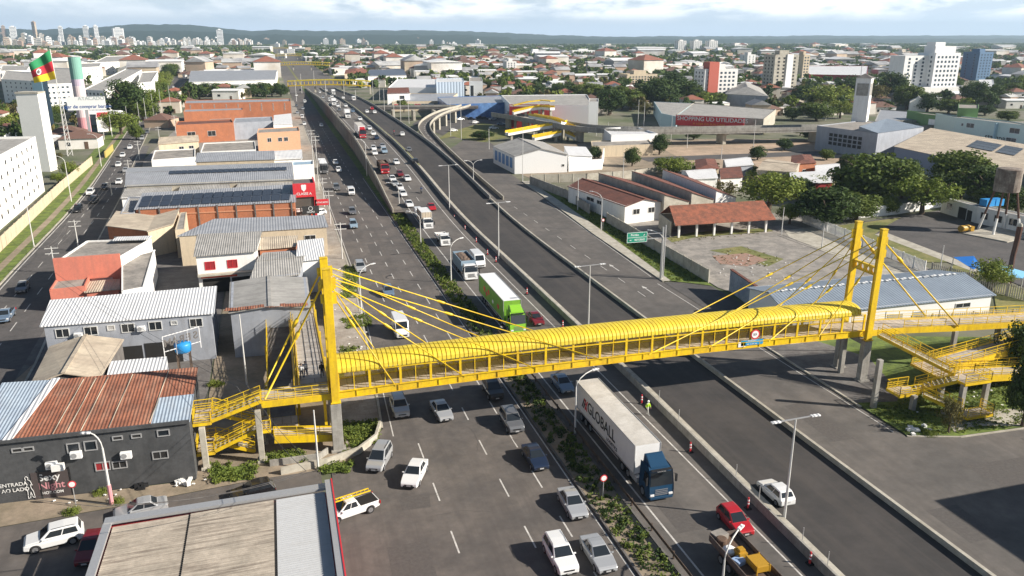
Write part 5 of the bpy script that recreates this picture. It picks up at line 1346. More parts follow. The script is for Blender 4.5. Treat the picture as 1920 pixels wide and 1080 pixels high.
def bld(name, label, cat, quad, z, wall, roof, kind='flat', rise=.8, wins=(), ds=(), ac=(), over=.3, par=.35, group=None, z0=0.0, pm='glass', zs=None, dm='dark', fm='mat_frame'):
 """building over a plan quad (near-left, near-right, far-right, far-left); kinds flat, shed (rises to the far side), shedx (high on the left), gable (ridge along face 0), gablev (ridge along face 1), hip"""
 q = [Vector((p[0], p[1], 0)) for p in quad]
 base = sum(q, Vector()) / 4; base.z = z0
 t = thing(name, label, cat, base, 0, group)
 zt = [z] * 4
 if kind == 'shed': zt = [z, z, z + rise, z + rise]
 elif kind == 'shedx': zt = [z + rise, z, z, z + rise]
 elif kind == 'shedr': zt = [z, z + rise, z + rise, z]
 if zs: zt = zs
 g = MB()
 wt = [h + (par if kind == 'flat' else 0) for h in zt]
 if kind == 'gable' or kind == 'gablev':
  g.prism(q, z0, zt)
  if kind == 'gable': pr = ((0, 3), (1, 2))
  else: pr = ((0, 1), (3, 2))
  for i, j in pr:
   m_ = (q[i] + q[j]) / 2; tri = [(q[i].x, q[i].y, z), (q[j].x, q[j].y, z), (m_.x, m_.y, z + rise - .03)]
   g.poly(tri)
 else: g.prism(q, z0, [h - .02 for h in zt])
 g.build('wall', wall, t)
 c = sum(q, Vector()) / 4
 o = [p + (p - c).normalized() * over * 1.3 for p in q]
 g = MB()
 def slab(pts, th=.12):
  n = len(pts); top = [Vector(p) for p in pts]; bot = [p - Vector((0, 0, th)) for p in top]
  g.add(top + bot, [list(range(n)), list(range(n, 2 * n))[::-1]] + [(i, i + n, (i + 1) % n + n, (i + 1) % n) for i in range(n)])
 if kind == 'flat':
  slab([(p.x, p.y, h + .02) for p, h in zip([p + (c - p).normalized() * .1 for p in q], zt)], .05)
  rf = g.build('roof', roof, t)
  if par:
   g = MB();
   for i in range(4):
    a, b = q[i], q[(i + 1) % 4]; d = (b - a).normalized(); n = Vector((-d.y, d.x, 0)) * .1
    g.bar(a + n + Vector((0, 0, zt[i] + par / 2 - .01)) - d * .0, b + n + Vector((0, 0, zt[(i + 1) % 4] + par / 2 - .01)), .2, par)
   g.build('parapet', wall, t)
 elif kind in ('gable', 'gablev'):
  A = [Vector((p.x, p.y, z - .06)) for p in o]
  if kind == 'gable': r1, r2 = (A[0] + A[3]) / 2, (A[1] + A[2]) / 2; s1, s2 = (A[0], A[1]), (A[2], A[3])
  else: r1, r2 = (A[0] + A[1]) / 2, (A[3] + A[2]) / 2; s1, s2 = (A[1], A[2]), (A[3], A[0])
  r1 = Vector((r1.x, r1.y, z + rise)); r2 = Vector((r2.x, r2.y, z + rise))
  if kind == 'gable': slab([A[0], A[1], r2, r1]); slab([r1 + Vector((0, 0, .003)), r2 + Vector((0, 0, .003)), A[2], A[3]])
  else: slab([A[1], A[2], r2, r1]); slab([r1 + Vector((0, 0, .003)), r2 + Vector((0, 0, .003)), A[3], A[0]])
  rf = g.build('roof', roof, t)
  g = MB(); g.bar(r1 + Vector((0, 0, .05)), r2 + Vector((0, 0, .05)), .45, .07); g.build('ridge_cap', roof, rf, origin=parent_loc(t))
 elif kind == 'hip':
  A = [Vector((p.x, p.y, z)) for p in o]
  d = (A[1] - A[0]); e = (A[3] - A[0])
  if d.length > e.length: r1 = (A[0] + A[3]) / 2 + d * .5 * e.length / d.length; r2 = (A[1] + A[2]) / 2 - d * .5 * e.length / d.length; fs = [(A[0], A[1], r2, r1), (A[2], A[3], r1, r2), (A[3], A[0], r1), (A[1], A[2], r2)]
  else: r1 = (A[0] + A[1]) / 2 + e * .5 * d.length / e.length; r2 = (A[3] + A[2]) / 2 - e * .5 * d.length / e.length; fs = [(A[1], A[2], r2, r1), (A[3], A[0], r1, r2), (A[0], A[1], r1), (A[2], A[3], r2)]
  for f_ in fs: g.poly([Vector((p.x, p.y, z + rise)) if (p - r1).length < 1e-6 or (p - r2).length < 1e-6 else p for p in f_])
  g.poly(A[::-1]); rf = g.build('roof', roof, t)
 else:
  slab([(p.x, p.y, h) for p, h in zip(o, [h + .1 for h in zt])]); rf = g.build('roof', roof, t)
 t['_z'] = z
 windows(t, q, z, wins, pm=pm, fm=fm); doors(t, q, ds, dm); aircon(t, q, ac)
 return t
def solar(t, a, b, c, d, rows, cols, name='solar_panel', lift=.14):
 """array of panels on a roof quad (a-b lower edge, d-c upper edge)"""
 for r in range(rows):
  for k in range(cols):
   u0, u1, v0, v1 = k / cols + .004, (k + 1) / cols - .004, r / rows + .01, (r + 1) / rows - .01
   P_ = quad_on(a, b, c, d, u0, u1, v0, v1, lift)
   g = MB(); n = (P_[1] - P_[0]).cross(P_[3] - P_[0]).normalized() * .05
   g.add(P_ + [p - n for p in P_], [(0, 1, 2, 3), (0, 4, 5, 1), (1, 5, 6, 2), (2, 6, 7, 3), (3, 7, 4, 0)])
   g.build(name, 'solar', t)
# --- foreground shed with corrugated roof
t = thing('shop_building', 'foreground shop under a weathered corrugated roof with red right edge', 'shop', (-6, 48, 0))
X0, X1, Y0, Y1 = -15.1, 1.9, 33.0, 60.7
g = MB(); g.box(((X0 + X1) / 2, (Y0 + Y1) / 2, 1.9), (X1 - X0 - .3, Y1 - Y0 - .3, 3.8)); g.build('wall', 'red_dk', t)
def corr(mb, x0, x1, y0, y1, pitch, amp, zf, per=6):
 n = int((y1 - y0) / pitch) * per; vs = []
 for i in range(n + 1):
  y = y0 + (y1 - y0) * i / n; z = amp * math.sin(2 * math.pi * i / per)
  vs += [(x0, y, zf(x0, y) + z), (x1, y, zf(x1, y) + z)]
 mb.add(vs, [(2 * i, 2 * i + 1, 2 * i + 3, 2 * i + 2) for i in range(n)])
zf = lambda x, y: 3.95 + .02 * (x - X0)
M['old_sheet'] = mat('stained_fibre_sheet', (.40, .35, .29), .9, noise=.16, scale=.5, col2=(.30, .265, .22), stain=((.2, 4.6, 1), .85, (.11, .085, .07)))
M['clean_sheet'] = mat('pale_metal_sheet', (.42, .43, .44), .5, noise=.06, scale=.4, stain=((.3, 2.0, 1), .25, (.35, .34, .33)))
g = MB(); corr(g, X0 + .55, -9.05, Y0, 59.85, .24, .06, zf); g.build('roof', 'old_sheet', t)
g = MB(); corr(g, -8.9, -2.6, Y0, 59.85, .24, .06, lambda x, y: zf(x, y) + .05); g.build('roof', 'old_sheet', t)
g = MB(); corr(g, -2.4, 1.45, Y0, 59.85, .26, .06, lambda x, y: zf(x, y) + .02); g.build('roof', 'clean_sheet', t)
g = MB()
for x in (-8.98, -2.5): g.bar((x, Y0, zf(x, 0) - .02), (x, 59.85, zf(x, 0) - .02), .16, .05)
g.build('joint', 'dark', t)
g = MB(); g.bar((X0 - .1, Y1 - .3, 4.2), (X1 - .3, Y1 - .3, 4.45), .8, .22); g.bar((X0 + .15, Y0, 4.15), (X0 + .15, Y1 - .7, 4.15), .6, .22); g.build('flashing', 'metal', t)
g = MB(); g.box((X1 - .12, (Y0 + Y1) / 2, 4.45), (.5, Y1 - Y0, .9)); pa = g.build('parapet', 'metal', t)
g = MB(); g.box((X1 + .18, (Y0 + Y1) / 2, 4.65), (.10, Y1 - Y0, .62)); g.build('fascia', 'red', t)
# --- dark mural building
t = thing('shop_building', 'charcoal painted building with mural lettering and a rusty roof', 'shop', (-18, 78, 0))
W0, W1 = Vector((-27.6, 73.2, 0)), Vector((-9.9, 72.7, 0))
qm = [W0, W1, Vector((-10.1, 84.6, 0)), Vector((-28.4, 85.4, 0))]
g = MB(); g.prism(qm, 0, [6.0, 6.0, 6.6, 6.6]); g.build('wall', 'black_wall', t)
M['rust'] = mat('rusty_sheet_roof', (.33, .125, .07), .85, noise=.25, scale=.7, col2=(.22, .085, .05), wave=(3.2, 'X', .04), stain=((1.2, .2, 1), .35, (.42, .28, .2)))
M['bluesheet'] = mat('pale_blue_sheet_roof', (.42, .50, .58), .5, noise=.08, scale=.5, col2=(.36, .43, .51), wave=(3.2, 'X', .04), stain=((1.0, .3, 1), .3, (.3, .28, .26)))
def sheet(t, pts, m, name='roof', th=.07):
 g = MB(); P_ = [Vector(p) for p in pts]; n = len(P_)
 g.add(P_ + [p - Vector((0, 0, th)) for p in P_], [list(range(n)), list(range(n, 2 * n))[::-1]] + [(i, i + n, (i + 1) % n + n, (i + 1) % n) for i in range(n)]); return g.build(name, m, t)
rz_ = lambda x, y: 6.12 + (y - 73) * .055
S_ = lambda x, y, d=0: (x, y, rz_(x, y) + d)
sheet(t, [S_(-24.6, 73.0), S_(-13.2, 72.8), S_(-13.2, 78.2), S_(-9.9, 78.2), S_(-9.9, 84.4), S_(-23.3, 84.9)], 'rust')
sheet(t, [S_(-13.18, 72.8), S_(-9.8, 72.6), S_(-9.85, 78.18), S_(-13.18, 78.18)], 'bluesheet')
sheet(t, [S_(-28.0, 73.1), S_(-24.62, 73.0), S_(-23.32, 84.9), S_(-28.5, 85.5)], 'bluesheet')
g = MB(); g.bar(S_(-24.9, 72.9, .1), S_(-23.5, 85, .1), .75, .1); g.build('gutter', 'roof_white', t)
for x in frange(-22.5, -11, 1.15):
 g = MB(); g.bar(S_(x, 73.2, .05), S_(x + .55, 84.2, .05), .07, .05); g.build('seam', 'roof_beige', t) if random.random() < .8 else None
g = MB(); g.bar((-27.6, 73.05, 6.12), (-9.85, 72.6, 6.1), .25, .3); g.build('parapet', 'black_wall', t)
windows(t, qm, 6, [(0, .06, 4.4, 1.2, 1.2), (0, .19, 5.1, .9, .35, 'dark'), (0, .235, 5.1, .9, .35, 'dark'), (0, .44, 4.7, 1.0, .9), (0, .52, 4.75, 1.0, .9), (0, .65, 5.2, .8, .35, 'dark'), (0, .74, 5.2, .8, .35, 'dark'), (0, .84, 3.0, 1.3, .75, 'dark'), (0, .87, 5.2, 1.0, .6), (0, .56, 2.55, 1.2, .8, 'red_dk'), (0, .64, 2.5, 1.2, .7, 'dark')], fm='metal')
aircon(t, qm, [(0, .45, 4.1), (0, .68, 3.5), (0, .33, 3.35)])
doors(t, qm, [(0, .31, 3.1, 2.7)], flat('rolled_shutter', (.075, .06, .058), .7))
fr = face_rot((W1 - W0), (0, 0, 1)); dw = (W1 - W0).normalized(); nw = Vector((dw.y, -dw.x, 0))
def on(u, z, off=.06): return W0 + dw * 2.4 + dw * u + nw * off + Vector((0, 0, z))
text('Sexy', 'lettering', t, on(3.0, 2.1), fr, .95, 'white'); text('Night', 'lettering', t, on(3.1, 1.25), fr, .95, flat('pink_paint', (.62, .28, .30))); text('HOT.COM', 'lettering', t, on(3.1, .55), fr, .38, 'white')
text('ENTRADA', 'lettering', t, on(-.55 + .6, 1.75), fr, .5, 'white'); text('AO LADO', 'lettering', t, on(.15, 1.2), fr, .5, 'white')
g = MB(); pts = [(1.05, .2), (1.1, .9), (1.0, 1.25), (1.15, 1.6), (1.0, 1.9), (1.1, 2.1), (1.05, 2.3), (1.18, 2.45), (1.32, 2.3), (1.28, 2.1), (1.45, 1.95), (1.55, 1.5), (1.4, 1.6), (1.42, 1.25), (1.55, .9), (1.6, .25), (1.45, .3), (1.33, .85), (1.25, .3), (1.05, .2)]
for (a, b), (c, d) in zip(pts, pts[1:]): g.bar(on(a, b), on(c, d), .045, .02, up=nw)
g.build('painted_outline', 'white', t)
g = MB(); g.box(on(4.0, 3.2, .45), (1.0, .5, .6)); g.build('awning_box', 'white', t)
for u in (2.2, 4.7): g = MB(); g.box(on(u, 1.45, .03), (.12, .1, 2.9)); g.build('door_frame', 'black', t)
t = bld('shed', 'low dark shed with a blue sheet roof at the left picture edge', 'shed', [(-33, 74), (-28.6, 73.6), (-28.9, 84), (-33.5, 84.5)], 5.0, 'black_wall', 'bluesheet', 'shed', .6)
# --- yard behind it
t = bld('house', 'low beige house with a gabled roof behind the rusty roof', 'house', Q4([(60, 720), (184, 706), (228, 637), (95, 650)], 4.0), 4.0, 'concrete_dk', 'roof_beige_y', 'gablev', 1.0)
t = bld('shed', 'small white and orange shed below the blue water tank', 'shed', Q4([(205, 712), (312, 700), (308, 676), (212, 684)], 3.4), 3.4, 'white', 'roof_white', 'shed', .3, ds=[(0, .7, 1.6, 1.4)])
for x in (.12, .93):
 q = Q4([(205, 712), (312, 700), (308, 676), (212, 684)], 3.4); a = q[0].lerp(q[1], x); g = MB(); g.box((a.x, a.y - .03, 1.85), (1.1, .12, 3.7)); g.build('pilaster', flat('orange_wall', (.60, .22, .09)), t)
t = thing('water_tank', 'blue round water tank on a stand beside a lettered frame', 'water tank', U(345, 668, 3.2))
c = U(345, 668, 3.2); g = MB(); g.lathe([(.75, .6), (.95, .75), (1.0, 1.6), (.9, 1.75), (.5, 1.9), (.05, 1.95)], 18, c=c); g.build('tank', 'tank', t, smooth=True)
for a in (-.7, .7):
 for b in (-.6, .6): g = MB(); g.box(c + Vector((a, b, -1.3)), (.14, .14, 3.8)); g.build('leg', 'rail_steel', t)
t = thing('lettered_sign', 'white open steel sign frame seen from behind by the blue tank', 'sign', U(340, 655, 4.5))
A_, B_ = U(308, 660, 4.6), U(376, 640, 4.6); g = MB(); hh = 1.9
for z in (0, hh): g.bar(A_ + Vector((0, 0, z)), B_ + Vector((0, 0, z)), .08)
for k in range(4): p = A_.lerp(B_, k / 3); g.bar(p - Vector((0, 0, .8)), p + Vector((0, 0, hh)), .08)
g.build('frame', 'roof_white', t)
for k, ch in enumerate('MARES'):
 p = A_.lerp(B_, .12 + .19 * k) + Vector((0, 0, .95)); text(ch, 'letter', t, p, face_rot(A_ - B_, (0, 0, 1)), 1.3, 'concrete_dk', depth=.03)
# --- blue-grey two storey house
q = Q4([(82, 612), (396, 588), (402, 548), (102, 574)], 6.2)
t = bld('house', 'long blue grey two storey house with a white corrugated roof', 'house', q, 6.2, 'grey_wall', 'roof_white', 'shed', .75, over=.35,
  wins=[(0, u, 5.15, 1.5, 1.1) for u in (.10, .265, .485, .65, .90)] + [(0, .385, 5.35, .8, .6, 'metal'), (0, .765, 5.35, .7, .5, 'metal')],
  ds=[(0, .47, 3.2, 2.7), (0, .68, 4.4, 2.9)], ac=[(0, .19, 4.75), (0, .125, 3.4), (0, .565, 5.0)])
# --- salmon building
q = Q4([(104, 494), (224, 485), (284, 450), (163, 454)], 6.0)
t = bld('shop_building', 'salmon pink building with a flat weathered roof beside the avenue', 'shop', q, 6.0, 'white', 'slab', 'flat', par=.3)
g = MB(); a, b = q[0], q[1]; d = (b - a).normalized(); n = Vector((d.y, -d.x, 0))
for u0, u1, z0, z1 in ((-.02, .46, 0, 6.9), (.46, .86, 3.2, 6.9), (.86, 1.02, 0, 6.9), (.46, .86, 0, .9)): c = a.lerp(b, (u0 + u1) / 2) + n * .3; g.box((c.x, c.y, (z0 + z1) / 2), ((b - a).length * (u1 - u0), .5, z1 - z0), rz=math.atan2(d.y, d.x))
g.build('facade', 'salmon', t)
g = MB(); a = q[3].lerp(q[2], .45); b = q[2]; g.bar(Vector((a.x, a.y - 1.2, 6.7)), Vector((b.x, b.y - 1.2, 6.7)), 2.6, .12); g.build('roof_patch', 'roof_white', t)
bld('annex', 'salmon low annex in front of the salmon building', 'annex', Q4([(93, 547), (160, 540), (168, 522), (106, 527)], 3.2), 3.2, 'salmon', 'slab', 'flat')
bld('annex', 'grey roofed annex to the right of the salmon building', 'annex', Q4([(228, 548), (270, 540), (290, 470), (228, 487)], 4.6), 4.6, 'white', 'slab', 'flat', par=.2, ds=[(0, .5, 1.5, 2)])
bld('annex', 'small beige roofed shelter beside the salmon wall', 'annex', Q4([(162, 548), (222, 542), (222, 528), (164, 533)], 2.6), 2.6, 'salmon', 'roof_beige', 'shed', .3)
# --- butterfly roofed brick house
bld('house', 'brick walled house under the left beige roof slope', 'house', Q4([(202, 428), (275, 433), (289, 406), (220, 401)], 5.0), 5.0, 'brick', 'roof_beige_y', 'shedx', .5, wins=[(0, .2, 3.0, 1.0, .8)])
bld('house', 'stained cream house under the right beige roof slope', 'house', Q4([(277, 434), (325, 425), (336, 398), (291, 405)], 5.0), 5.0, 'cream', 'roof_beige_y', 'shedr', .6)
bld('annex', 'tall cream wall block joining the solar brick hall', 'annex', Q4([(328, 432), (346, 430), (350, 398), (338, 399)], 5.4), 5.4, 'cream', 'slab', 'flat', par=.1)
# --- brick hall with solar roof
q = Q4([(255, 393), (552, 379), (553, 354), (271, 371)], 6.0)
t = bld('warehouse', 'long orange brick hall with a double row of solar panels', 'warehouse', q, 6.0, 'brick', 'roof_metal', 'shed', 1.0)
lift = lambda p, z: Vector((p[0], p[1], z))
a, b, c, d = lift(q[0], 6.12), lift(q[1], 6.12), lift(q[2], 7.12), lift(q[3], 7.12)
solar(t, a.lerp(b, .01).lerp(d, .08), a.lerp(b, .97).lerp(c, .08), d.lerp(c, .97).lerp(b, .25), d.lerp(c, .01).lerp(a, .25), 2, 15)
for k in range(9):
 p = q[0].lerp(q[1], .02 + .12 * k); g = MB(); g.box((p.x, p.y - .08, 3.1), (.28, .3, 6.2)); g.build('pilaster', 'concrete_dk', t)
g = MB(); p0, p1 = q[0], q[1]; g.bar(Vector((p0.x, p0.y - .06, 4.7)), Vector((p1.x, p1.y - .06, 4.7)), .12, .25); g.build('string_course', flat('pale_brick', (.55, .26, .15)), t)
bld('annex', 'narrow white gabled annex at the avenue end of the solar brick hall', 'annex', Q4([(226, 404), (252, 402), (268, 372), (241, 372)], 5.2), 5.2, 'grey_wall', 'roof_grey', 'flat', par=.4)
for k, (pts, lb) in enumerate((([(228, 371), (320, 364), (322, 347), (243, 348)], 'grey roofed shed nearest the avenue between two long halls'), ([(334, 363), (430, 357), (428, 343), (346, 346)], 'grey roofed shed in the middle between two long halls'), ([(441, 357), (546, 351), (544, 338), (456, 342)], 'grey roofed shed nearest the red storefront between two long halls'))):
 bld('shed', lb, 'shed', Q4(pts, 5.0), 5.0, ('white', 'cream', 'brick')[k], 'roof_grey', 'gable', .6, group='grey sheds between the long halls')
q = Q4([(237, 348), (549, 336), (545, 304), (241, 314)], 6.2)
t = bld('warehouse', 'big grey metal roofed hall with one thin solar strip', 'warehouse', q, 6.2, 'concrete_lt', 'roof_metal', 'gable', .9)
a, b, c, d = [lift(p, 6.25) for p in q]; m0, m1 = lift(a.lerp(d, .5), 7.15), lift(b.lerp(c, .5), 7.15)
solar(t, a.lerp(m0, .70).lerp(b.lerp(m1, .70), .25), a.lerp(m0, .70).lerp(b.lerp(m1, .70), .97), m0.lerp(a, .04).lerp(m1.lerp(b, .04), .97), m0.lerp(a, .04).lerp(m1.lerp(b, .04), .25), 1, 20)
# --- shops south of the brick hall
bld('shop_building', 'long shop with a rusty edged grey canopy roof next to the parked white cars', 'shop', Q4([(336, 443), (612, 426), (605, 409), (405, 416)], 5.6), 5.6, 'cream', 'roof_metal', 'shed', .5, wins=[(0, .55, 3.5, 2, 1.5, 'dark'), (0, .72, 3.5, 2, 1.5, 'red_dk'), (0, .88, 3.5, 2, 1.5, 'dark')])
q = Q4([(367, 480), (477, 471), (488, 441), (373, 446)], 6.4)
t = bld('house', 'white house with red framed windows over an open garage', 'house', q, 6.4, 'white', 'roof_grey', 'shed', .5, over=.4, ds=[(0, .3, 4.2, 2.4), (0, .75, 3.4, 2.3)])
windows(t, q, 6, [(0, .22, 4.6, 1.5, 1.3, 'red_dk'), (0, .60, 4.6, 1.5, 1.3, 'red_dk')], fm='red')
g = MB(); p0, p1 = q[0], q[1]; g.bar(Vector((p0.x, p0.y - .5, 3.2)), Vector((p1.x, p1.y - .5, 3.2)), 1.2, .25); g.build('canopy', 'concrete_lt', t)
g = MB(); g.bar(Vector((p0.x + .4, p0.y - .1, 2.75)), Vector((p0.x + 6, p0.y - .15, 2.75)), .12, .3); g.build('lintel', 'orange', t)
bld('shop_building', 'grey roofed workshop right of the house with red windows', 'shop', Q4([(470, 523), (560, 513), (577, 468), (494, 474)], 5.2), 5.2, 'grey_wall', 'roof_grey', 'gable', .7)
bld('shop_building', 'small pale roofed shop touching the white sheet fence', 'shop', Q4([(556, 490), (607, 484), (606, 452), (560, 457)], 5.6), 5.6, 'white', 'roof_white', 'shed', .4)
bld('shop_building', 'small shop with a cream roof panel behind the white sheet fence', 'shop', Q4([(487, 468), (553, 462), (556, 446), (493, 449)], 5.4), 5.4, 'brick', 'roof_beige', 'shed', .3)
t = thing('sheet_fence', 'tall white corrugated sheet fence closing the shops towards the pavement', 'fence', (5.6, 120, 0))
M['fence_w'] = mat('white_sheet_fence', (.72, .72, .71), .6, noise=.05, scale=.4, wave=(3.0, 'Y', .05), stain=((1, 1.2, .2), .3, (.45, .43, .4)))
g = MB(); wall_ribbon(g, [(4.9, 112.2, 0), (5.75, 142, 0)], 5.4, .1); g.build('panel', 'fence_w', t)
for y in frange(113, 141, 4): g = MB(); g.box((5.55 - .028 * (141 - y) - .15, y, 2.6), (.12, .12, 5.2)); g.build('post', 'metal', t)
q = Q4([(432, 584), (580, 574), (573, 520), (434, 529)], 6.4)
t = bld('workshop', 'grey walled workshop with two rust edged roof slopes behind the ramps', 'workshop', q, 6.4, 'grey_wall', 'roof_grey_y', 'gablev', .5)
g = MB(); p0, p1 = q[0], q[1];
for k in range(7):
 a = p0.lerp(p1, .03 + k * .14); g.box((a.x, a.y + .2, 6.62 + .06 * min(k, 6 - k)), (random.uniform(1.0, 2.2), 1.1, .05), rz=random.uniform(-.2, .2))
g.build('rusty_sheet', 'rust', t)
# --- red storefront
t = thing('storefront', 'tall red storefront portal with white crest and lettering', 'shop', (5.3, 190, 0))
g = MB(); g.box((5.2, 188.0, 4.2), (4.4, 8, 8.4)); g.build('wall', 'concrete_dk', t)
g = MB(); g.box((5.2, 183.7, 7.3), (4.9, .9, 3.0)); g.box((7.45, 183.7, 2.9), (.5, .9, 5.8)); g.box((7.55, 188.4, 7.3), (.3, 8.2, 3.0)); g.build('portal', 'red', t)
g = MB(); g.box((4.9, 183.75, 4.6), (4.2, .3, 2.3)); g.build('shop_window', flat('tinted_shopfront', (.10, .095, .085), .25), t)
for k in range(3): g = MB(); g.box((3.5 + 1.25 * k, 183.5, 2.9), (.9, .5, .75)); g.build('air_conditioner', 'white_cl', t)
fr0 = face_rot((1, 0, 0), (0, 0, 1))
text('CLASSE A', 'lettering', t, (5.1, 183.2, 6.55), fr0, .78, 'white_cl')
g = MB(); g.poly([(5.1 + x, 183.2, 7.8 + z) for x, z in ((-.55, .75), (-.18, .85), (0, .75), (.18, .85), (.55, .75), (.5, -.2), (0, -.75), (-.5, -.2))][::-1]); g.build('crest', 'white_cl', t)
g = MB(); g.box((8.9, 183.5, 4.4), (3.2, .5, 1.3)); g.build('projecting_sign', 'red', t); text('ATACADO', 'lettering', t, (8.9, 183.2, 4.4), fr0, .55, 'white_cl')
t = thing('sign_board', 'dark advertising board with round white emblem on a red post before the storefront', 'sign', (6.0, 176, 0))
g = MB(); g.box((6.0, 176, 4.3), (3.6, .25, 1.7)); g.build('panel', flat('board_black', (.035, .035, .035)), t)
g = MB(); g.box((6.2, 176, 1.75), (.25, .2, 3.5)); g.build('post', 'orange', t)
g = MB(); n = 20
for k in range(n): a0, a1 = 2 * math.pi * k / n, 2 * math.pi * (k + 1) / n; g.bar((6.0 + .42 * math.cos(a0), 175.85, 4.62 + .42 * math.sin(a0)), (6.0 + .42 * math.cos(a1), 175.85, 4.62 + .42 * math.sin(a1)), .1, .04, up=(0, 1, 0))
g.build('emblem', 'white_cl', t); text('GRUPO', 'lettering', t, (6.0, 175.85, 3.85), fr0, .5, 'white_cl')
# --- farther blocks of the strip
def B(name, label, cat, pts, z, wall, roof, kind='flat', **k): return bld(name, label, cat, Q4(pts, z), z, wall, roof, kind, **k)
M['peach'] = mat('peach_wall', (.62, .36, .22), .9, noise=.08, scale=.3)
B('shop_building', 'pale blue roofed shop directly behind the red storefront', 'shop', [(548, 312), (588, 310), (588, 302), (548, 304)], 6, 'white', flat('pale_blue_roof', (.30, .42, .52), .5), 'flat')
B('house', 'cream two storey house with a low beige gable near the avenue', 'house', [(297, 270), (372, 264), (370, 256), (303, 259)], 6, 'cream', 'roof_beige', 'gable', rise=1.2, wins=[(0, .55, 4, 1.6, 1.2), (0, .8, 4, 1.6, 1.2)])
B('house', 'beige flat annex before the cream house near the avenue', 'house', [(284, 302), (366, 296), (366, 280), (290, 284)], 4, 'white', 'slab', 'flat', ds=[(0, .3, 2, 2)])
B('warehouse', 'grey ridged hall behind the thin solar strip', 'warehouse', [(368, 304), (514, 299), (512, 288), (372, 292)], 6, 'cream', 'roof_metal', 'shed')
B('shop_building', 'white roofed shop behind the thin solar strip, near the bus', 'shop', [(490, 300), (566, 296), (565, 280), (494, 284)], 5.2, 'white', 'roof_white', 'gable', rise=.8)
B('shop_building', 'white flat shop left of the peach building', 'shop', [(376, 287), (480, 282), (478, 266), (382, 270)], 4.6, 'white', 'slab', 'flat')
B('shop_building', 'peach coloured block with three square windows', 'shop', [(482, 251), (562, 247), (560, 239), (484, 243)], 7, 'peach', 'slab', 'flat', wins=[(0, .27, 4.6, 1.4, 1.4), (0, .52, 4.6, 1.4, 1.4), (0, .66, 4.6, 1.4, 1.4)])
B('warehouse', 'pale metal shed above the peach block', 'warehouse', [(513, 236), (548, 233), (546, 213), (514, 219)], 6, 'white', 'roof_white', 'shedx', rise=.6)
t = B('shop_building', 'grey shop with a white blue sign panel above the peach block', 'shop', [(437, 232), (512, 228), (510, 220), (441, 223)], 6.5, 'grey_wall', 'roof_metal', 'flat')
B('shop_building', 'red brick shop with an orange stepped gable by the avenue', 'shop', [(329, 236), (438, 231), (434, 225), (333, 229)], 7, 'brick', 'roof_dark', 'flat', wins=[(0, .25, 3.4, 3, 2, 'dark'), (0, .6, 3.4, 3, 2, 'dark')])
B('shop_building', 'orange brick lower wing with blue awning by the avenue', 'shop', [(344, 211), (456, 207), (455, 203), (346, 206)], 8, 'brick', 'roof_metal', 'flat', wins=[(0, .6, 3.0, 9, 3, 'glass_b')])
B('shop_building', 'long orange brick parapet hall crossing the strip', 'shop', [(346, 195), (545, 191), (544, 186), (348, 189)], 9, 'brick', 'roof_metal', 'flat', wins=[(0, k / 9 + .05, 6.8, .3, 3.4, 'dark') for k in range(9)])
B('warehouse', 'very long grey metal warehouse beyond the tree belt', 'warehouse', [(354, 154), (516, 149), (520, 131), (358, 133)], 8, 'white', 'roof_metal', 'gable', rise=1.5)
t = thing('sign_board', 'small yellow hoarding by the tree belt', 'sign', U(357, 185)); p = U(357, 185); g = MB(); g.box(p + Vector((0, 0, 6)), (9, .4, 3.6)); g.build('panel', flat('hoarding_yellow', (.75, .55, .03)), t); g = MB(); g.box(p + Vector((0, 0, 2.1)), (.4, .3, 4.2)); g.build('post', 'metal', t)
# --- right side of the highway
def wgrid(t, quad, z0, z1, face, rows, cols, w, h, m='glass', mu=.06):
 a, b = quad[face], quad[(face + 1) % 4]
 d = Vector((b[0] - a[0], b[1] - a[1], 0)); L = d.length; d.normalize(); n = Vector((d.y, -d.x, 0))
 g = MB(); g.box((0, 0, 0), (w, .12, h), rz=math.atan2(d.y, d.x)); src = g.build('window', m, t, origin=(0, 0, 0))
 base = parent_loc(t); first = True
 for r in range(rows):
  for c in range(cols):
   p = Vector((a[0], a[1], z0 + (z1 - z0) * (r + .5) / rows)) + d * (L * (mu + (1 - 2 * mu) * (c + .5) / cols)) + n * .02 - base
   o = src if first else src.copy()
   if not first: C.objects.link(o)
   o.parent = t; o.location = p; first = False
def tower(name, label, cat, xl, xr, yb, yt, dep, wall, rows, cols, side=2, m='glass_b', skew=0.0, group=None, top=True, ww=1.5, z0=0.0):
 A_, B_ = U(xl, yb), U(xr, yb); h = CAM_H * (1 - (yt - 70) / (yb - 70))
 B_ = Vector((B_.x, A_.y + skew, 0)); d = (B_ - A_).normalized(); n = Vector((-d.y, d.x, 0)) * dep
 q = [A_, B_, B_ + n, A_ + n]
 t = bld(name, label, cat, q, h, wall, 'slab', 'flat', par=.8, group=group)
 wgrid(t, q, 2, h - .5, 0, rows, cols, ww, (h - 2) / rows * .48, m)
 if side: wgrid(t, q, 2, h - .5, 3, rows, side, ww * .8, (h - 2) / rows * .48, m)
 if top:
  c = (q[0] + q[2]) / 2; g = MB(); g.box((c.x, c.y, h + 1.8), ((B_ - A_).length * .4, dep * .45, 3.6)); g.build('lift_house', wall, t)
 return t, q, h
q = [Vector(v) for v in ((72.2, 91.8), (102.5, 87.8), (104.5, 100.5), (73.5, 106))]
q = Q4([(1488, 592), (1860, 552)], 4.2) + [None, None]
dv = Vector((1.5, 13.0, 0)); q[2], q[3] = q[1] + dv, q[0] + dv
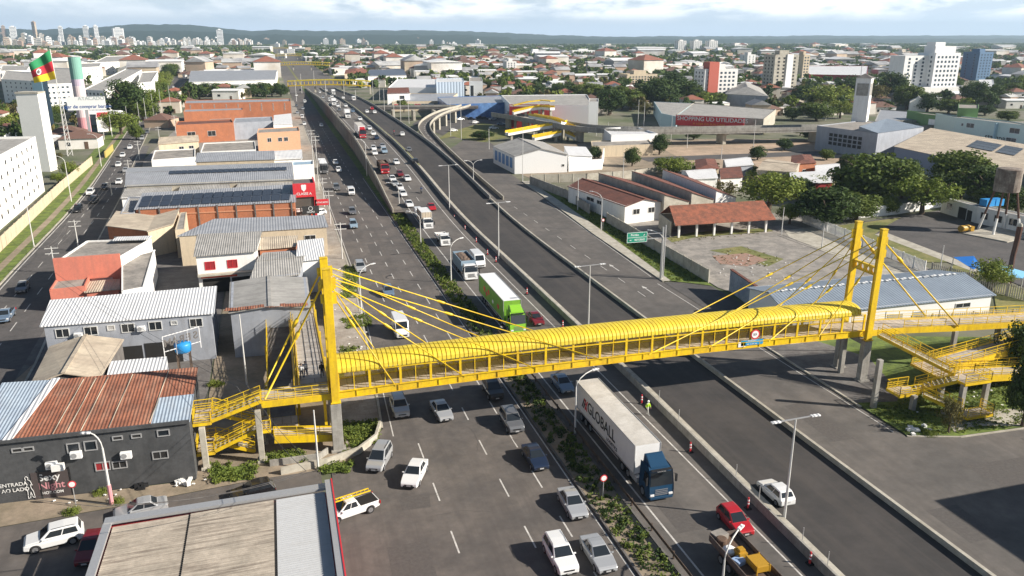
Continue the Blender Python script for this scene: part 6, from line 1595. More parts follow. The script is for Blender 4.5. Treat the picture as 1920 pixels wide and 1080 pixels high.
t = bld('workshop', 'long white workshop with a blue grey metal roof beside the right bridge pylons', 'workshop', q, 4.2, 'white_cl', 'roof_blue', 'gable', 1.3, over=.5, wins=[(0, .85, 3.0, 2.6, .7)], ds=[(0, .50, 2.6, 2.8), (0, .62, 2.0, 2.8)], dm='metal')
a, b, c, d = [lift(p, 4.2) for p in q]; r0, r1 = lift(a.lerp(d, .5), 5.52), lift(b.lerp(c, .5), 5.52)
g = MB()
for k in range(46): p = r0.lerp(r1, .03 + .94 * k / 46); g.box(p + Vector((0, -.25 * (k % 2) + .1, .10)), (.42, .36, .1))
g.build('ridge_vent', 'white_cl', t)
t = thing('mural_wall', 'grey blue painted wall with a dark red coping at the workshop end', 'wall', U(1372, 540))
g = MB(); A_, B_ = U(1368, 545), U(1496, 640); wall_ribbon(g, [tuple(A_), tuple(B_)], 3.6, .3); g.build('wall', flat('mural_grey', (.30, .34, .40), .9, noise=.2, scale=.6, col2=(.22, .25, .31)), t)
g = MB(); wall_ribbon(g, [tuple(A_ + Vector((0, 0, 3.6))), tuple(B_ + Vector((0, 0, 3.6)))], .15, .5); g.build('coping', 'roof_dark', t)
def fence(name, label, pts, h, m, step=.35, slat=.2, th=.05, posts=3.0):
 t = thing(name, label, 'fence', pts[0]); g = MB(); gp = []
 for a, b in zip(pts, pts[1:]):
  a, b = Vector(a), Vector(b); L = (b - a).length; n = int(L / step); rz = math.atan2(b.y - a.y, b.x - a.x)
  for k in range(n): p = a.lerp(b, (k + .5) / n); g.box((p.x, p.y, p.z + h / 2), (slat, th, h), rz=rz)
  for z in (.25, h - .3): g.bar(a + Vector((0, 0, z)), b + Vector((0, 0, z)), .05, .08)
 g.build('pickets', m, t)
 for a, b in zip(pts, pts[1:]):
  a, b = Vector(a), Vector(b); n = max(1, int((b - a).length / posts))
  for k in range(n + 1): p = a.lerp(b, k / n); g = MB(); g.box((p.x, p.y, h / 2 + .05), (.16, .16, h + .1)); g.build('post', m, t)
 return t
fence('picket_fence', 'pale concrete picket fence behind the right end of the footbridge', [(68, 98, 0), (68.6, 89, 0), (104, 84.6, 0)], 2.3, 'concrete_lt')
fence('picket_fence', 'long white picket fence between the abandoned lot and the walled yard', PX([(1505, 418), (1600, 455), (1733, 512)]), 2.2, 'white')
fence('picket_fence', 'grey white picket fence with a gate behind the workshop roof', PX([(1745, 515), (1850, 545), (1925, 566)]), 2.2, 'concrete_lt')
def wallthing(label, pts, h, m, panel=None, th=.15, name='concrete_wall', base=None):
 t = thing(name, label, 'wall', pts[0]); g = MB(); wall_ribbon(g, [tuple(p) for p in pts], h, th); g.build('panel', m, t)
 if panel:
  for a, b in zip(pts, pts[1:]):
   a, b = Vector(a), Vector(b); n = max(1, int((b - a).length / panel))
   for k in range(n + 1): p = a.lerp(b, k / n); g = MB(); g.box((p.x, p.y, h / 2 + .06), (.24, .24, h + .12), rz=.1); g.build('post', m, t)
 return t
wallthing('pale concrete slab wall between the grass verge and the abandoned lot', PX([(1328, 530), (1240, 478), (1138, 418)]), 2.3, 'concrete_lt', 3)
wallthing('concrete slab wall along the grass before the red roofed sheds', PX([(1105, 402), (1060, 372), (994, 346)]), 2.4, 'concrete', 3)
wallthing('pale slab wall running across behind the red roofed sheds', PX([(996, 343), (1100, 341), (1190, 334), (1250, 325)]), 2.4, 'concrete_lt', 4)
wallthing('white garden wall behind the yard trees', PX([(1580, 412), (1680, 402), (1765, 388)]), 2.4, 'white', 5)
wallthing('low curved kerb wall around the corner island by the silver minivan', [(-2.2, 71.3, 0), (2.2, 71.9, 0), (5.4, 73.3, 0), (7.4, 75.6, 0), (8.2, 78.5, 0)], .75, 'concrete_lt', th=.25, name='kerb_wall')
wallthing('low concrete planter wall under the footbridge', [(-3.2, 73.2, 0), (1.5, 73.2, 0), (2.4, 74.2, 0)], .7, 'concrete', name='planter_wall')
A_ = Vector((78, 146.5, 0)); q = [A_, A_ + Vector((22.5, -.8, 0)), A_ + Vector((24.5, 9, 0)), A_ + Vector((1.5, 9.5, 0))]
t = thing('open_shelter', 'open shelter under a long red clay tile roof with white columns', 'shelter', q[0])
a, b, c, d = [lift(p, 3.3) for p in q]; r0, r1 = lift(a.lerp(d, .5) + Vector((.3, 0, 0)), 5.9), lift(b.lerp(c, .5), 5.9)
sheet(t, [a + Vector((-.3, -1, -.3)), b + Vector((.5, -1, -.3)), r1, r0], 'roof_tile', th=.15); sheet(t, [r0 + Vector((0, 0, .003)), r1 + Vector((0, 0, .003)), c, d], 'roof_tile', th=.15)
for k in range(6): p = q[0].lerp(q[1], .05 + .18 * k); g = MB(); g.box((p.x, p.y, 1.6), (.4, .4, 3.2)); g.build('column', 'white', t)
g = MB(); g.bar(lift(q[0], 3.1), lift(q[1], 3.1), .3, .3); g.build('beam', 'white', t)
g = MB(); wall_ribbon(g, [tuple(q[3]), tuple(q[2])], 3.1, .2); wall_ribbon(g, [tuple(q[0] + Vector((-.2, 1, 0))), tuple(q[3] + Vector((-.2, 0, 0)))], 3.3, .2); g.build('wall', 'concrete_lt', t)
bld('warehouse', 'front gabled shed with a red roof and a long stained side wall', 'warehouse', Q4([(1172, 386), (1243, 378), (1118, 338), (1066, 349)], 4.2), 4.2, 'white', 'roof_dark_y', 'gablev', 1.2, wins=[(3, .42, 2.9, 3.5, .9, 'dark'), (3, .58, 2.9, 2.2, .9, 'dark'), (0, .3, 2.6, 1.8, 1.2, 'dark'), (0, .7, 2.6, 1.8, 1.2, 'dark')])
for k, (pts, lb) in enumerate((([(1245, 382), (1292, 378), (1180, 338), (1122, 340)], 'second red roofed shed with a dark side wall'), ([(1296, 378), (1338, 374), (1238, 334), (1184, 336)], 'third red roofed shed with a dark side wall'), ([(1342, 374), (1380, 370), (1290, 331), (1242, 333)], 'fourth red roofed shed, farthest from the highway'))):
 bld('warehouse', lb, 'warehouse', Q4(pts, 4.0), 4.0, 'concrete_lt' if k != 2 else 'white', 'roof_dark_y', 'shedx', 2.1, over=.15, wins=[(0, .4, 2.2, 1.6, 1.1, 'dark')], group='red roofed sheds')
bld('house', 'white house with small windows behind the fourth red roofed shed', 'house', Q4([(1295, 335), (1345, 333), (1335, 316), (1278, 320)], 4.5), 4.5, 'white', 'roof_white', 'gable', 1.0, wins=[(0, .5, 2.4, 1, 1)])
for pts, z, w_, r_, k_, lb in (([(1305, 318), (1348, 316), (1340, 298), (1304, 300)], 4, 'cream', 'roof_dark', 'hip', 'low house with a dark red hip roof by the sandy ground'), ([(1362, 312), (1412, 308), (1400, 294), (1356, 299)], 4, 'grey_wall', 'roof_white', 'gable', 'house with a pale metal roof left of the round tree'),
       ([(1352, 335), (1392, 332), (1388, 318), (1350, 322)], 3.6, 'white', 'roof_dark', 'shed', 'small dark red roof strip below the pale metal roof'), ([(1420, 318), (1490, 322), (1500, 306), (1440, 298)], 4.5, 'concrete_lt', 'roof_beige', 'gable', 'house with a beige gable left of the dark trees'),
       ([(1488, 308), (1530, 305), (1520, 290), (1484, 292)], 4.5, 'brick', 'roof_dark', 'hip', 'brown hip roofed house before the church hall'), ([(1530, 322), (1575, 320), (1570, 306), (1528, 310)], 4, 'white', 'roof_white', 'gable', 'white roofed house before the church hall'),
       ([(1485, 345), (1560, 342), (1550, 326), (1482, 330)], 3.5, 'red_dk', 'roof_white', 'shed', 'red walled shed with white roof sheets among the trees')):
 B('house', lb, 'house', pts, z, w_, r_, k_, wins=[(0, .5, z * .5, 1.2, 1.0)])
q = Q4([(965, 292), (1064, 289), (1018, 266), (925, 274)], 5.6)
t = bld('warehouse', 'bright white gabled warehouse with blue striped side wall', 'warehouse', q, 5.6, 'white_cl', 'roof_grey_y', 'gablev', 2.0, wins=[(3, u, 3.0, 2.8, 3.2, 'blue') for u in (.15, .32, .50, .68, .85)] + [(0, .92, 2.2, .8, .7, 'dark')])
wallthing('white parapet wall of the roofless annex beside the warehouse', PX([(1066, 322), (1128, 318), (1132, 296)]), 3.4, 'white_cl', th=.3)
q = Q4([(1066, 300), (1110, 297), (1098, 280), (1058, 283)], 3.5)
bld('annex', 'grey white annex behind the roofless courtyard', 'annex', q, 4.2, 'white_cl', 'roof_white', 'shedx', .8)
B('warehouse', 'low white flat block in front of the overpass', 'warehouse', [(1146, 256), (1233, 253), (1192, 240), (1130, 243)], 5.5, 'white_cl', 'roof_white', 'flat', par=.6)
B('house', 'tan brick walled lot building below the white flat block', 'house', [(1110, 276), (1225, 272), (1215, 262), (1108, 266)], 3.6, 'cream', 'slab', 'flat')
def walkway(t, pts, w=2.6, pier=True, canopy=False):
 path = [Vector(p) for p in pts]; g = MB(); L_, R_ = deck(g, path, w, 1.1); g.build('deck', 'white', t)
 for S_ in (L_, R_):
  g = MB(); wall_ribbon(g, [(p.x, p.y, p.z) for p in S_], .85, .12); g.build('railing', 'yellow', t)
 if canopy:
  g = MB(); deck(g, [p + Vector((0, 0, 3.1)) for p in path], w + .3, .35); g.build('canopy', 'yellow', t)
 if pier:
  for a, b in zip(path, path[1:]):
   for f_ in (.15, .85): m_ = a.lerp(b, f_); g = MB(); g.box((m_.x, m_.y, (m_.z - 1) / 2), (.9, .9, m_.z - 1)); g.build('pier', 'concrete_lt', t)
t = thing('footbridge', 'yellow footbridge with folded ramps by the store beyond the white warehouse', 'footbridge', U(1010, 262))
walkway(t, [U(950, 249, 3.5), U(1010, 238, 5), U(1048, 232, 6.2), U(1058, 228, 6.5)]); walkway(t, [U(1058, 233, 6.0), U(1082, 243, 4.5)]); walkway(t, [U(1000, 258, 2.0), U(1050, 248, 3.6)]); walkway(t, [U(1062, 249, 3), U(1080, 257, 1.5)])
walkway(t, [U(962, 210, 8), U(990, 203, 9.5), U(1015, 200, 10)], canopy=True); walkway(t, [U(1015, 200, 10), U(1036, 202, 10)], canopy=True); walkway(t, [U(996, 216, 8), U(1040, 224, 8), U(1056, 230, 7)])
for y0, z0_, xl, xr, lb in ((157, 6.3, 540, 694, 'yellow footbridge over the highway where the viaduct ends'), (119, 6.3, 516, 618, 'second yellow footbridge farther along the highway'), (102, 6.3, 510, 582, 'thin yellow footbridge near the vanishing highway'), (88, 6.3, 505, 550, 'pale yellow footbridge in the far haze of the highway')):
 a, b = U(xl, y0 + 3, z0_), U(xr, y0 + 3, z0_); t = thing('footbridge', lb, 'footbridge', (a.x, a.y, 0))
 path = [a, a.lerp(b, .25) + Vector((0, 0, .7)), a.lerp(b, .5) + Vector((0, 0, 1.0)), a.lerp(b, .75) + Vector((0, 0, .7)), b]
 g = MB(); deck(g, path, 3.2, .8); g.build('deck', 'yellow', t)
 g = MB(); deck(g, [p + Vector((0, 0, 3.4)) for p in path], 3.6, .8); g.build('canopy', 'canopy', t)
 g = MB(); d = (b - a).length
 for k in range(int(d / 3)):
  p = a.lerp(b, k / int(d / 3)); z = lerp([(0, 0), (.25, .7), (.5, 1), (.75, .7), (1, 0)], k / int(d / 3))
  g.box((p.x, p.y - 1.6, p.z + z + 1.3), (.4, .12, 2.6))
 g.build('side_frame', 'yellow', t)
 for k in (0, .33, .66, 1): p = a.lerp(b, k); g = MB(); g.box((p.x, p.y, z0_ / 2 - .3), (1.2, 1, z0_ - .6)); g.build('pier', 'concrete_lt', t)
q = Q4([(1646, 252), (1732, 240), (1650, 231), (1532, 237)], 8.5); q[2] = q[1] + (q[3] - q[0])
t = bld('church_hall', 'pale grey church hall with a slanting dark roof under the white tower', 'hall', q, 8.5, 'grey_wall', 'slab', 'flat', par=.3)
wgrid(t, q, 2.5, 7.0, 3, 3, 7, 1.6, 1.1, 'dark', .22)
g = MB(); a, b, c, d = [lift(p, 8.9) for p in q]; g.add([a, b, b.lerp(c, .6), a.lerp(d, .3), a + Vector((0, 0, 0)), b, b.lerp(c, .6) + Vector((0, 0, 1.5)), a.lerp(d, .3) + Vector((0, 0, 1.5))], [(0, 1, 6, 7), (0, 7, 3), (1, 2, 6), (2, 3, 7, 6)]); g.build('raised_roof', 'roof_blue', t)
t = thing('bell_tower', 'tall white square bell tower with a dark cap and shaded louvres', 'tower', (0, 0, 0))
p0 = U(1606, 268); t.location = p0; h = CAM_H * (1 - (144 - 70) / (268 - 70)); wd = 5.6
g = MB(); vs = [(-.2, -wd * .66), (wd * .72, 0.2), (.1, wd * .66), (-wd * .62, .1)]
g.prism([(p0.x + x * 1.08, p0.y + y * 1.08) for x, y in vs], 0, h); g.build('shaft', 'white', t)
for i in (0, 3):
 a, b = Vector((*vs[i], 0)) * 1.08, Vector((*vs[(i + 1) % 4], 0)) * 1.08; c = (a + b) / 2 + p0; d = (b - a).normalized(); n = Vector((d.y, -d.x, 0))
 g = MB(); g.box(c + n * .03 + Vector((0, 0, h - 4.3)), ((b - a).length * .78, .12, 4.6), rz=math.atan2(d.y, d.x)); g.build('louvre', 'concrete', t)
g = MB(); g.add([(p0.x + x * 1.25, p0.y + y * 1.25, h + .03) for x, y in vs] + [(p0.x, p0.y, h + 1.6)], [(0, 1, 4), (1, 2, 4), (2, 3, 4), (3, 0, 4), (3, 2, 1, 0)]); g.build('roof', 'concrete_dk', t)
g = MB(); g.tube([(p0.x - 2, p0.y, h + .5), (p0.x - 2, p0.y, h + 4.5)], .12, 6); g.build('mast', 'metal', t)
q = Q4([(1678, 275), (1960, 335), (2010, 290), (1745, 243)], 7.0)
t = bld('warehouse', 'wide grey roofed hall with a blue shaded wall and roof solar panels', 'warehouse', q, 7.0, flat('slate_blue_wall', (.25, .29, .38), .9), 'roof_beige', 'shed', .5)
g = MB(); a, b, c, d = [lift(p, 7.1) for p in q]
for u0, u1 in ((.42, .60), (.62, .74)): solar(t, a.lerp(b, u0).lerp(d.lerp(c, u0), .48), a.lerp(b, u1).lerp(d.lerp(c, u1), .48), a.lerp(b, u1).lerp(d.lerp(c, u1), .82), a.lerp(b, u0).lerp(d.lerp(c, u0), .82), 3, 12, lift=.45)
A_, B_ = U(1785, 262, 3), U(1945, 285, 3); A_.z = B_.z = 0; n = Vector((6, 16, 0)); q = [A_, B_, B_ + n, A_ + n]
M['mint'] = mat('mint_wall', (.50, .60, .56), .9, noise=.06, scale=.3); M['green_wall'] = mat('green_wall', (.16, .27, .11), .9, noise=.06, scale=.3)
t = bld('apartment_building', 'mint white three storey flats at the right edge with dark lettering', 'apartments', q, 11, 'mint', 'slab', 'flat', wins=[(0, .20, 9.0, 3.4, 1.6), (0, .72, 9.0, 4, 1.8), (0, .70, 5.6, 4, 1.8), (0, .1, 9, 1, 1)])
g = MB(); c = A_.lerp(B_, .52); g.box((c.x, c.y - .1, 5.5), (2.2, .5, 11)); g.build('pilaster', flat('pale_blue_wall', (.32, .45, .50), .9), t)
text('stampart', 'lettering', t, A_.lerp(B_, .52) + Vector((0, -.9, 5.8)), face_rot(B_ - A_, (0, 0, 1)), 3.0, 'dark')
C_, D_ = U(1728, 243, 4), U(1785, 251, 4); C_.z = D_.z = 0; q = [C_, D_, D_ + n, C_ + n]
bld('apartment_building', 'green walled block with white window bays left of the mint flats', 'apartments', q, 10, 'green_wall', 'slab', 'flat', wins=[(0, .3, 7.5, 3.5, 2.2, 'white_cl'), (0, .72, 7.5, 3.5, 2.2, 'white_cl')])
B('annex', 'olive green rooftop block behind the mint flats', 'annex', [(1797, 204), (1835, 205), (1835, 197), (1797, 196)], 14, 'green_wall', 'slab', 'flat')
B('warehouse', 'low grey flat hall behind the church roof', 'warehouse', [(1640, 228), (1730, 226), (1735, 212), (1650, 206)], 7, 'concrete', 'roof_metal', 'flat')
A_, B_, E_ = U(1828, 418), U(1925, 440), U(1763, 398); n = E_ - A_; q = [A_, A_ + (B_ - A_) * 1.6, A_ + (B_ - A_) * 1.6 + n, E_]
bld('house', 'white flat roofed house in the walled yard at the right edge', 'house', q, 3.6, 'white', 'slab', 'flat', par=.15, wins=[(0, .10, 2.0, 1.8, 1.5), (0, .27, 2.0, 1.9, 1.5), (0, .45, 2.0, 1.9, 1.5), (3, .25, 2.0, 1.8, 1.5)], ds=[(3, .62, 2.6, 2.6), (3, .82, 1.5, 2.4)])
t = thing('roof_bins', 'pair of blue bins on the flat roof of the white house', 'bin', U(1850, 386, 3.7)); c = U(1850, 386, 3.7)
for k in (0, 2.6): g = MB(); g.box(c + Vector((k, 0, .8)), (2.3, 2, 1.5)); g.build('bin', 'tank', t)
p0 = U(1872, 436); t = thing('water_tower', 'rusty water tank tower on splayed legs with white feet', 'water tower', p0)
h = CAM_H * (1 - (312 - 70) / (436 - 70)); g = MB(); g.lathe([(2.4, 0), (2.5, .1), (2.5, 4.6), (2.55, 4.7), (2.3, 4.85), (.1, 5.1)], 20, c=p0 + Vector((0, 0, h - 4.6))); g.build('tank', flat('rusty_tank', (.14, .105, .085), .9, noise=.3, scale=.6, col2=(.30, .26, .22), stain=((1, 1, .15), .6, (.07, .05, .04))), t, smooth=False)
for k in range(4):
 a = k * math.pi / 2 + .5; top = p0 + Vector((2.1 * math.cos(a), 2.1 * math.sin(a), h - 4.6)); bot = p0 + Vector((4.0 * math.cos(a), 4.0 * math.sin(a), 0)); m_ = bot.lerp(top, .4)
 g = MB(); g.tube([m_, top], .22, 8); l_ = g.build('leg', flat('rusty_leg', (.13, .07, .05), .9), t); g = MB(); g.tube([bot, m_], .26, 8); g.build('leg_foot', 'white', l_, origin=p0)
g = MB(); g.box(p0 + Vector((-1, -1.5, .12)), (13, 9, .25), rz=.3); g.build('plinth', 'concrete_lt', t)
p0 = U(1808, 436); t = thing('compressor', 'small yellow compressor on the concrete plinth', 'compressor', p0); g = MB(); g.tube([p0 + Vector((-1.2, 0, .9)), p0 + Vector((1.2, .2, .9))], .7, 14); g.box(p0 + Vector((1.6, 0, .8)), (.9, 1, 1)); g.build('body', 'yellow_machine', t); g = MB(); g.box(p0 + Vector((0, 0, .35)), (2, .8, .3)); g.build('skid', 'black', t)
p0 = U(1890, 533); t = thing('dead_trunk', 'tall rusty brown bare trunk leaning beside the blue tarpaulin', 'trunk', p0); g = MB(); tp = p0 + Vector((.8, .5, 9.8)); g.tube([p0, p0.lerp(tp, .5) + Vector((-.2, 0, 0)), p0.lerp(tp, .8), tp], [.5, .42, .45, .5], 9); g.build('trunk', flat('rusty_bark', (.11, .055, .04), .95, noise=.3, scale=2), t); g = MB(); g.lathe([(.2, 0), (.4, .1), (.3, .5), (.05, .7)], 10, c=tp); g.build('cap', 'concrete_lt', t)
for pts, lb, m_ in (([(1788, 482), (1826, 480), (1840, 498), (1825, 505)], 'dark blue tarpaulin over the yard shelter', flat('tarp_blue', (.01, .16, .55), .6)), ([(1822, 492), (1880, 498), (1925, 510), (1918, 522), (1840, 512)], 'pale blue tarpaulin over the yard shelter', flat('tarp_light', (.22, .52, .78), .6))):
 P3 = [U(a, b, 2.4 + .3 * (k % 2)) for k, (a, b) in enumerate(pts)]; t = thing('tarpaulin', lb, 'tarpaulin', (P3[0].x, P3[0].y, 0)); g = MB(); g.add(P3 + [p - Vector((0, 0, .05)) for p in P3], [list(range(len(P3))), list(range(len(P3), 2 * len(P3)))[::-1]]); g.build('sheet', m_, t)
 for p in P3: g = MB(); g.box((p.x, p.y, p.z / 2), (.12, .12, p.z)); g.build('post', 'metal', t)
M['navy_glass'] = mat('blue_store_front', (.035, .09, .26), .35, noise=.3, scale=.12, col2=(.10, .20, .40))
B('store', 'long store with a blue front and flat grey roof behind the car park', 'store', [(838, 197), (956, 193), (940, 180), (820, 183)], 7, 'navy_glass', 'roof_metal', 'flat')
t = B('store', 'big white store hall with a grey roof and tall white corner block', 'store', [(958, 198), (1113, 199), (1100, 178), (940, 180)], 9, 'white_cl', 'roof_grey', 'flat', par=.4)
B('annex', 'white rooftop block at the right corner of the big white store', 'annex', [(1104, 192), (1122, 192), (1122, 186), (1104, 186)], 13, 'white_cl', 'slab', 'flat'); B('annex', 'dark red facade band of the big white store', 'annex', [(955, 201), (1032, 201), (1030, 197), (955, 197)], 9.5, 'red_dk', 'slab', 'flat')
B('house', 'white two storey shop with a red pediment beyond the viaduct', 'shop', [(726, 175), (768, 174), (764, 167), (730, 168)], 9, 'white_cl', 'roof_dark', 'gable', rise=2, wins=[(0, .65, 6.5, 3, 2)])
B('store', 'low grey roofed shop row beyond the overpass end', 'shop', [(735, 192), (838, 190), (858, 176), (770, 176)], 5, 'cream', 'roof_metal', 'flat', wins=[(0, .1 + .12 * k, 2.5, 4, 3, ('red', 'glass_b', 'green_wall', 'red_dk', 'glass_b', 'white_cl', 'glass_b')[k]) for k in range(7)])
B('warehouse', 'long white mall hall with a grey base in the middle distance', 'warehouse', [(728, 165), (818, 165), (818, 149), (745, 149)], 8, 'white_cl', 'roof_white', 'flat')
B('warehouse', 'silver ribbed cinema block beside the long white mall hall', 'warehouse', [(818, 155), (870, 154), (868, 147), (818, 148)], 12, flat('ribbed_silver', (.42, .50, .60), .4, wave=(.5, 'X', .2)), 'roof_white', 'flat')
B('shop_building', 'white stepped block right of the silver cinema block', 'shop', [(880, 153), (905, 153), (903, 146), (880, 146)], 12, 'white_cl', 'slab', 'flat', wins=[(0, .2, 6, 2, 7)])
B('warehouse', 'white hall with dark solar roof near the far footbridge', 'warehouse', [(690, 143), (762, 141), (755, 129), (692, 131)], 7, 'white', flat('dark_roof', (.10, .12, .16), .5), 'gable', rise=1.4)
B('house', 'salmon tiled roof shop near the far footbridge', 'house', [(646, 138), (690, 137), (686, 130), (648, 131)], 7, 'cream', 'roof_tile', 'hip', rise=2)
t = B('store', 'store with a long red sign front behind the overpass', 'store', [(1268, 216), (1432, 224), (1455, 206), (1300, 194)], 6.5, 'concrete_lt', 'roof_grey', 'flat', par=.3)
A_, B_ = U(1268, 225, 5), U(1396, 231, 5); n = Vector(((B_ - A_).y, -(B_ - A_).x, 0)).normalized(); g = MB(); g.bar(A_ + n * .8, B_ + n * .8, .5, 4.2); g.build('sign_panel', 'red', t)
text('SHOPPING UD UTILIDADES', 'lettering', t, A_.lerp(B_, .54) + n * 1.15 + Vector((0, 0, .9)), face_rot(B_ - A_, (0, 0, 1)), 2.4, 'white_cl', spacing=1.0, sx=1.05); text('A LOJA DA SUA CASA', 'lettering', t, A_.lerp(B_, .5) + n * 1.15 + Vector((0, 0, -1.1)), face_rot(B_ - A_, (0, 0, 1)), 1.2, flat('sign_orange', (.8, .25, .03)), sx=1.2)
B('store', 'pale blue walled store wing left of the red sign front', 'store', [(1240, 213), (1268, 219), (1300, 194), (1226, 191)], 6.5, flat('pale_blue_wall', (.32, .45, .50), .9), 'roof_grey', 'flat', par=.2, wins=[(3, .3, 4, 1.5, 1.5, 'blue'), (3, .5, 4, 1.5, 1.5, 'blue')])
t, q, h = tower('apartment_tower', 'largest white apartment tower with stepped top on the right', 'apartment tower', 1742, 1802, 186, 101, 16, 'white_cl', 9, 6, 3)
A_ = q[0]; q2 = [A_ + Vector((-19, 6, 0)), A_ + Vector((.0, 6, 0)), A_ + Vector((0, 20, 0)), A_ + Vector((-19, 20, 0))]; g = MB(); g.prism(q2, 0, h - 1); g.build('wing', 'white', t); wgrid(t, q2, 6, h - 2, 0, 9, 3, 1.6, 1.4, 'glass_b')
g = MB(); c = (q[0] + q[1]) / 2; g.box((c.x, c.y + 8, h + 2.5), (17, 10, 5)); g.box((c.x - 4, c.y + 8, h + 6.3), (8, 8, 2.6)); g.build('stepped_top', 'white_cl', t); g = MB(); g.prism([A_ + Vector((-30, -3, 0)), q[1] + Vector((1, -3, 0)), q[1] + Vector((1, 15, 0)), A_ + Vector((-30, 22, 0))], 0, 8); g.build('podium', 'white', t)
M['bluetower'] = mat('blue_tower_paint', (.10, .19, .32), .7, noise=.1, scale=.1)
tower('apartment_tower', 'dark blue apartment tower right of the largest white tower', 'apartment tower', 1829, 1862, 151, 99, 20, 'bluetower', 9, 4, 2)
t, q, h = tower('apartment_tower', 'pale apartment tower with dark balconies and white spine', 'apartment tower', 1447, 1500, 178, 104, 14, 'concrete_lt', 10, 4, 3, m='dark')
c = q[0].lerp(q[1], .62); g = MB(); g.box((c.x, c.y - .3, h / 2), (5, .8, h + 2)); g.build('spine', 'white_cl', t)
t, q, h = tower('apartment_tower', 'white apartment block with a red brick stair tower', 'apartment tower', 1318, 1390, 192, 131, 14, 'white', 7, 7, 3)
c = q[0].lerp(q[1], .25); g = MB(); g.box((c.x, c.y + 3, (h + 5) / 2), (7, 8, h + 5)); g.build('stair_tower', flat('red_brick_tower', (.50, .13, .09), .85), t)
for k, (xl, xr, lb) in enumerate(((1271, 1288, 'left of the three slim grey towers near the horizon'), (1300, 1317, 'middle of the three slim grey towers near the horizon'), (1329, 1347, 'right of the three slim grey towers near the horizon'))): tower('apartment_tower', lb, 'apartment tower', xl, xr, 100, 77, 22, 'white', 10, 4, 2, group='three slim grey towers', ww=3.5)
tower('apartment_tower', 'cream four storey apartment block in the middle distance', 'apartments', 1175, 1240, 164, 141, 18, 'cream', 4, 9, 3)
tower('apartment_tower', 'long white apartment slab near the horizon right of centre', 'apartments', 1073, 1122, 108, 95, 20, 'white_cl', 4, 8, 0, ww=3); tower('apartment_tower', 'slim white block left of the three slim towers', 'apartments', 950, 970, 138, 116, 16, 'white', 5, 3, 1); tower('apartment_tower', 'white stepped apartment block near the far footbridge', 'apartments', 706, 742, 119, 98, 20, 'white', 5, 5, 1); tower('apartment_tower', 'pale slim tower behind the pale balcony tower', 'apartments', 1400, 1418, 126, 103, 20, 'white', 6, 2, 1); tower('apartment_tower', 'cream slim tower right of the pale balcony tower', 'apartments', 1502, 1516, 158, 104, 14, 'cream', 9, 2, 1)
B('warehouse', 'long hall with a red lower wall right of the pale balcony tower', 'warehouse', [(1518, 140), (1625, 142), (1628, 124), (1505, 124)], 8, 'red_dk', 'roof_white', 'flat'); B('warehouse', 'grey hip roofed hall right of the white red block', 'warehouse', [(1360, 176), (1440, 180), (1425, 164), (1372, 162)], 8, 'grey_wall', 'roof_grey', 'hip', rise=4); B('warehouse', 'white flat warehouse right of the largest white tower', 'warehouse', [(1835, 163), (1865, 162), (1862, 150), (1836, 150)], 7, 'white_cl', 'roof_white', 'flat'); B('house', 'white gabled hall left of the big tower podium', 'house', [(1706, 190), (1738, 190), (1730, 178), (1706, 180)], 6, 'white', 'roof_white', 'gablev', rise=2.5)
M['block_white'] = mat('fresh_white_block', (.80, .79, .75), .85, noise=.03, scale=.2)  # plain white wall colour of the apartment blocks and slab tower
q = [Vector((-72, 182, 0)), Vector((-58.5, 180, 0)), Vector((-61.5, 243, 0)), Vector((-75, 245, 0))]
t = bld('apartment_building', 'nearest white five storey apartment block at the left edge', 'apartments', q, 14.2, 'block_white', 'roof_grey', 'flat', par=.6)
wgrid(t, q, 1, 14, 1, 5, 10, .8, 1.0, 'glass'); wgrid(t, q, 1, 14, 0, 5, 2, 1.1, 1.2, 'glass')
for pts, z, lb, rw, cl in (([(156, 170), (196, 172), (266, 132), (236, 130)], 14, 'long white apartment row behind the advertising board', 5, 5), ([(257, 158), (284, 155), (296, 135), (266, 136)], 14, 'bright white apartment end block by the avenue trees', 4, 3), ([(2, 150), (66, 154), (80, 138), (10, 134)], 14, 'white apartment block at the far left behind the trees', 5, 6), ([(72, 160), (134, 158), (150, 130), (88, 128)], 15, 'white apartment block behind the flag mast', 5, 6), ([(150, 128), (186, 126), (190, 118), (152, 119)], 14, 'white apartment block right of the advertising column', 4, 4), ([(0, 134), (50, 133), (56, 124), (4, 124)], 14, 'farther white apartment block at the left edge', 4, 5), ([(175, 118), (235, 116), (262, 104), (200, 106)], 13, 'farthest white apartment row along the avenue', 4, 6)):
 q = Q4(pts, z); t = bld('apartment_building', lb, 'apartments', q, z, 'block_white', 'roof_grey', 'flat', par=.6, group='white apartment blocks on the left'); wgrid(t, q, 1, z, 0, rw, cl, 1.2, 1.0, 'glass_b'); wgrid(t, q, 1, z, 1, rw, 6, 1.1, 1.0, 'glass_b')
wallthing('long white wall between the nearest apartment block and the grass', [(-50.5, 120, 0), (-53.6, 175, 0), (-57.2, 245, 0), (-58.6, 292, 0)], 2.6, 'cream', 4)
def slabtower(label, xl, xr, yb, yt, m, dep=5):
 A_, B_ = U(xl, yb), U(xr, yb); h = CAM_H * (1 - (yt - 70) / (yb - 70)); t = thing('totem', label, 'totem', A_); g = MB(); g.prism([A_, B_, B_ + Vector((1, dep, 0)), A_ + Vector((1, dep, 0))], 0, h); g.build('slab', m, t); g = MB(); g.prism([A_ - Vector((.2, .2, 0)), B_ + Vector((.2, -.2, 0)), B_ + Vector((1, dep + .2, 0)), A_ + Vector((1, dep + .2, 0))], h + .01, h + .5); g.build('cap', 'concrete_lt', t)
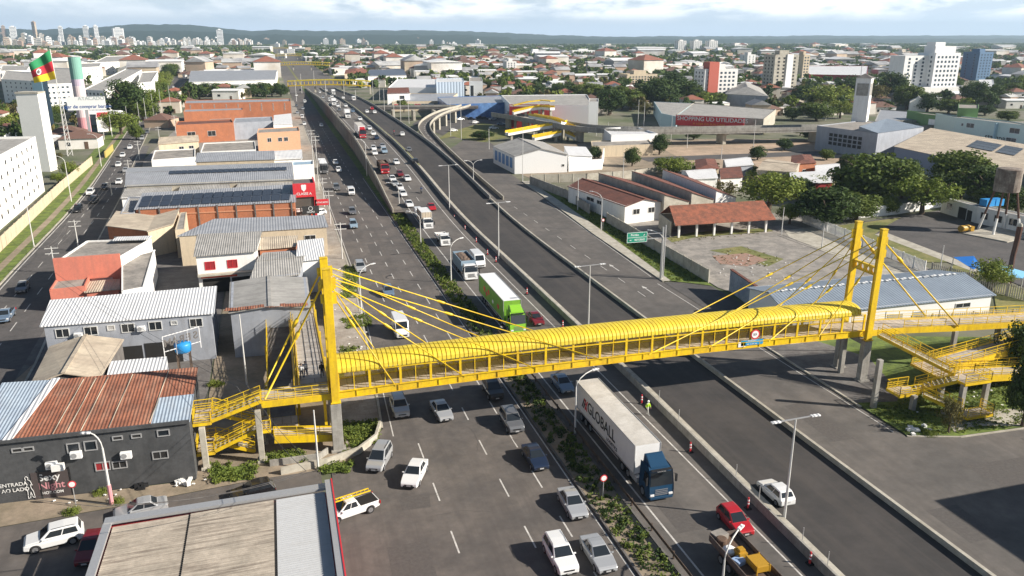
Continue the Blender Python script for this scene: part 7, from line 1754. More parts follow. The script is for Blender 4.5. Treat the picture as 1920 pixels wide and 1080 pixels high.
slabtower('tall plain white slab tower beside the nearest apartment block', 55, 95, 322, 173, 'block_white'); slabtower('tall blue grey slab tower behind the white slab tower', 78, 96, 262, 150, flat('steel_blue_tower', (.16, .27, .34), .6))
p0 = U(163, 262); h = CAM_H * (1 - (106 - 70) / (262 - 70)); t = thing('advertising_column', 'tall round painted column striped green, white and pink behind the advertising board', 'column', p0)
for k, (a, b, m_) in enumerate(((0, .28, flat('column_pink', (.62, .30, .32))), (.28, .66, flat('column_pale', (.66, .55, .55))), (.66, .74, flat('column_lilac', (.5, .42, .5))), (.74, 1, flat('column_green', (.20, .40, .33))))): g = MB(); g.tube([p0 + Vector((0, 0, h * a)), p0 + Vector((0, 0, h * b))], 2.3, 20); g.build('shaft', m_, t, smooth=False)
p0 = U(172, 272); z = 12.5; t = thing('billboard', 'white advertising board with blue slogan beside the painted column', 'billboard', p0); A_, B_ = UY(128, 207, p0.y), UY(199, 203, p0.y); zt_ = UY(126, 182, p0.y).z
g = MB(); g.box(((A_.x + B_.x) / 2, p0.y, (A_.z + zt_) / 2), (B_.x - A_.x, .6, zt_ - A_.z)); g.build('panel', 'white_cl', t); g = MB(); g.box((p0.x, p0.y + .2, A_.z / 2), (1, .8, A_.z)); g.build('post', 'metal', t)
text('lugar de comprar barato', 'lettering', t, ((A_.x + B_.x) / 2, p0.y - .35, A_.z + 1.3), fr0, 1.75, flat('slogan_blue', (.03, .09, .30))); text('ATACADO', 'lettering', t, (A_.x * .35 + B_.x * .65, p0.y - .35, A_.z + 4.3), fr0, 1.9, flat('pale_letters', (.45, .50, .48)))
p0 = U(130, 292); h = CAM_H * (1 - (91 - 70) / (292 - 70)); t = thing('flag_mast', 'white lattice mast carrying the big flag', 'mast', p0)
g = MB()
for k in range(3):
 a = 2 * math.pi * k / 3 + .3; g.tube([p0 + Vector((1.1 * math.cos(a), 1.1 * math.sin(a), 0)), p0 + Vector((.5 * math.cos(a), .5 * math.sin(a), h * .55))], .12, 5)
 for j in range(12):
  f = lambda q_, s_: p0 + Vector(((1.1 - .6 * s_ / 12) * math.cos(q_), (1.1 - .6 * s_ / 12) * math.sin(q_), h * .55 * s_ / 12)); g.bar(f(a, j), f(a + 2 * math.pi / 3, j + 1), .08)
g.build('lattice', 'pole', t); g = MB(); g.tube([p0 + Vector((0, 0, h * .5)), p0 + Vector((-.6, 0, h))], .16, 8); g.build('pole', 'pole', t)
t = thing('flag', 'big green, red and yellow striped flag with a white oval emblem', 'flag', p0 + Vector((-.6, 0, h)))
top = p0 + Vector((-.65, 0, h - .3))
cols = [(flat('flag_green', (.02, .25, .09)), 0, .38), (flat('flag_red', (.62, .03, .05)), .38, .72), (flat('flag_yellow', (.85, .62, .02)), .72, 1)]
FH, FL = 9.6, 7.4
def fp(u, v):   # u from the mast outwards, v from the top down; hanging with folds
 return top + Vector((-FL * u * .95 + .55 * v, -.55 * math.sin(9 * u + 2 * v) - .4 * u, -FH * v * (1 - .18 * u) - 4.6 * u * (1 - v * .35)))
for m_, v0, v1 in cols:
 g = MB(); n1, n2 = 18, 8; g.add([fp(i / n1, v0 + (v1 - v0) * j / n2) for j in range(n2 + 1) for i in range(n1 + 1)], [(j * 19 + i, j * 19 + i + 1, (j + 1) * 19 + i + 1, (j + 1) * 19 + i) for j in range(n2) for i in range(n1)]); g.build('stripe', m_, t, smooth=True)
g = MB(); g.poly([fp(.66 + .10 * math.cos(a), .55 + .13 * math.sin(a)) + Vector((0, -.12, 0)) for a in [2 * math.pi * k / 18 for k in range(18)]]); g.build('emblem', 'white_cl', t)
g = MB(); g.poly([fp(.66 + .055 * math.cos(a), .55 + .08 * math.sin(a)) + Vector((0, -.2, 0)) for a in [2 * math.pi * k / 14 for k in range(14)]]); g.build('emblem', 'concrete_dk', t)
B('shop_building', 'white shop with a red band beside the advertising board', 'shop', [(180, 222), (206, 220), (206, 210), (180, 211)], 6, 'white', 'red', 'flat'); B('house', 'low white house left of the white slab tower', 'house', [(5, 242), (42, 240), (40, 230), (8, 231)], 4, 'white', 'roof_dark', 'gable', rise=1)
wallthing('yellow painted low wall at the avenue junction', PX([(198, 296), (212, 282)]), 2.2, 'paint_y', th=.4)
bld('shop_building', 'large plain building past the right picture edge whose shadow falls over the corner', 'building', [(74, 5), (110, 5), (110, 40), (73.8, 40)], 12, 'concrete_lt', 'slab', 'flat')
# --- plants
def leafmat(name, c1, c2):
 m = bpy.data.materials.new(name); M[name] = m; m.use_nodes = True; t = m.node_tree; b = t.nodes['Principled BSDF']
 oi = t.nodes.new('ShaderNodeObjectInfo'); g = t.nodes.new('ShaderNodeNewGeometry'); n = t.nodes.new('ShaderNodeTexNoise'); n.inputs['Scale'].default_value = .35; n.inputs['Detail'].default_value = 5
 t.links.new(g.outputs['Position'], n.inputs['Vector'])
 mr = t.nodes.new('ShaderNodeMapRange'); mr.inputs[1].default_value = .35; mr.inputs[2].default_value = .65; t.links.new(n.outputs[0], mr.inputs[0])
 av = t.nodes.new('ShaderNodeMath'); av.operation = 'ADD'; t.links.new(mr.outputs[0], av.inputs[0]); t.links.new(oi.outputs['Random'], av.inputs[1])
 hv = t.nodes.new('ShaderNodeMath'); hv.operation = 'MULTIPLY'; hv.inputs[1].default_value = .5; t.links.new(av.outputs[0], hv.inputs[0])
 x = t.nodes.new('ShaderNodeMix'); x.data_type = 'RGBA'; x.inputs['A'].default_value = (*c1, 1); x.inputs['B'].default_value = (*c2, 1); t.links.new(hv.outputs[0], x.inputs['Factor'])
 t.links.new(x.outputs['Result'], b.inputs['Base Color']); b.inputs['Roughness'].default_value = .75; b.inputs['Specular IOR Level'].default_value = .25
 tl = t.nodes.new('ShaderNodeBsdfTranslucent'); t.links.new(x.outputs['Result'], tl.inputs['Color']); ms = t.nodes.new('ShaderNodeMixShader'); ms.inputs[0].default_value = .25
 t.links.new(b.outputs[0], ms.inputs[1]); t.links.new(tl.outputs[0], ms.inputs[2]); t.links.new(ms.outputs[0], t.nodes['Material Output'].inputs[0])
leafmat('leaf_mid', (.070, .110, .022), (.150, .190, .036)); leafmat('leaf_dark', (.032, .062, .018), (.085, .125, .030)); leafmat('leaf_light', (.13, .185, .028), (.23, .26, .05)); leafmat('leaf_olive', (.10, .10, .03), (.16, .14, .05))
def quads_mesh(name, V, m, mi=None):
 """mesh from an (n, 4, 3) array of quads"""
 V = np.asarray(V, dtype=np.float32); n = len(V); me = bpy.data.meshes.new(name)
 me.vertices.add(n * 4); me.vertices.foreach_set('co', V.reshape(-1)); me.loops.add(n * 4); me.loops.foreach_set('vertex_index', np.arange(n * 4, dtype=np.int32))
 me.polygons.add(n); me.polygons.foreach_set('loop_start', np.arange(n, dtype=np.int32) * 4)
 try: me.polygons.foreach_set('loop_total', np.full(n, 4, dtype=np.int32))
 except Exception: pass
 for k in (m if isinstance(m, list) else [m]): me.materials.append(M[k] if isinstance(k, str) else k)
 if mi is not None: me.polygons.foreach_set('material_index', np.asarray(mi, dtype=np.int32))
 me.update(calc_edges=True); return me
def leaf_quads(P_, N_, size, rs):
 """leaf quads centred on P_, facing roughly along N_"""
 n = len(P_); N_ = N_ + rs.normal(0, .55, (n, 3)); N_ /= np.linalg.norm(N_, axis=1)[:, None] + 1e-9
 A_ = np.cross(N_, rs.normal(0, 1, (n, 3))); A_ /= np.linalg.norm(A_, axis=1)[:, None] + 1e-9; B_ = np.cross(N_, A_)
 s = (size * rs.uniform(.6, 1.3, n))[:, None]; A_ = A_ * s; B_ = B_ * s * .62
 return np.stack([P_ - A_ * .5 - B_ * .4, P_ + A_ * .15 - B_ * .6, P_ + A_ * .6 + B_ * .25, P_ - A_ * .2 + B_ * .6], 1)
def crown(seed, nc, nl, size, flat_=.9, rad=1.0):
 """leaf clumps filling an uneven crown of unit radius, centre at the origin"""
 rs = np.random.RandomState(seed); out = []
 for k in range(nc):
  d = rs.normal(0, 1, 3); d /= np.linalg.norm(d); d[2] = d[2] * .9 + .08
  c = d * rs.uniform(.35, .80) * np.array([1, 1, flat_]); r = rs.uniform(.20, .40)
  q = rs.normal(0, 1, (nl, 3)); q /= np.linalg.norm(q, axis=1)[:, None]; q[:, 2] *= .8
  p = c + q * r * rs.uniform(.55, 1.05, (nl, 1)); out.append(leaf_quads(p, q * .8 + d * .3, size, rs))
 return np.concatenate(out)
def tree_proto(seed, m, nc, nl, size, flat_=.8, cname='crown'):
 t = thing('tree', 'tree', 'tree'); rs = random.Random(seed)
 g = MB(); g.tube([(0, 0, 0), (.02, .01, .5), (.0, .03, 1.0)], [.085, .06, .05], 8)
 for k in range(6):
  a = k * 1.05 + rs.random(); e = rs.uniform(.5, .8); s_ = Vector((0, .02, rs.uniform(.55, .95)))
  g.tube([s_, s_ + Vector((math.cos(a) * e * .5, math.sin(a) * e * .5, .38)), s_ + Vector((math.cos(a) * e, math.sin(a) * e, .75))], [.035, .026, .012], 5)
 tr = g.build('trunk', 'bark', t)
 c = bpy.data.objects.new(cname, quads_mesh(cname, crown(seed, nc, nl, size, flat_), m)); C.objects.link(c); c.parent = t; c.location = (0, 0, 1.02)
 return t
TP = [tree_proto(1, 'leaf_mid', 62, 110, .095, 1.0), tree_proto(2, 'leaf_dark', 62, 110, .095, 1.0), tree_proto(3, 'leaf_light', 40, 90, .085, .75), tree_proto(4, 'leaf_olive', 30, 80, .075, .85), tree_proto(5, 'leaf_dark', 40, 95, .085, .65)]
TF = [tree_proto(11, 'leaf_mid', 15, 22, .30), tree_proto(12, 'leaf_dark', 16, 22, .28, .9), tree_proto(13, 'leaf_dark', 15, 22, .30, .75), tree_proto(14, 'leaf_light', 14, 20, .28, .7), tree_proto(15, 'leaf_olive', 13, 20, .28, .85)]
TL = ('green', 'dark green', 'light green', 'sparse olive', 'low dark green')
def tree(px, by, ty, wpx, k, label, group=None, seed=None):
 p = U(px, by); h = CAM_H * (1 - (ty - 70) / (by - 70)); d = (p - Vector((0, 0, CAM_H))).dot(FW); r = wpx / 2 * d / FPX
 o = dup(TP[k], p, random.uniform(0, 6.28), label, group, scale=(r * 1.2, r * 1.2, h / 2.0)); o.name = 'tree'; return o
for a in ((1480, 420, 372, 50), (1690, 372, 300, 60), (1762, 378, 318, 76), (1500, 372, 330, 60), (1590, 330, 285, 46), (1395, 330, 300, 44), (1330, 322, 296, 30), (1300, 262, 240, 30), (1215, 262, 236, 26), (1420, 300, 272, 34), (1470, 282, 258, 30), (1905, 400, 350, 60), (1850, 385, 345, 40), (905, 262, 244, 44), (1115, 300, 272, 26), (1700, 350, 300, 60), (1480, 350, 312, 54), (1540, 360, 322, 60), (1580, 385, 340, 60), (1700, 345, 296, 50), (1885, 398, 345, 64), (1780, 380, 350, 36), (1250, 320, 292, 46), (1330, 345, 318, 30), (1420, 345, 315, 44), (1520, 262, 240, 34), (1500, 255, 236, 26), (1430, 252, 236, 26), (1680, 360, 300, 70)): tree(*a, random.choice((0, 1, 1, 2)), 'rounded garden tree in the quarter right of the highway', 'garden trees right of the highway')
G1 = 'trees of the quarter beyond the overpass'
for a in ((1632, 385, 272, 138, 0, 'largest round green tree left of the grey roofed hall'), (1728, 402, 312, 100, 2, 'yellowish green tree right of the largest round tree'), (1545, 426, 343, 112, 1, 'dark tree overhanging the end of the white picket fence'), (1605, 412, 355, 86, 0, 'low green tree right of the dark fence tree'),
   (1440, 400, 303, 116, 2, 'broad light green tree behind the tiled shelter'), (1666, 402, 362, 36, 0, 'small tree standing against the white garden wall'), (1798, 372, 268, 112, 0, 'spreading tree before the grey roofed hall'), (1848, 388, 304, 104, 1, 'dark hedge tree left of the rusty water tower'), (1268, 332, 287, 74, 2, 'light green bushy tree by the sandy ground'),
   (1236, 290, 249, 34, 1, 'small dark tree beside the low white flat block'), (1356, 378, 330, 46, 3, 'olive bush beside the fourth red roofed shed'), (1185, 312, 274, 34, 1, 'dark little tree above the slab wall'), (1858, 545, 470, 66, 2, 'young tree before the blue tarpaulin'), (1905, 395, 345, 50, 3, 'olive bush right of the rusty water tower'), (1550, 300, 276, 26, 0, 'small tree before the church hall'), (1760, 365, 342, 44, 2, 'bright bush left of the white yard house'),
   (1905, 702, 592, 78, 1, 'upper dark tree at the right edge over the ramps'), (1916, 800, 640, 70, 1, 'lower dark tree at the right edge over the grass'), (1778, 812, 722, 46, 3, 'young thin tree beside the footpath at the grass corner'), (108, 300, 283, 26, 3, 'reddish olive bush by the nearest apartment block'), (132, 332, 296, 34, 2, 'light bush behind the long white wall'), (110, 345, 318, 26, 2, 'bush in the apartment garden')): tree(*a)
for k, a in enumerate(((1008, 184, 156, 48), (1052, 190, 155, 58), (1100, 192, 150, 66), (1142, 216, 164, 66), (1182, 206, 160, 58), (1236, 204, 142, 74), (1284, 196, 148, 66), (1330, 202, 168, 56), (1210, 218, 186, 34), (1262, 184, 132, 60), (1160, 190, 156, 40), (1556, 208, 148, 92), (1600, 190, 140, 66), (1510, 196, 158, 60), (1670, 192, 132, 62), (1700, 206, 152, 58), (1738, 210, 172, 54), (1778, 212, 182, 46), (1826, 200, 150, 56), (1862, 196, 158, 48), (1900, 190, 150, 50), (1640, 196, 150, 48), (1486, 226, 200, 36), (1530, 226, 186, 60), (1575, 222, 180, 48), (1800, 214, 190, 40), (1846, 216, 196, 36), (880, 165, 146, 36), (918, 168, 145, 40), (944, 166, 150, 34), (1890, 226, 205, 40))):
 kk = (1, 1, 0, 1, 0, 1, 1, 0, 3, 1, 0, 2, 1)[k % 13]; tree(*a, kk, TL[kk] + ' tree in the belt behind the overpass and stores', G1)
G2 = 'trees along the left side of the avenue'
for k, a in enumerate(((228, 252, 198, 62), (242, 226, 146, 78), (268, 226, 176, 52), (286, 208, 158, 48), (206, 246, 206, 30), (296, 186, 148, 40), (302, 172, 138, 36), (310, 160, 128, 32), (316, 150, 120, 30), (322, 142, 116, 28), (328, 134, 112, 26), (20, 222, 186, 60), (58, 214, 180, 50), (8, 246, 212, 46), (110, 222, 190, 30), (98, 236, 206, 34), (36, 232, 210, 36), (222, 214, 180, 50), (252, 200, 168, 50), (256, 262, 226, 26))):
 kk = (2, 1, 0, 2, 3, 0, 2)[k % 7]; tree(*a, kk, TL[kk] + ' tree on the avenue side of the white apartment blocks', G2)
for k in range(13): tree(358 + 14 * k + random.uniform(-4, 4), 182 + random.uniform(-3, 2), 155 + random.uniform(-3, 5), random.uniform(24, 40), (1, 0, 1, 2)[k % 4], TL[(1, 0, 1, 2)[k % 4]] + ' tree in the belt before the very long grey warehouse', 'tree belt before the warehouse')
def scatter(name, label, pts, m, size, hmax, rs, per=26, rad=.45):
 out = []
 for (x, y, z, s) in pts:
  n = int(per * rs.uniform(.7, 1.3)); q = rs.normal(0, 1, (n, 3)); q /= np.linalg.norm(q, axis=1)[:, None]; q[:, 2] = np.abs(q[:, 2])
  p = np.array([x, y, z]) + q * np.array([rad, rad, hmax]) * s * rs.uniform(.3, 1, (n, 1)); out.append(leaf_quads(p, q, size, rs))
 o = bpy.data.objects.new(name, quads_mesh(name, np.concatenate(out), m)); C.objects.link(o); return tag(o, label, name.replace('_', ' '), kind='stuff')
rs = np.random.RandomState(5)
bed = [(rs.uniform(24.6, 27.2), y, .12, rs.uniform(.5, 1.25)) for y in np.arange(30, 185, .12) if rs.rand() < .62 + .38 * math.sin(y * .21) ** 2]
scatter('shrubs', 'low green shrubs filling the planted bed between the roads', bed[::2], 'leaf_mid', .22, .65, rs); scatter('shrubs', 'dark green shrubs filling the planted bed between the roads', bed[1::2], 'leaf_dark', .22, .6, rs)
scatter('dry_shrubs', 'pale dry tufts in the planted bed beyond the footbridge', [(rs.uniform(24.6, 27.2), y, .2, rs.uniform(.6, 1.1)) for y in np.arange(108, 184, .35)], 'leaf_light', .22, .75, rs)
def inpoly(x, y, P_):
 c = False; j = len(P_) - 1
 for i in range(len(P_)):
  if (P_[i][1] > y) != (P_[j][1] > y) and x < (P_[j][0] - P_[i][0]) * (y - P_[i][1]) / (P_[j][1] - P_[i][1]) + P_[i][0]: c = not c
  j = i
 return c
def fill(polys, dens):
 out = []
 for P_ in polys:
  xs_ = [p[0] for p in P_]; ys_ = [p[1] for p in P_]; n = int((max(xs_) - min(xs_)) * (max(ys_) - min(ys_)) * dens)
  for _ in range(n):
   x, y = rs.uniform(min(xs_), max(xs_)), rs.uniform(min(ys_), max(ys_))
   if inpoly(x, y, P_): out.append((x, y, .08, rs.uniform(.5, 1.2)))
 return out
W_ = [PX(p) for p in ([(388, 872), (484, 868), (480, 900), (396, 908)], [(640, 652), (672, 652), (668, 668), (640, 680), (622, 705), (618, 735), (648, 735), (600, 700)], [(625, 792), (708, 788), (712, 832), (650, 842)], [(495, 848), (572, 845), (578, 868), (498, 870)], [(596, 870), (664, 866), (655, 888), (600, 890)], [(640, 560), (668, 560), (672, 500), (646, 500)], [(640, 600), (690, 590), (700, 612), (650, 618)])]
scatter('weeds', 'bright green weeds round the stairs, kerbs and pavement edge', fill(W_, 5), 'leaf_light', .16, .42, rs, 16, .35); scatter('weeds', 'mid green weeds round the stairs, kerbs and pavement edge', fill(W_, 2.5), 'leaf_mid', .2, .6, rs, 18, .4)
GI = [(61.4, 61.5), (66.2, 59.8), (78, 59.3), (90, 59), (96, 72), (84, 78), (74, 70), (66, 67.5), (61.5, 68)]; GV = [(63.4, 119), (68.4, 116), (69.8, 136), (71.8, 167), (71.2, 195), (68.6, 190), (65.9, 148)]
scatter('grass', 'sunlit green grass on the corner and the verge by the slab wall', fill([GI, GV], 3.2), 'leaf_light', .17, .2, rs, 12, .45); scatter('weeds', 'darker grass tufts on the corner and along the verge', fill([GI, GV], 1.0), 'leaf_mid', .2, .35, rs, 12, .4)
L_ = PX([(1420, 470), (1470, 485), (1440, 500), (1345, 500), (1330, 478), (1400, 462)]); scatter('dry_grass', 'dry yellow grass growing through the abandoned lot', fill([L_, PX([(1250, 450), (1440, 430), (1450, 436), (1260, 458)])], .45), 'leaf_olive', .13, .14, rs, 12, .45)
for k, (px, py, s_) in enumerate(((135, 962, 1.0), (190, 925, .95), (222, 942, .9), (405, 722, 1.3), (650, 850, .8), (1740, 815, 1.1))):
 o = dup(TP[2], U(px, py) - Vector((0, 0, .7 * s_)), k, ('round bush beside the parking sign', 'round bush at the foot of the mural wall', 'round bush beside the street pole', 'bush behind the stair by the workshop', 'bush by the low curved kerb wall', 'bush at the grass corner')[k], scale=(s_ * .8, s_ * .8, s_ * .75)); o.name = 'bush'; o['category'] = 'bush'
LT = MB()
for x, y, z, s_ in fill([[(-26, 69.4), (-4, 71.2), (4, 72), (-4, 72.4), (-26, 72.8)], [(5, 96), (10, 100), (10.6, 145), (6.2, 150)], [(61.5, 62), (92, 60), (92, 70), (62, 68)], L_, PX([(1340, 520), (1480, 560), (1500, 500), (1380, 470)])], .12):
 LT.box((x, y, z + .08), (.1 + .22 * s_ * rs.rand(), .1 + .15 * rs.rand(), .08), rz=rs.uniform(0, 3))
stuff('litter', LT, 'white', 'scattered pale litter on pavements, verges and the abandoned lot', 'litter')
# --- far city, skyline, hills
rs = np.random.RandomState(11)
RECT = []
for o in C.objects:
 if o.type == 'MESH' and o.name.split('.')[0] in ('wall', 'deck', 'slab', 'shaft', 'podium', 'wing', 'canopy', 'stepped_top') and o.get('kind') is None:
  w = parent_loc(o); bb = [Vector(c) + w for c in o.bound_box]
  RECT.append((min(c.x for c in bb) - 5, max(c.x for c in bb) + 5, min(c.y for c in bb) - 5, max(c.y for c in bb) + 5))
RECT = np.array(RECT)
def free(x, y):
 return not np.any((RECT[:, 0] < x) & (x < RECT[:, 1]) & (RECT[:, 2] < y) & (y < RECT[:, 3]))
def proj(x, y, z=0):
 v = Vector((x, y, z - CAM_H)); d = v.dot(FW); return 960 + FPX * v.dot(RT) / d, 540 - FPX * v.dot(UP) / d
def okpos(x, y, m=0):
 if 6 - m < x < 66 + m and y < 3600: return False
 if -50 < x < 8 and y < 580: return False
 if y < 900 and AV(AVL, y) - 10 - m < x < AV(AVR, y) + 4 + m: return False
 if y < 330 and x > 0: return False
 if 300 < y < 450 and 60 < x < 140: return False
 if abs(y - 403) < 10 and x < -45: return False
 px, py = proj(x, y); return -30 < px < 1950 and free(x, y)
M['far_white'] = mat('far_white_wall', (.78, .76, .72), .9, noise=.15, scale=.02, col2=(.52, .46, .38))
M['far_cream'] = mat('far_cream_wall', (.50, .42, .31), .9, noise=.15, scale=.02, col2=(.44, .30, .22))
M['far_grey'] = mat('far_grey_wall', (.34, .34, .34), .9); M['far_tile'] = mat('far_tile_roof', (.30, .105, .065), .9, noise=.2, scale=.05, col2=(.22, .10, .07)); M['far_brown'] = mat('far_brown_roof', (.15, .085, .065), .9)
M['far_sheet'] = mat('far_sheet_roof', (.48, .48, .47), .7, noise=.2, scale=.03, col2=(.25, .25, .26)); M['far_lsheet'] = mat('far_pale_roof', (.75, .75, .74), .7)
def house_quads(w, d, h, r, hip):
 w /= 2; d /= 2; B_ = [(-w, -d), (w, -d), (w, d), (-w, d)]; q = [[(*B_[i], 0), (*B_[(i + 1) % 4], 0), (*B_[(i + 1) % 4], h), (*B_[i], h)] for i in range(4)]
 e = .4; w2, d2 = w + e, d + e; k = d2 if hip else 0; a, b = (-w2 + k, 0, h + r), (w2 - k, 0, h + r)
 q += [[(-w2, -d2, h), (w2, -d2, h), b, a], [(w2, d2, h), (-w2, d2, h), a, b], [(w2, -d2, h), (w2, d2, h), b, b], [(-w2, d2, h), (-w2, -d2, h), a, a]]
 return np.array(q, dtype=np.float32)
HV = [('white', 'far_white', 'far_brown', 'brown tile', 1), ('white', 'far_white', 'far_sheet', 'grey sheet', 0), ('cream', 'far_cream', 'far_sheet', 'grey', 0), ('cream', 'far_cream', 'far_brown', 'brown', 1), ('grey', 'far_grey', 'far_lsheet', 'pale sheet', 0), ('white', 'far_white', 'far_tile', 'red tile', 1), ('white', 'far_white', 'far_lsheet', 'white', 0)]
HP = []
for k, (wn, wm, rm_, rn, hip) in enumerate(HV):
 t = thing('house', 'h', 'house'); w, d, h, r = ((11, 9, 3.2, 2.2), (13, 9, 3.4, 1.6), (10, 8, 5.6, 2.0), (12, 10, 3.2, 2.4), (16, 11, 4.5, 1.2), (10, 9, 6, 2.0), (14, 12, 5, .8))[k]
 Q_ = house_quads(w, d, h, r, hip)
 for nm, q, m_ in (('wall', Q_[:4], wm), ('roof', Q_[4:], rm_)): o = bpy.data.objects.new(nm, quads_mesh(nm, q, m_)); C.objects.link(o); o.parent = t
 g = MB(); [g.box((x, -d / 2 - .02, h * .5), (1.4, .08, 1.1)) for x in (-w * .25,)]; g.build('window', 'glass', t); g = MB(); g.box((w * .2, -d / 2 - .02, 1.1), (1.1, .08, 2.2)); g.build('door', 'wood', t)
 HP.append(t)
cand = []; y = 322.0
while y < 3300:
 st = 16.5 if y < 900 else 23 if y < 1800 else 34
 for x in np.arange(-.42 * y - 60, 1.25 * y + 80, st):
  xx, yy = x + rs.uniform(-4, 4), y + rs.uniform(-5, 5)
  dens = .70 + .45 * math.sin(xx * .011 + 1) * math.sin(yy * .009) - max(0, (yy - 1500) / 3500) - (.2 if xx > 500 else 0)
  if (int(xx) // 9) % 11 == 0: continue
  if rs.rand() < dens and okpos(xx, yy): cand.append((math.hypot(xx, yy), xx, yy, rs.randint(7), rs.uniform(.8, 1.25), rs.choice([0, math.pi / 2, .3, -.25, 1.3])))
 y += st * 1.15
cand.sort()
side = lambda x, y: 'left of the avenue' if x < AV(AVR, min(y, 1100)) else 'left of the highway' if x < 30 else 'right of the highway' if x < .45 * y else 'at the far right'
for d_, x, y, k, s_, rz in cand[:300]:
 wn, wm, rm_, rn, hip = HV[k]; o = dup(HP[k], (x, y, -.05), rz, '%s house with %s %s roof in the suburb %s' % (wn, rn, 'hip' if hip else 'gable', side(x, y)), 'houses of the suburb', scale=s_); o.name = 'house'
def rotz(q, a, s_, x, y):
 c, s = math.cos(a) * s_, math.sin(a) * s_; r = np.empty_like(q); r[..., 0] = q[..., 0] * c - q[..., 1] * s + x; r[..., 1] = q[..., 0] * s + q[..., 1] * c + y; r[..., 2] = q[..., 2] * s_; return r
fm_ = ['far_white', 'far_cream', 'far_grey', 'far_tile', 'far_brown', 'far_sheet', 'far_lsheet']; qs, mi = [], []
dims = ((11, 9, 3.2, 2.2), (13, 9, 3.4, 1.6), (10, 8, 5.6, 2.0), (12, 10, 3.2, 2.4), (16, 11, 4.5, 1.2), (10, 9, 6, 2.0), (18, 12, 6, .8))
for d_, x, y, k, s_, rz in cand[300:]:
 big = 1.12 if rs.rand() < .9 else 2.1
 qs.append(rotz(house_quads(*dims[k], HV[k][4]), rz, s_ * 1.1 * big, x, y)); mi += [fm_.index(HV[k][1])] * 4 + [fm_.index(HV[k][2])] * 4
o = bpy.data.objects.new('distant_houses', quads_mesh('distant_houses', np.concatenate(qs), fm_, mi)); C.objects.link(o); tag(o, 'dense roofs of the far suburb reaching to the horizon', 'houses', kind='stuff')
tc_ = []; y = 318.0
while y < 3600:
 st = 15 if y < 900 else 19 if y < 1800 else 27
 for x in np.arange(-.42 * y - 60, 1.25 * y + 80, st):
  xx, yy = x + rs.uniform(-7, 7), y + rs.uniform(-7, 7)
  dn = (.66 if y < 700 else .50) + .35 * math.sin(xx * .013 + 2) * math.sin(yy * .011 + 1) + max(0, (yy - 1100) / 3000) + (.18 if xx > 350 else 0)
  if rs.rand() < dn and okpos(xx, yy, -2): tc_.append((math.hypot(xx, yy), xx, yy, rs.choice([0, 1, 1, 2, 2, 3, 4]), rs.uniform(3.2, 6.2)))
 y += st
tc_.sort()
for d_, x, y, k, r in tc_[:175]:
 o = dup(TF[k], (x, y, -.05), rs.uniform(0, 6), '%s tree among the houses of the suburb %s' % (('green', 'dark green', 'dark spreading', 'light green', 'olive')[k], side(x, y)), 'trees of the suburb', scale=(r, r, r * rs.uniform(.8, 1.15))); o.name = 'tree'
outs = {'leaf_mid': [], 'leaf_dark': [], 'leaf_light': []}
base = [crown(30 + k, 8, 6, .62) for k in range(4)]; basef = [crown(40 + k, 5, 4, .95) for k in range(4)]
for d_, x, y, k, r in tc_[175:]:
 q = (base if y < 1500 else basef)[rs.randint(4)]; q = rotz(q, rs.uniform(0, 6), r * (1.15 if y < 1500 else 1.5), x, y); q[..., 2] += r * .95; outs[('leaf_mid', 'leaf_dark', 'leaf_dark', 'leaf_light', 'leaf_mid')[k]].append(q)
for k_, v in outs.items():
 o = bpy.data.objects.new('distant_trees', quads_mesh('distant_trees', np.concatenate(v), k_)); C.objects.link(o); tag(o, '%s tree cover of the far suburb' % k_.replace('leaf_', '').replace('mid', 'green'), 'trees', kind='stuff')
M['sky_white'] = mat('skyline_white', (.85, .84, .82), .8)
SK = [('sky_white', 'white'), ('far_cream', 'cream'), ('far_white', 'grey white'), ('sky_white', 'pale')]
def sky_tower(px, yb, yt, wpx, k, label, grp='towers of the distant skyline'):
 A_ = U(px - wpx / 2, yb); B_ = U(px + wpx / 2, yb); h = CAM_H * (1 + (70 - yt) / (yb - 70)); w = (B_ - A_).length; t = thing('tower_block', label, 'tower block', A_, 0, grp)
 d = Matrix.Rotation(rs.uniform(-.1, .75), 3, 'Z') @ ((B_ - A_) / w); B_ = A_ + d * w; n = Vector((-d.y, d.x, 0)) * w * .8; q = [A_, B_, B_ + n, A_ + n]; g = MB(); g.prism(q, -1, h); g.build('wall', SK[k][0], t)
 g = MB(); f = max(5, int(h / 7))
 for j in range(f): z = h * (j + .55) / f; g.bar(A_ + d * w * .08 + Vector((0, -.3, z)), B_ - d * w * .08 + Vector((0, -.3, z)), .5, h / f * .36)
 g.build('window_band', 'glass_b', t); g = MB(); c = A_ + d * w * .5 + n * .5; g.box(c + Vector((0, 0, h + 2.5)), (w * .4, w * .4, 5)); g.build('lift_house', SK[k][0], t)
for px, yt, w, nm in ((68, 41, 6, 'tallest slim reddish white tower of the left skyline'), (117, 50, 7, 'second tallest slim white tower of the left skyline'), (28, 50, 11, 'broad white tower at the left end of the skyline'), (11, 49, 6, 'grey slim tower at the left end of the skyline'), (184, 48, 7, 'slim white tower with a dome like top in the skyline'), (164, 49, 9, 'pale tower left of the dome topped tower'), (225, 53, 18, 'wide pink grey tower pair in the middle of the left skyline'), (414, 56, 11, 'lone white tower at the right end of the left skyline')): sky_tower(px, 84, yt, w, 0 if w != 6 else 1, nm)
for k in range(190):
 px = rs.uniform(-5, 470) if k < 165 else rs.uniform(480, 900); e = max(0, 1 - px / 520); yb = rs.uniform(81, 89); kk = rs.randint(4); sky_tower(px, yb, yb - rs.uniform(6, 11 + 11 * e), rs.uniform(4, 10), kk, '%s tower block in the dense skyline on the %s' % (SK[kk][1], 'left horizon' if px < 475 else 'centre horizon'))
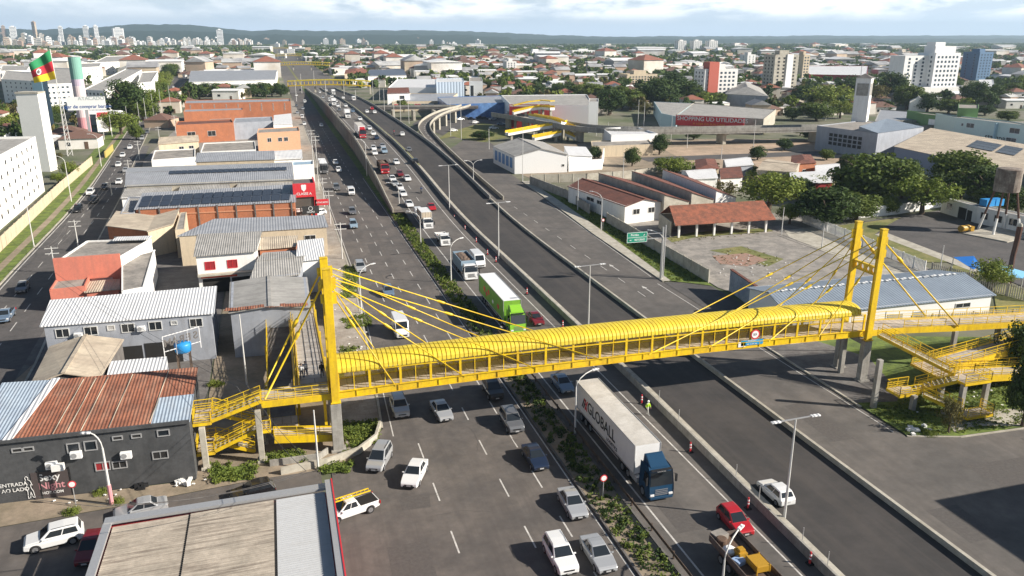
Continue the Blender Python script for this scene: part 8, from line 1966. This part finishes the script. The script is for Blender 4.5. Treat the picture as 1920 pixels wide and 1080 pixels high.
for k in range(26):
 px = rs.uniform(10, 900) if k < 16 else rs.uniform(900, 1900); yb = rs.uniform(92, 112); kk = rs.randint(4); sky_tower(px, yb, yb - rs.uniform(5, 12), rs.uniform(10, 34), kk, '%s block rising from the suburb %s' % (SK[kk][1], 'below the skyline' if px < 900 else 'towards the right horizon'), 'blocks rising from the suburb')
HT = [(-400, 58), (0, 56), (60, 59), (130, 57), (200, 53), (260, 49), (350, 50), (400, 53), (470, 59), (515, 57), (560, 58), (620, 60), (700, 58), (780, 58), (860, 59), (940, 62), (1000, 65), (1100, 68.5), (1300, 68.5), (1600, 67.5), (1920, 67), (2500, 67)]
leafmat('hill_wood', (.028, .05, .03), (.05, .08, .04))
def ridge(y0, y1, off, dep, sd, f):
 r_ = np.random.RandomState(sd); vs = []; n = 260; m = 14; pxs = np.linspace(-450, 2500, n); nz = np.convolve(r_.normal(0, 1, n + 8), np.ones(5) / 5, 'same')[:n]; nf = r_.normal(0, 1, (m, n))
 for j in range(m):
  y = y0 + (y1 - y0) * j / (m - 1); s = math.sin(math.pi * j / (m - 1)) ** .8
  for i, px in enumerate(pxs):
   d = FW * FPX + RT * (px - 960) + UP * (540 - 70); x = d.x / d.y * y; D = math.hypot(x, y) * .96; a = max(.0, (70 - lerp(HT, px) - off)) * f
   h = (CAM_H + a / FPX * D) * s if a > 0 else 26 * s; vs.append((x, y, max(-2, h + (nz[i] * 4 + nf[j, i] * 3.5) * s)))
 g = MB(); g.add(vs, [(j * n + i, j * n + i + 1, (j + 1) * n + i + 1, (j + 1) * n + i) for j in range(m - 1) for i in range(n - 1)]); return struct('hills', g, 'hill_wood', smooth=True)
ridge(5200, 7000, 7, 0, 3, .75); ridge(7000, 9600, 0, 0, 4, 1.0)
for o in TP + TF + HP: drop(o)
# --- poles, lamps, signs, wires, posts
def pole(kind, px, py, yt, label, rz=0.0, m='pole', z0=0.0, tip=None, group=None, r=.10):
 p = U(px, py, z0); h = (CAM_H - z0) * (1 - (yt - (70)) / (py - 70.0)); h = max(3.0, h)
 t = thing('utility_pole' if kind == 'util' else 'street_lamp' if kind != 'mast' else 'pole', label, 'utility pole' if kind == 'util' else 'street lamp' if kind != 'mast' else 'pole', p, 0, group)
 g = MB(); g.tube([p, p + Vector((0, 0, h))], r * 1.25, 8, r2=r * .7); g.build('pole', m, t)
 c, s = math.cos(rz), math.sin(rz); D = Vector((c, s, 0)); top = p + Vector((0, 0, h))
 if kind == 'double':
  g = MB(); g.bar(top - D * 1.7 + Vector((0, 0, .02)), top + D * 1.7 + Vector((0, 0, .12)), .09); g.build('arm', 'metal', t)
  for k in (-1, 1): g = MB(); g.box(top + D * (k * 1.9) + Vector((0, 0, .07 + .05 * k)), (.85, .34, .12), rz=rz); g.build('lamp_head', 'roof_white', t, bevel=.03)
 elif kind == 'arm':
  L = tip or 2.4; pts = [top + D * (L * (1 - math.cos(a))) + Vector((0, 0, 1.5 * math.sin(a))) for a in (0, .35, .7, 1.05, 1.35, 1.5)]
  g = MB(); g.tube(pts, .06, 6); g.build('arm', 'pole', t); g = MB(); g.box(pts[-1] + D * .3, (.8, .3, .14), rz=rz); g.build('lamp_head', 'roof_white', t, bevel=.03)
 elif kind == 'y':
  for k in (-1, 1):
   pts = [top + D * (k * 2.0 * (1 - math.cos(a))) + Vector((0, 0, 1.4 * math.sin(a) - .4)) for a in (0, .4, .8, 1.2, 1.5)]; g = MB(); g.tube(pts, .06, 6); g.build('arm', 'pole', t); g = MB(); g.box(pts[-1] + D * (.3 * k), (.7, .3, .12), rz=rz); g.build('lamp_head', 'roof_white', t)
 elif kind == 'util':
  for k, zz in enumerate((.35, 1.3)):
   g = MB(); g.bar(top - D * 1.1 - Vector((0, 0, zz)), top + D * 1.1 - Vector((0, 0, zz)), .12); g.build('crossarm', 'pole', t)
   if k == 0:
    for q in (-1, -.35, .35, 1): g = MB(); g.tube([top + D * q - Vector((0, 0, .28)), top + D * q + Vector((0, 0, .05))], .06, 6); g.build('insulator', 'concrete_dk', t)
 return p, h
LP = {}
p, h = pole('arm', 210, 946, 822, 'pale red footed lamp post before the mural wall', 2.9, tip=1.0, r=.13); g = MB(); g.tube([p, p + Vector((0, 0, 2.0))], .185, 8); g.build('painted_foot', flat('pink_paint', (.62, .28, .30)), C.objects[[o.name for o in C.objects if o.get('label') == 'pale red footed lamp post before the mural wall'][0]])
for a in (('double', 1470, 975, 757, 'double armed lamp post on the barrier at lower right'), ('double', 1103, 615, 488, 'double armed lamp post just behind the footbridge'), ('double', 935, 485, 374, 'double armed lamp post beside the tipper truck'), ('double', 843, 400, 306, 'double armed lamp post where the viaduct begins')): pole(*a)
for a in (('arm', 1352, 1120, 1035, 'curved lamp post at the bottom edge beside the old flatbed lorry', .6), ('arm', 1078, 812, 715, 'curved lamp post beside the lettered trailer', .3), ('arm', 678, 588, 512, 'lamp post on the left pavement above the white van', .5), ('arm', 846, 530, 462, 'lamp post in the planted bed above the green truck', .5), ('arm', 789, 458, 408, 'lamp post in the planted bed near the small white truck', 2.6), ('arm', 1240, 524, 445, 'lamp post behind the green road sign', 2.4), ('arm', 1127, 432, 370, 'lamp post on the verge by the red roofed sheds', 2.4),
   ('arm', 64, 463, 378, 'lamp post on the grass verge by the avenue', 2.9), ('arm', 134, 378, 300, 'second lamp post on the grass verge by the avenue', 2.9), ('arm', 190, 312, 258, 'third lamp post on the grass verge by the avenue', 2.9), ('arm', 749, 392, 352, 'lamp post behind the left viaduct parapet', 2.8), ('arm', 688, 330, 268, 'lamp post against the viaduct wall', 2.8)): pole(a[0], a[1], a[2], a[3], a[4], a[5])
for a in (('y', 888, 358, 305, 'twin curved lamp post at the foot of the exit ramp'), ('mast', 980, 341, 236, 'tall slim mast beside the white gabled warehouse'), ('mast', 1083, 395, 330, 'slim post at the bend of the slab wall'), ('mast', 1465, 440, 385, 'thin post on the abandoned lot'), ('mast', 597, 880, 752, 'white straight post beside the left bridge pier'), ('mast', 463, 722, 575, 'slim pale post by the workshop wall'), ('mast', 1540, 468, 420, 'thin post by the concrete drive'), ('mast', 1760, 520, 455, 'thin pale post by the gap in the picket fence')): pole(*a, r=.09)
for k, (px, py, yt) in enumerate(((1258, 264, 216), (1352, 300, 272), (1412, 280, 222), (1288, 278, 250), (1118, 255, 205), (1207, 238, 190), (1196, 236, 186), (1548, 226, 194), (1570, 222, 186), (1168, 338, 285), (917, 280, 240), (1140, 258, 228), (865, 262, 200), (845, 255, 190), (740, 240, 178), (752, 240, 176), (722, 230, 165), (767, 232, 172), (700, 190, 140), (712, 190, 142))): pole('mast', px, py, yt, 'slim pale mast in the middle distance %s' % ('by the overpass' if px > 1000 else 'around the exit ramp'), group='slim masts in the middle distance', r=.10)
ut = [(598, 357, 250), (589, 328, 240), (608, 388, 330), (620, 421, 352), (642, 486, 412)]
for k, a in enumerate(ut): LP[k] = pole('util', *a, ('pale pole in front of the bus', 'pale pole left of the bus', 'short pole by the red sign arm', 'pale pole beside the dark hatchback', 'pale pole at the head of the white sheet fence')[k], 0, group='utility poles on the left pavement')
av_ = [(104, 512, 458), (148, 470, 408), (210, 365, 338), (243, 330, 298), (262, 300, 262), (300, 270, 236), (330, 250, 215)]
for k, a in enumerate(av_): LP[10 + k] = pole('util', *a, ('nearest utility pole on the right side of the avenue', 'second utility pole along the avenue', 'third utility pole along the avenue', 'fourth utility pole along the avenue', 'fifth utility pole along the avenue', 'sixth utility pole along the avenue', 'farthest utility pole along the avenue')[k], 0, group='utility poles along the avenue')
for k in range(9): pole('mast', 196 + 16 * k + random.uniform(-4, 4), 262 - 6 * k, 222 - 8 * k, 'thin pale pole among those lining the avenue', group='thin poles along the avenue', r=.10)
for k, (px, py, yt) in enumerate(((640, 230, 190), (622, 215, 178), (556, 190, 150), (612, 190, 150), (668, 205, 168), (646, 188, 150), (566, 175, 138), (590, 165, 132))): pole('mast', px, py, yt, 'thin lamp mast beside the far stretch of highway', group='lamp masts along the far highway', r=.14)
def wires(label, a, b, n=3, sag=.8, group=None):
 t = thing('power_line', label, 'power line', a, 0, group)
 for k in range(n):
  o = Vector((-.9 + .9 * k, 0, 0)); g = MB(); g.tube([a.lerp(b, s / 10) + o - Vector((0, 0, sag * 4 * (s / 10) * (1 - s / 10))) for s in range(11)], .022, 4); g.build('wire', 'concrete_dk', t)
for i, j, lb in ((4, 3, 'wires over the left pavement from the sheet fence pole'), (3, 0, 'wires over the left pavement past the red sign arm'), (0, 1, 'wires over the left pavement beside the bus')): (p, h), (q, k) = LP[i], LP[j]; wires(lb, p + Vector((0, 0, h)), q + Vector((0, 0, k)))
for i in range(4): (p, h), (q, k) = LP[10 + i], LP[11 + i]; wires('wires along the avenue between the %s' % ('first and second poles', 'second and third poles', 'third and fourth poles', 'fourth and fifth poles')[i], p + Vector((0, 0, h)), q + Vector((0, 0, k)))
p0 = U(1238, 523); t = thing('road_sign', 'green road sign with white lettering on a cantilever post over the pavement', 'road sign', p0); A_, B_ = UY(1175, 456, p0.y), UY(1214, 434, p0.y); h = B_.z + .2
g = MB(); g.tube([p0, p0 + Vector((0, 0, h + .4))], .16, 10); g.tube([p0 + Vector((.7, .4, 0)), p0 + Vector((.7, .4, h + .6))], .12, 8); g.build('post', 'metal', t); g = MB()
for z in (.25, .75): z_ = A_.z + (B_.z - A_.z) * z; g.bar((A_.x, p0.y + .1, z_), (p0.x, p0.y + .1, z_), .1)
g.build('arm', 'metal', t); cx_, cz_, w, hh = (A_.x + B_.x) / 2, (A_.z + B_.z) / 2, B_.x - A_.x, B_.z - A_.z
g = MB(); g.box((cx_, p0.y, cz_), (w, .08, hh)); g.build('panel', 'sign_green', t); g = MB()
for z in (-hh / 2 + .05, 0, hh / 2 - .05): g.box((cx_, p0.y - .045, cz_ + z), (w - .06, .02, .06))
for x in (-w / 2 + .05, w / 2 - .05): g.box((cx_ + x, p0.y - .045, cz_), (.06, .02, hh - .1))
g.build('border', 'white_cl', t)
text('Portão', 'lettering', t, (cx_ - .12 * w, p0.y - .05, cz_ + hh * .24), fr0, hh * .30, 'white_cl'); text('RETORNO', 'lettering', t, (cx_ + .13 * w, p0.y - .05, cz_ - hh * .25), fr0, hh * .27, 'white_cl', sx=.85)
def arrow(c, a, s, m_):
 g = MB(); d = Vector((math.cos(a), 0, math.sin(a))); n = Vector((-math.sin(a), 0, math.cos(a))); g.bar(c - d * s, c + d * s * .2, s * .42, .02, up=(0, 1, 0)); g.poly([c + d * s, c + n * s * .7, c - n * s * .7]); g.poly([c - n * s * .7, c + n * s * .7, c + d * s][::1]); g.build('arrow', m_, t)
arrow(Vector((cx_ + w * .36, p0.y - .055, cz_ + hh * .25)), .8, hh * .15, 'white_cl'); arrow(Vector((cx_ - w * .36, p0.y - .055, cz_ - hh * .25)), math.pi, hh * .16, 'white_cl')
for px, py, yt, lb in ((143, 950, 912, 'small round traffic sign before the mural wall'), (1130, 938, 902, 'round traffic sign in the planted bed near the lettered trailer'), (1130, 432, 420, 'small round traffic sign on the verge')):
 p = U(px, py); h = CAM_H * (1 - (yt - 70) / (py - 70)); h = max(2.3, h); t = thing('traffic_sign', lb, 'traffic sign', p); g = MB(); g.tube([p, p + Vector((0, 0, h))], .04, 6); g.build('post', 'metal', t); c = p + Vector((0, -.05, h)); g = MB(); g.tube([c, c + Vector((0, -.03, 0))], .34, 20); pl = g.build('plate', 'red', t); g = MB(); g.tube([c + Vector((0, -.032, 0)), c + Vector((0, -.045, 0))], .25, 20); g.build('face', 'white_cl', t)
pp = thing('traffic_post', 'p', 'traffic post'); g = MB(); g.box((0, 0, .06), (.5, .5, .12)); g.build('base', 'rubber', pp); g = MB(); g.tube([(0, 0, .12), (0, 0, 1.15)], .10, 10, r2=.07); c_ = g.build('post', 'red', pp)
for z in (.5, .8): g = MB(); g.tube([(0, 0, z), (0, 0, z + .14)], .105, 10, r2=.098); g.build('band', 'white_cl', c_)
for k, (px, py) in enumerate(((1203, 757), (1294, 848), (1402, 954), (1518, 1058), (988, 552), (1055, 615), (930, 492), (914, 478), (893, 455), (872, 432), (852, 412))): o = dup(pp, U(px, py), 0, 'red traffic post with white bands along the grey barrier, %s' % ('by the road worker', 'level with the blue cab', 'beside the red hatchback', 'nearest the bottom edge', 'beside the dark red sedan', 'just behind the footbridge', 'near the white van', 'second near the white van', 'level with the small white truck', 'level with the cream box truck', 'farthest up the road')[k], 'striped traffic posts'); o.name = 'traffic_post'
drop(pp)
for k, y in enumerate((41, 44.2, 47.5, 54, 58, 70, 75)): p = Vector((BX(y) + .5, y, .62)); t = thing('delineator_post', 'thin grey post standing on the central reservation', 'post', p, 0, 'thin posts on the central reservation'); g = MB(); g.tube([p, p + Vector((0, 0, 1.2))], .04, 6); g.build('post', 'metal', t)
for px, py, lb, s_ in ((1720, 808, 'white rubble heap at the grass corner', 1.3), (345, 908, 'pale rubbish pile at the mural wall', .8), (262, 915, 'dark rubbish bag at the mural wall', .5)):
 p = U(px, py); t = thing('rubbish_heap', lb, 'rubbish', p); g = MB(); rr = random.Random(px)
 for k in range(7): g.box(p + Vector((rr.uniform(-s_, s_), rr.uniform(-s_, s_) * .6, rr.uniform(.08, .3))), (rr.uniform(.3, .7), rr.uniform(.25, .6), rr.uniform(.15, .4)), rz=rr.uniform(0, 3))
 g.build('heap', 'white' if 'white' in lb or 'pale' in lb else 'black', t)
pm_ = U(210, 946, 8.2)
for a, b, lb in ((pm_, U(597, 880, 8.6), 'wires from the red footed lamp post across the stairs to the straight post'), (pm_, Vector((-40, 72, 8.5)), 'wires from the red footed lamp post along the mural wall to the left'), (U(597, 880, 8.6), U(463, 722, 9), 'wires from the straight post by the pier back to the slim workshop post'), (U(463, 722, 9), U(104, 512, 8.5), 'wires from the slim workshop post over the roofs to the avenue'), (U(1465, 440, 7), U(1760, 520, 7), 'wires over the concrete drive between two thin posts')): wires(lb, a, b, 2, .7)
# --- air
hz = bpy.data.materials.new('haze_air'); hz.use_nodes = True; t = hz.node_tree; t.nodes.remove(t.nodes['Principled BSDF'])
pv = t.nodes.new('ShaderNodeVolumePrincipled'); pv.inputs['Color'].default_value = (.62, .82, 1, 1); pv.inputs['Density'].default_value = 9e-5; pv.inputs['Anisotropy'].default_value = .2
t.links.new(pv.outputs[0], t.nodes['Material Output'].inputs['Volume'])
g = MB(); g.box((0, 5000, 124), (26000, 11000, 252)); o = g.build('haze', hz); tag(o, 'thin blue haze fading the far city and hills', 'haze', kind='stuff')
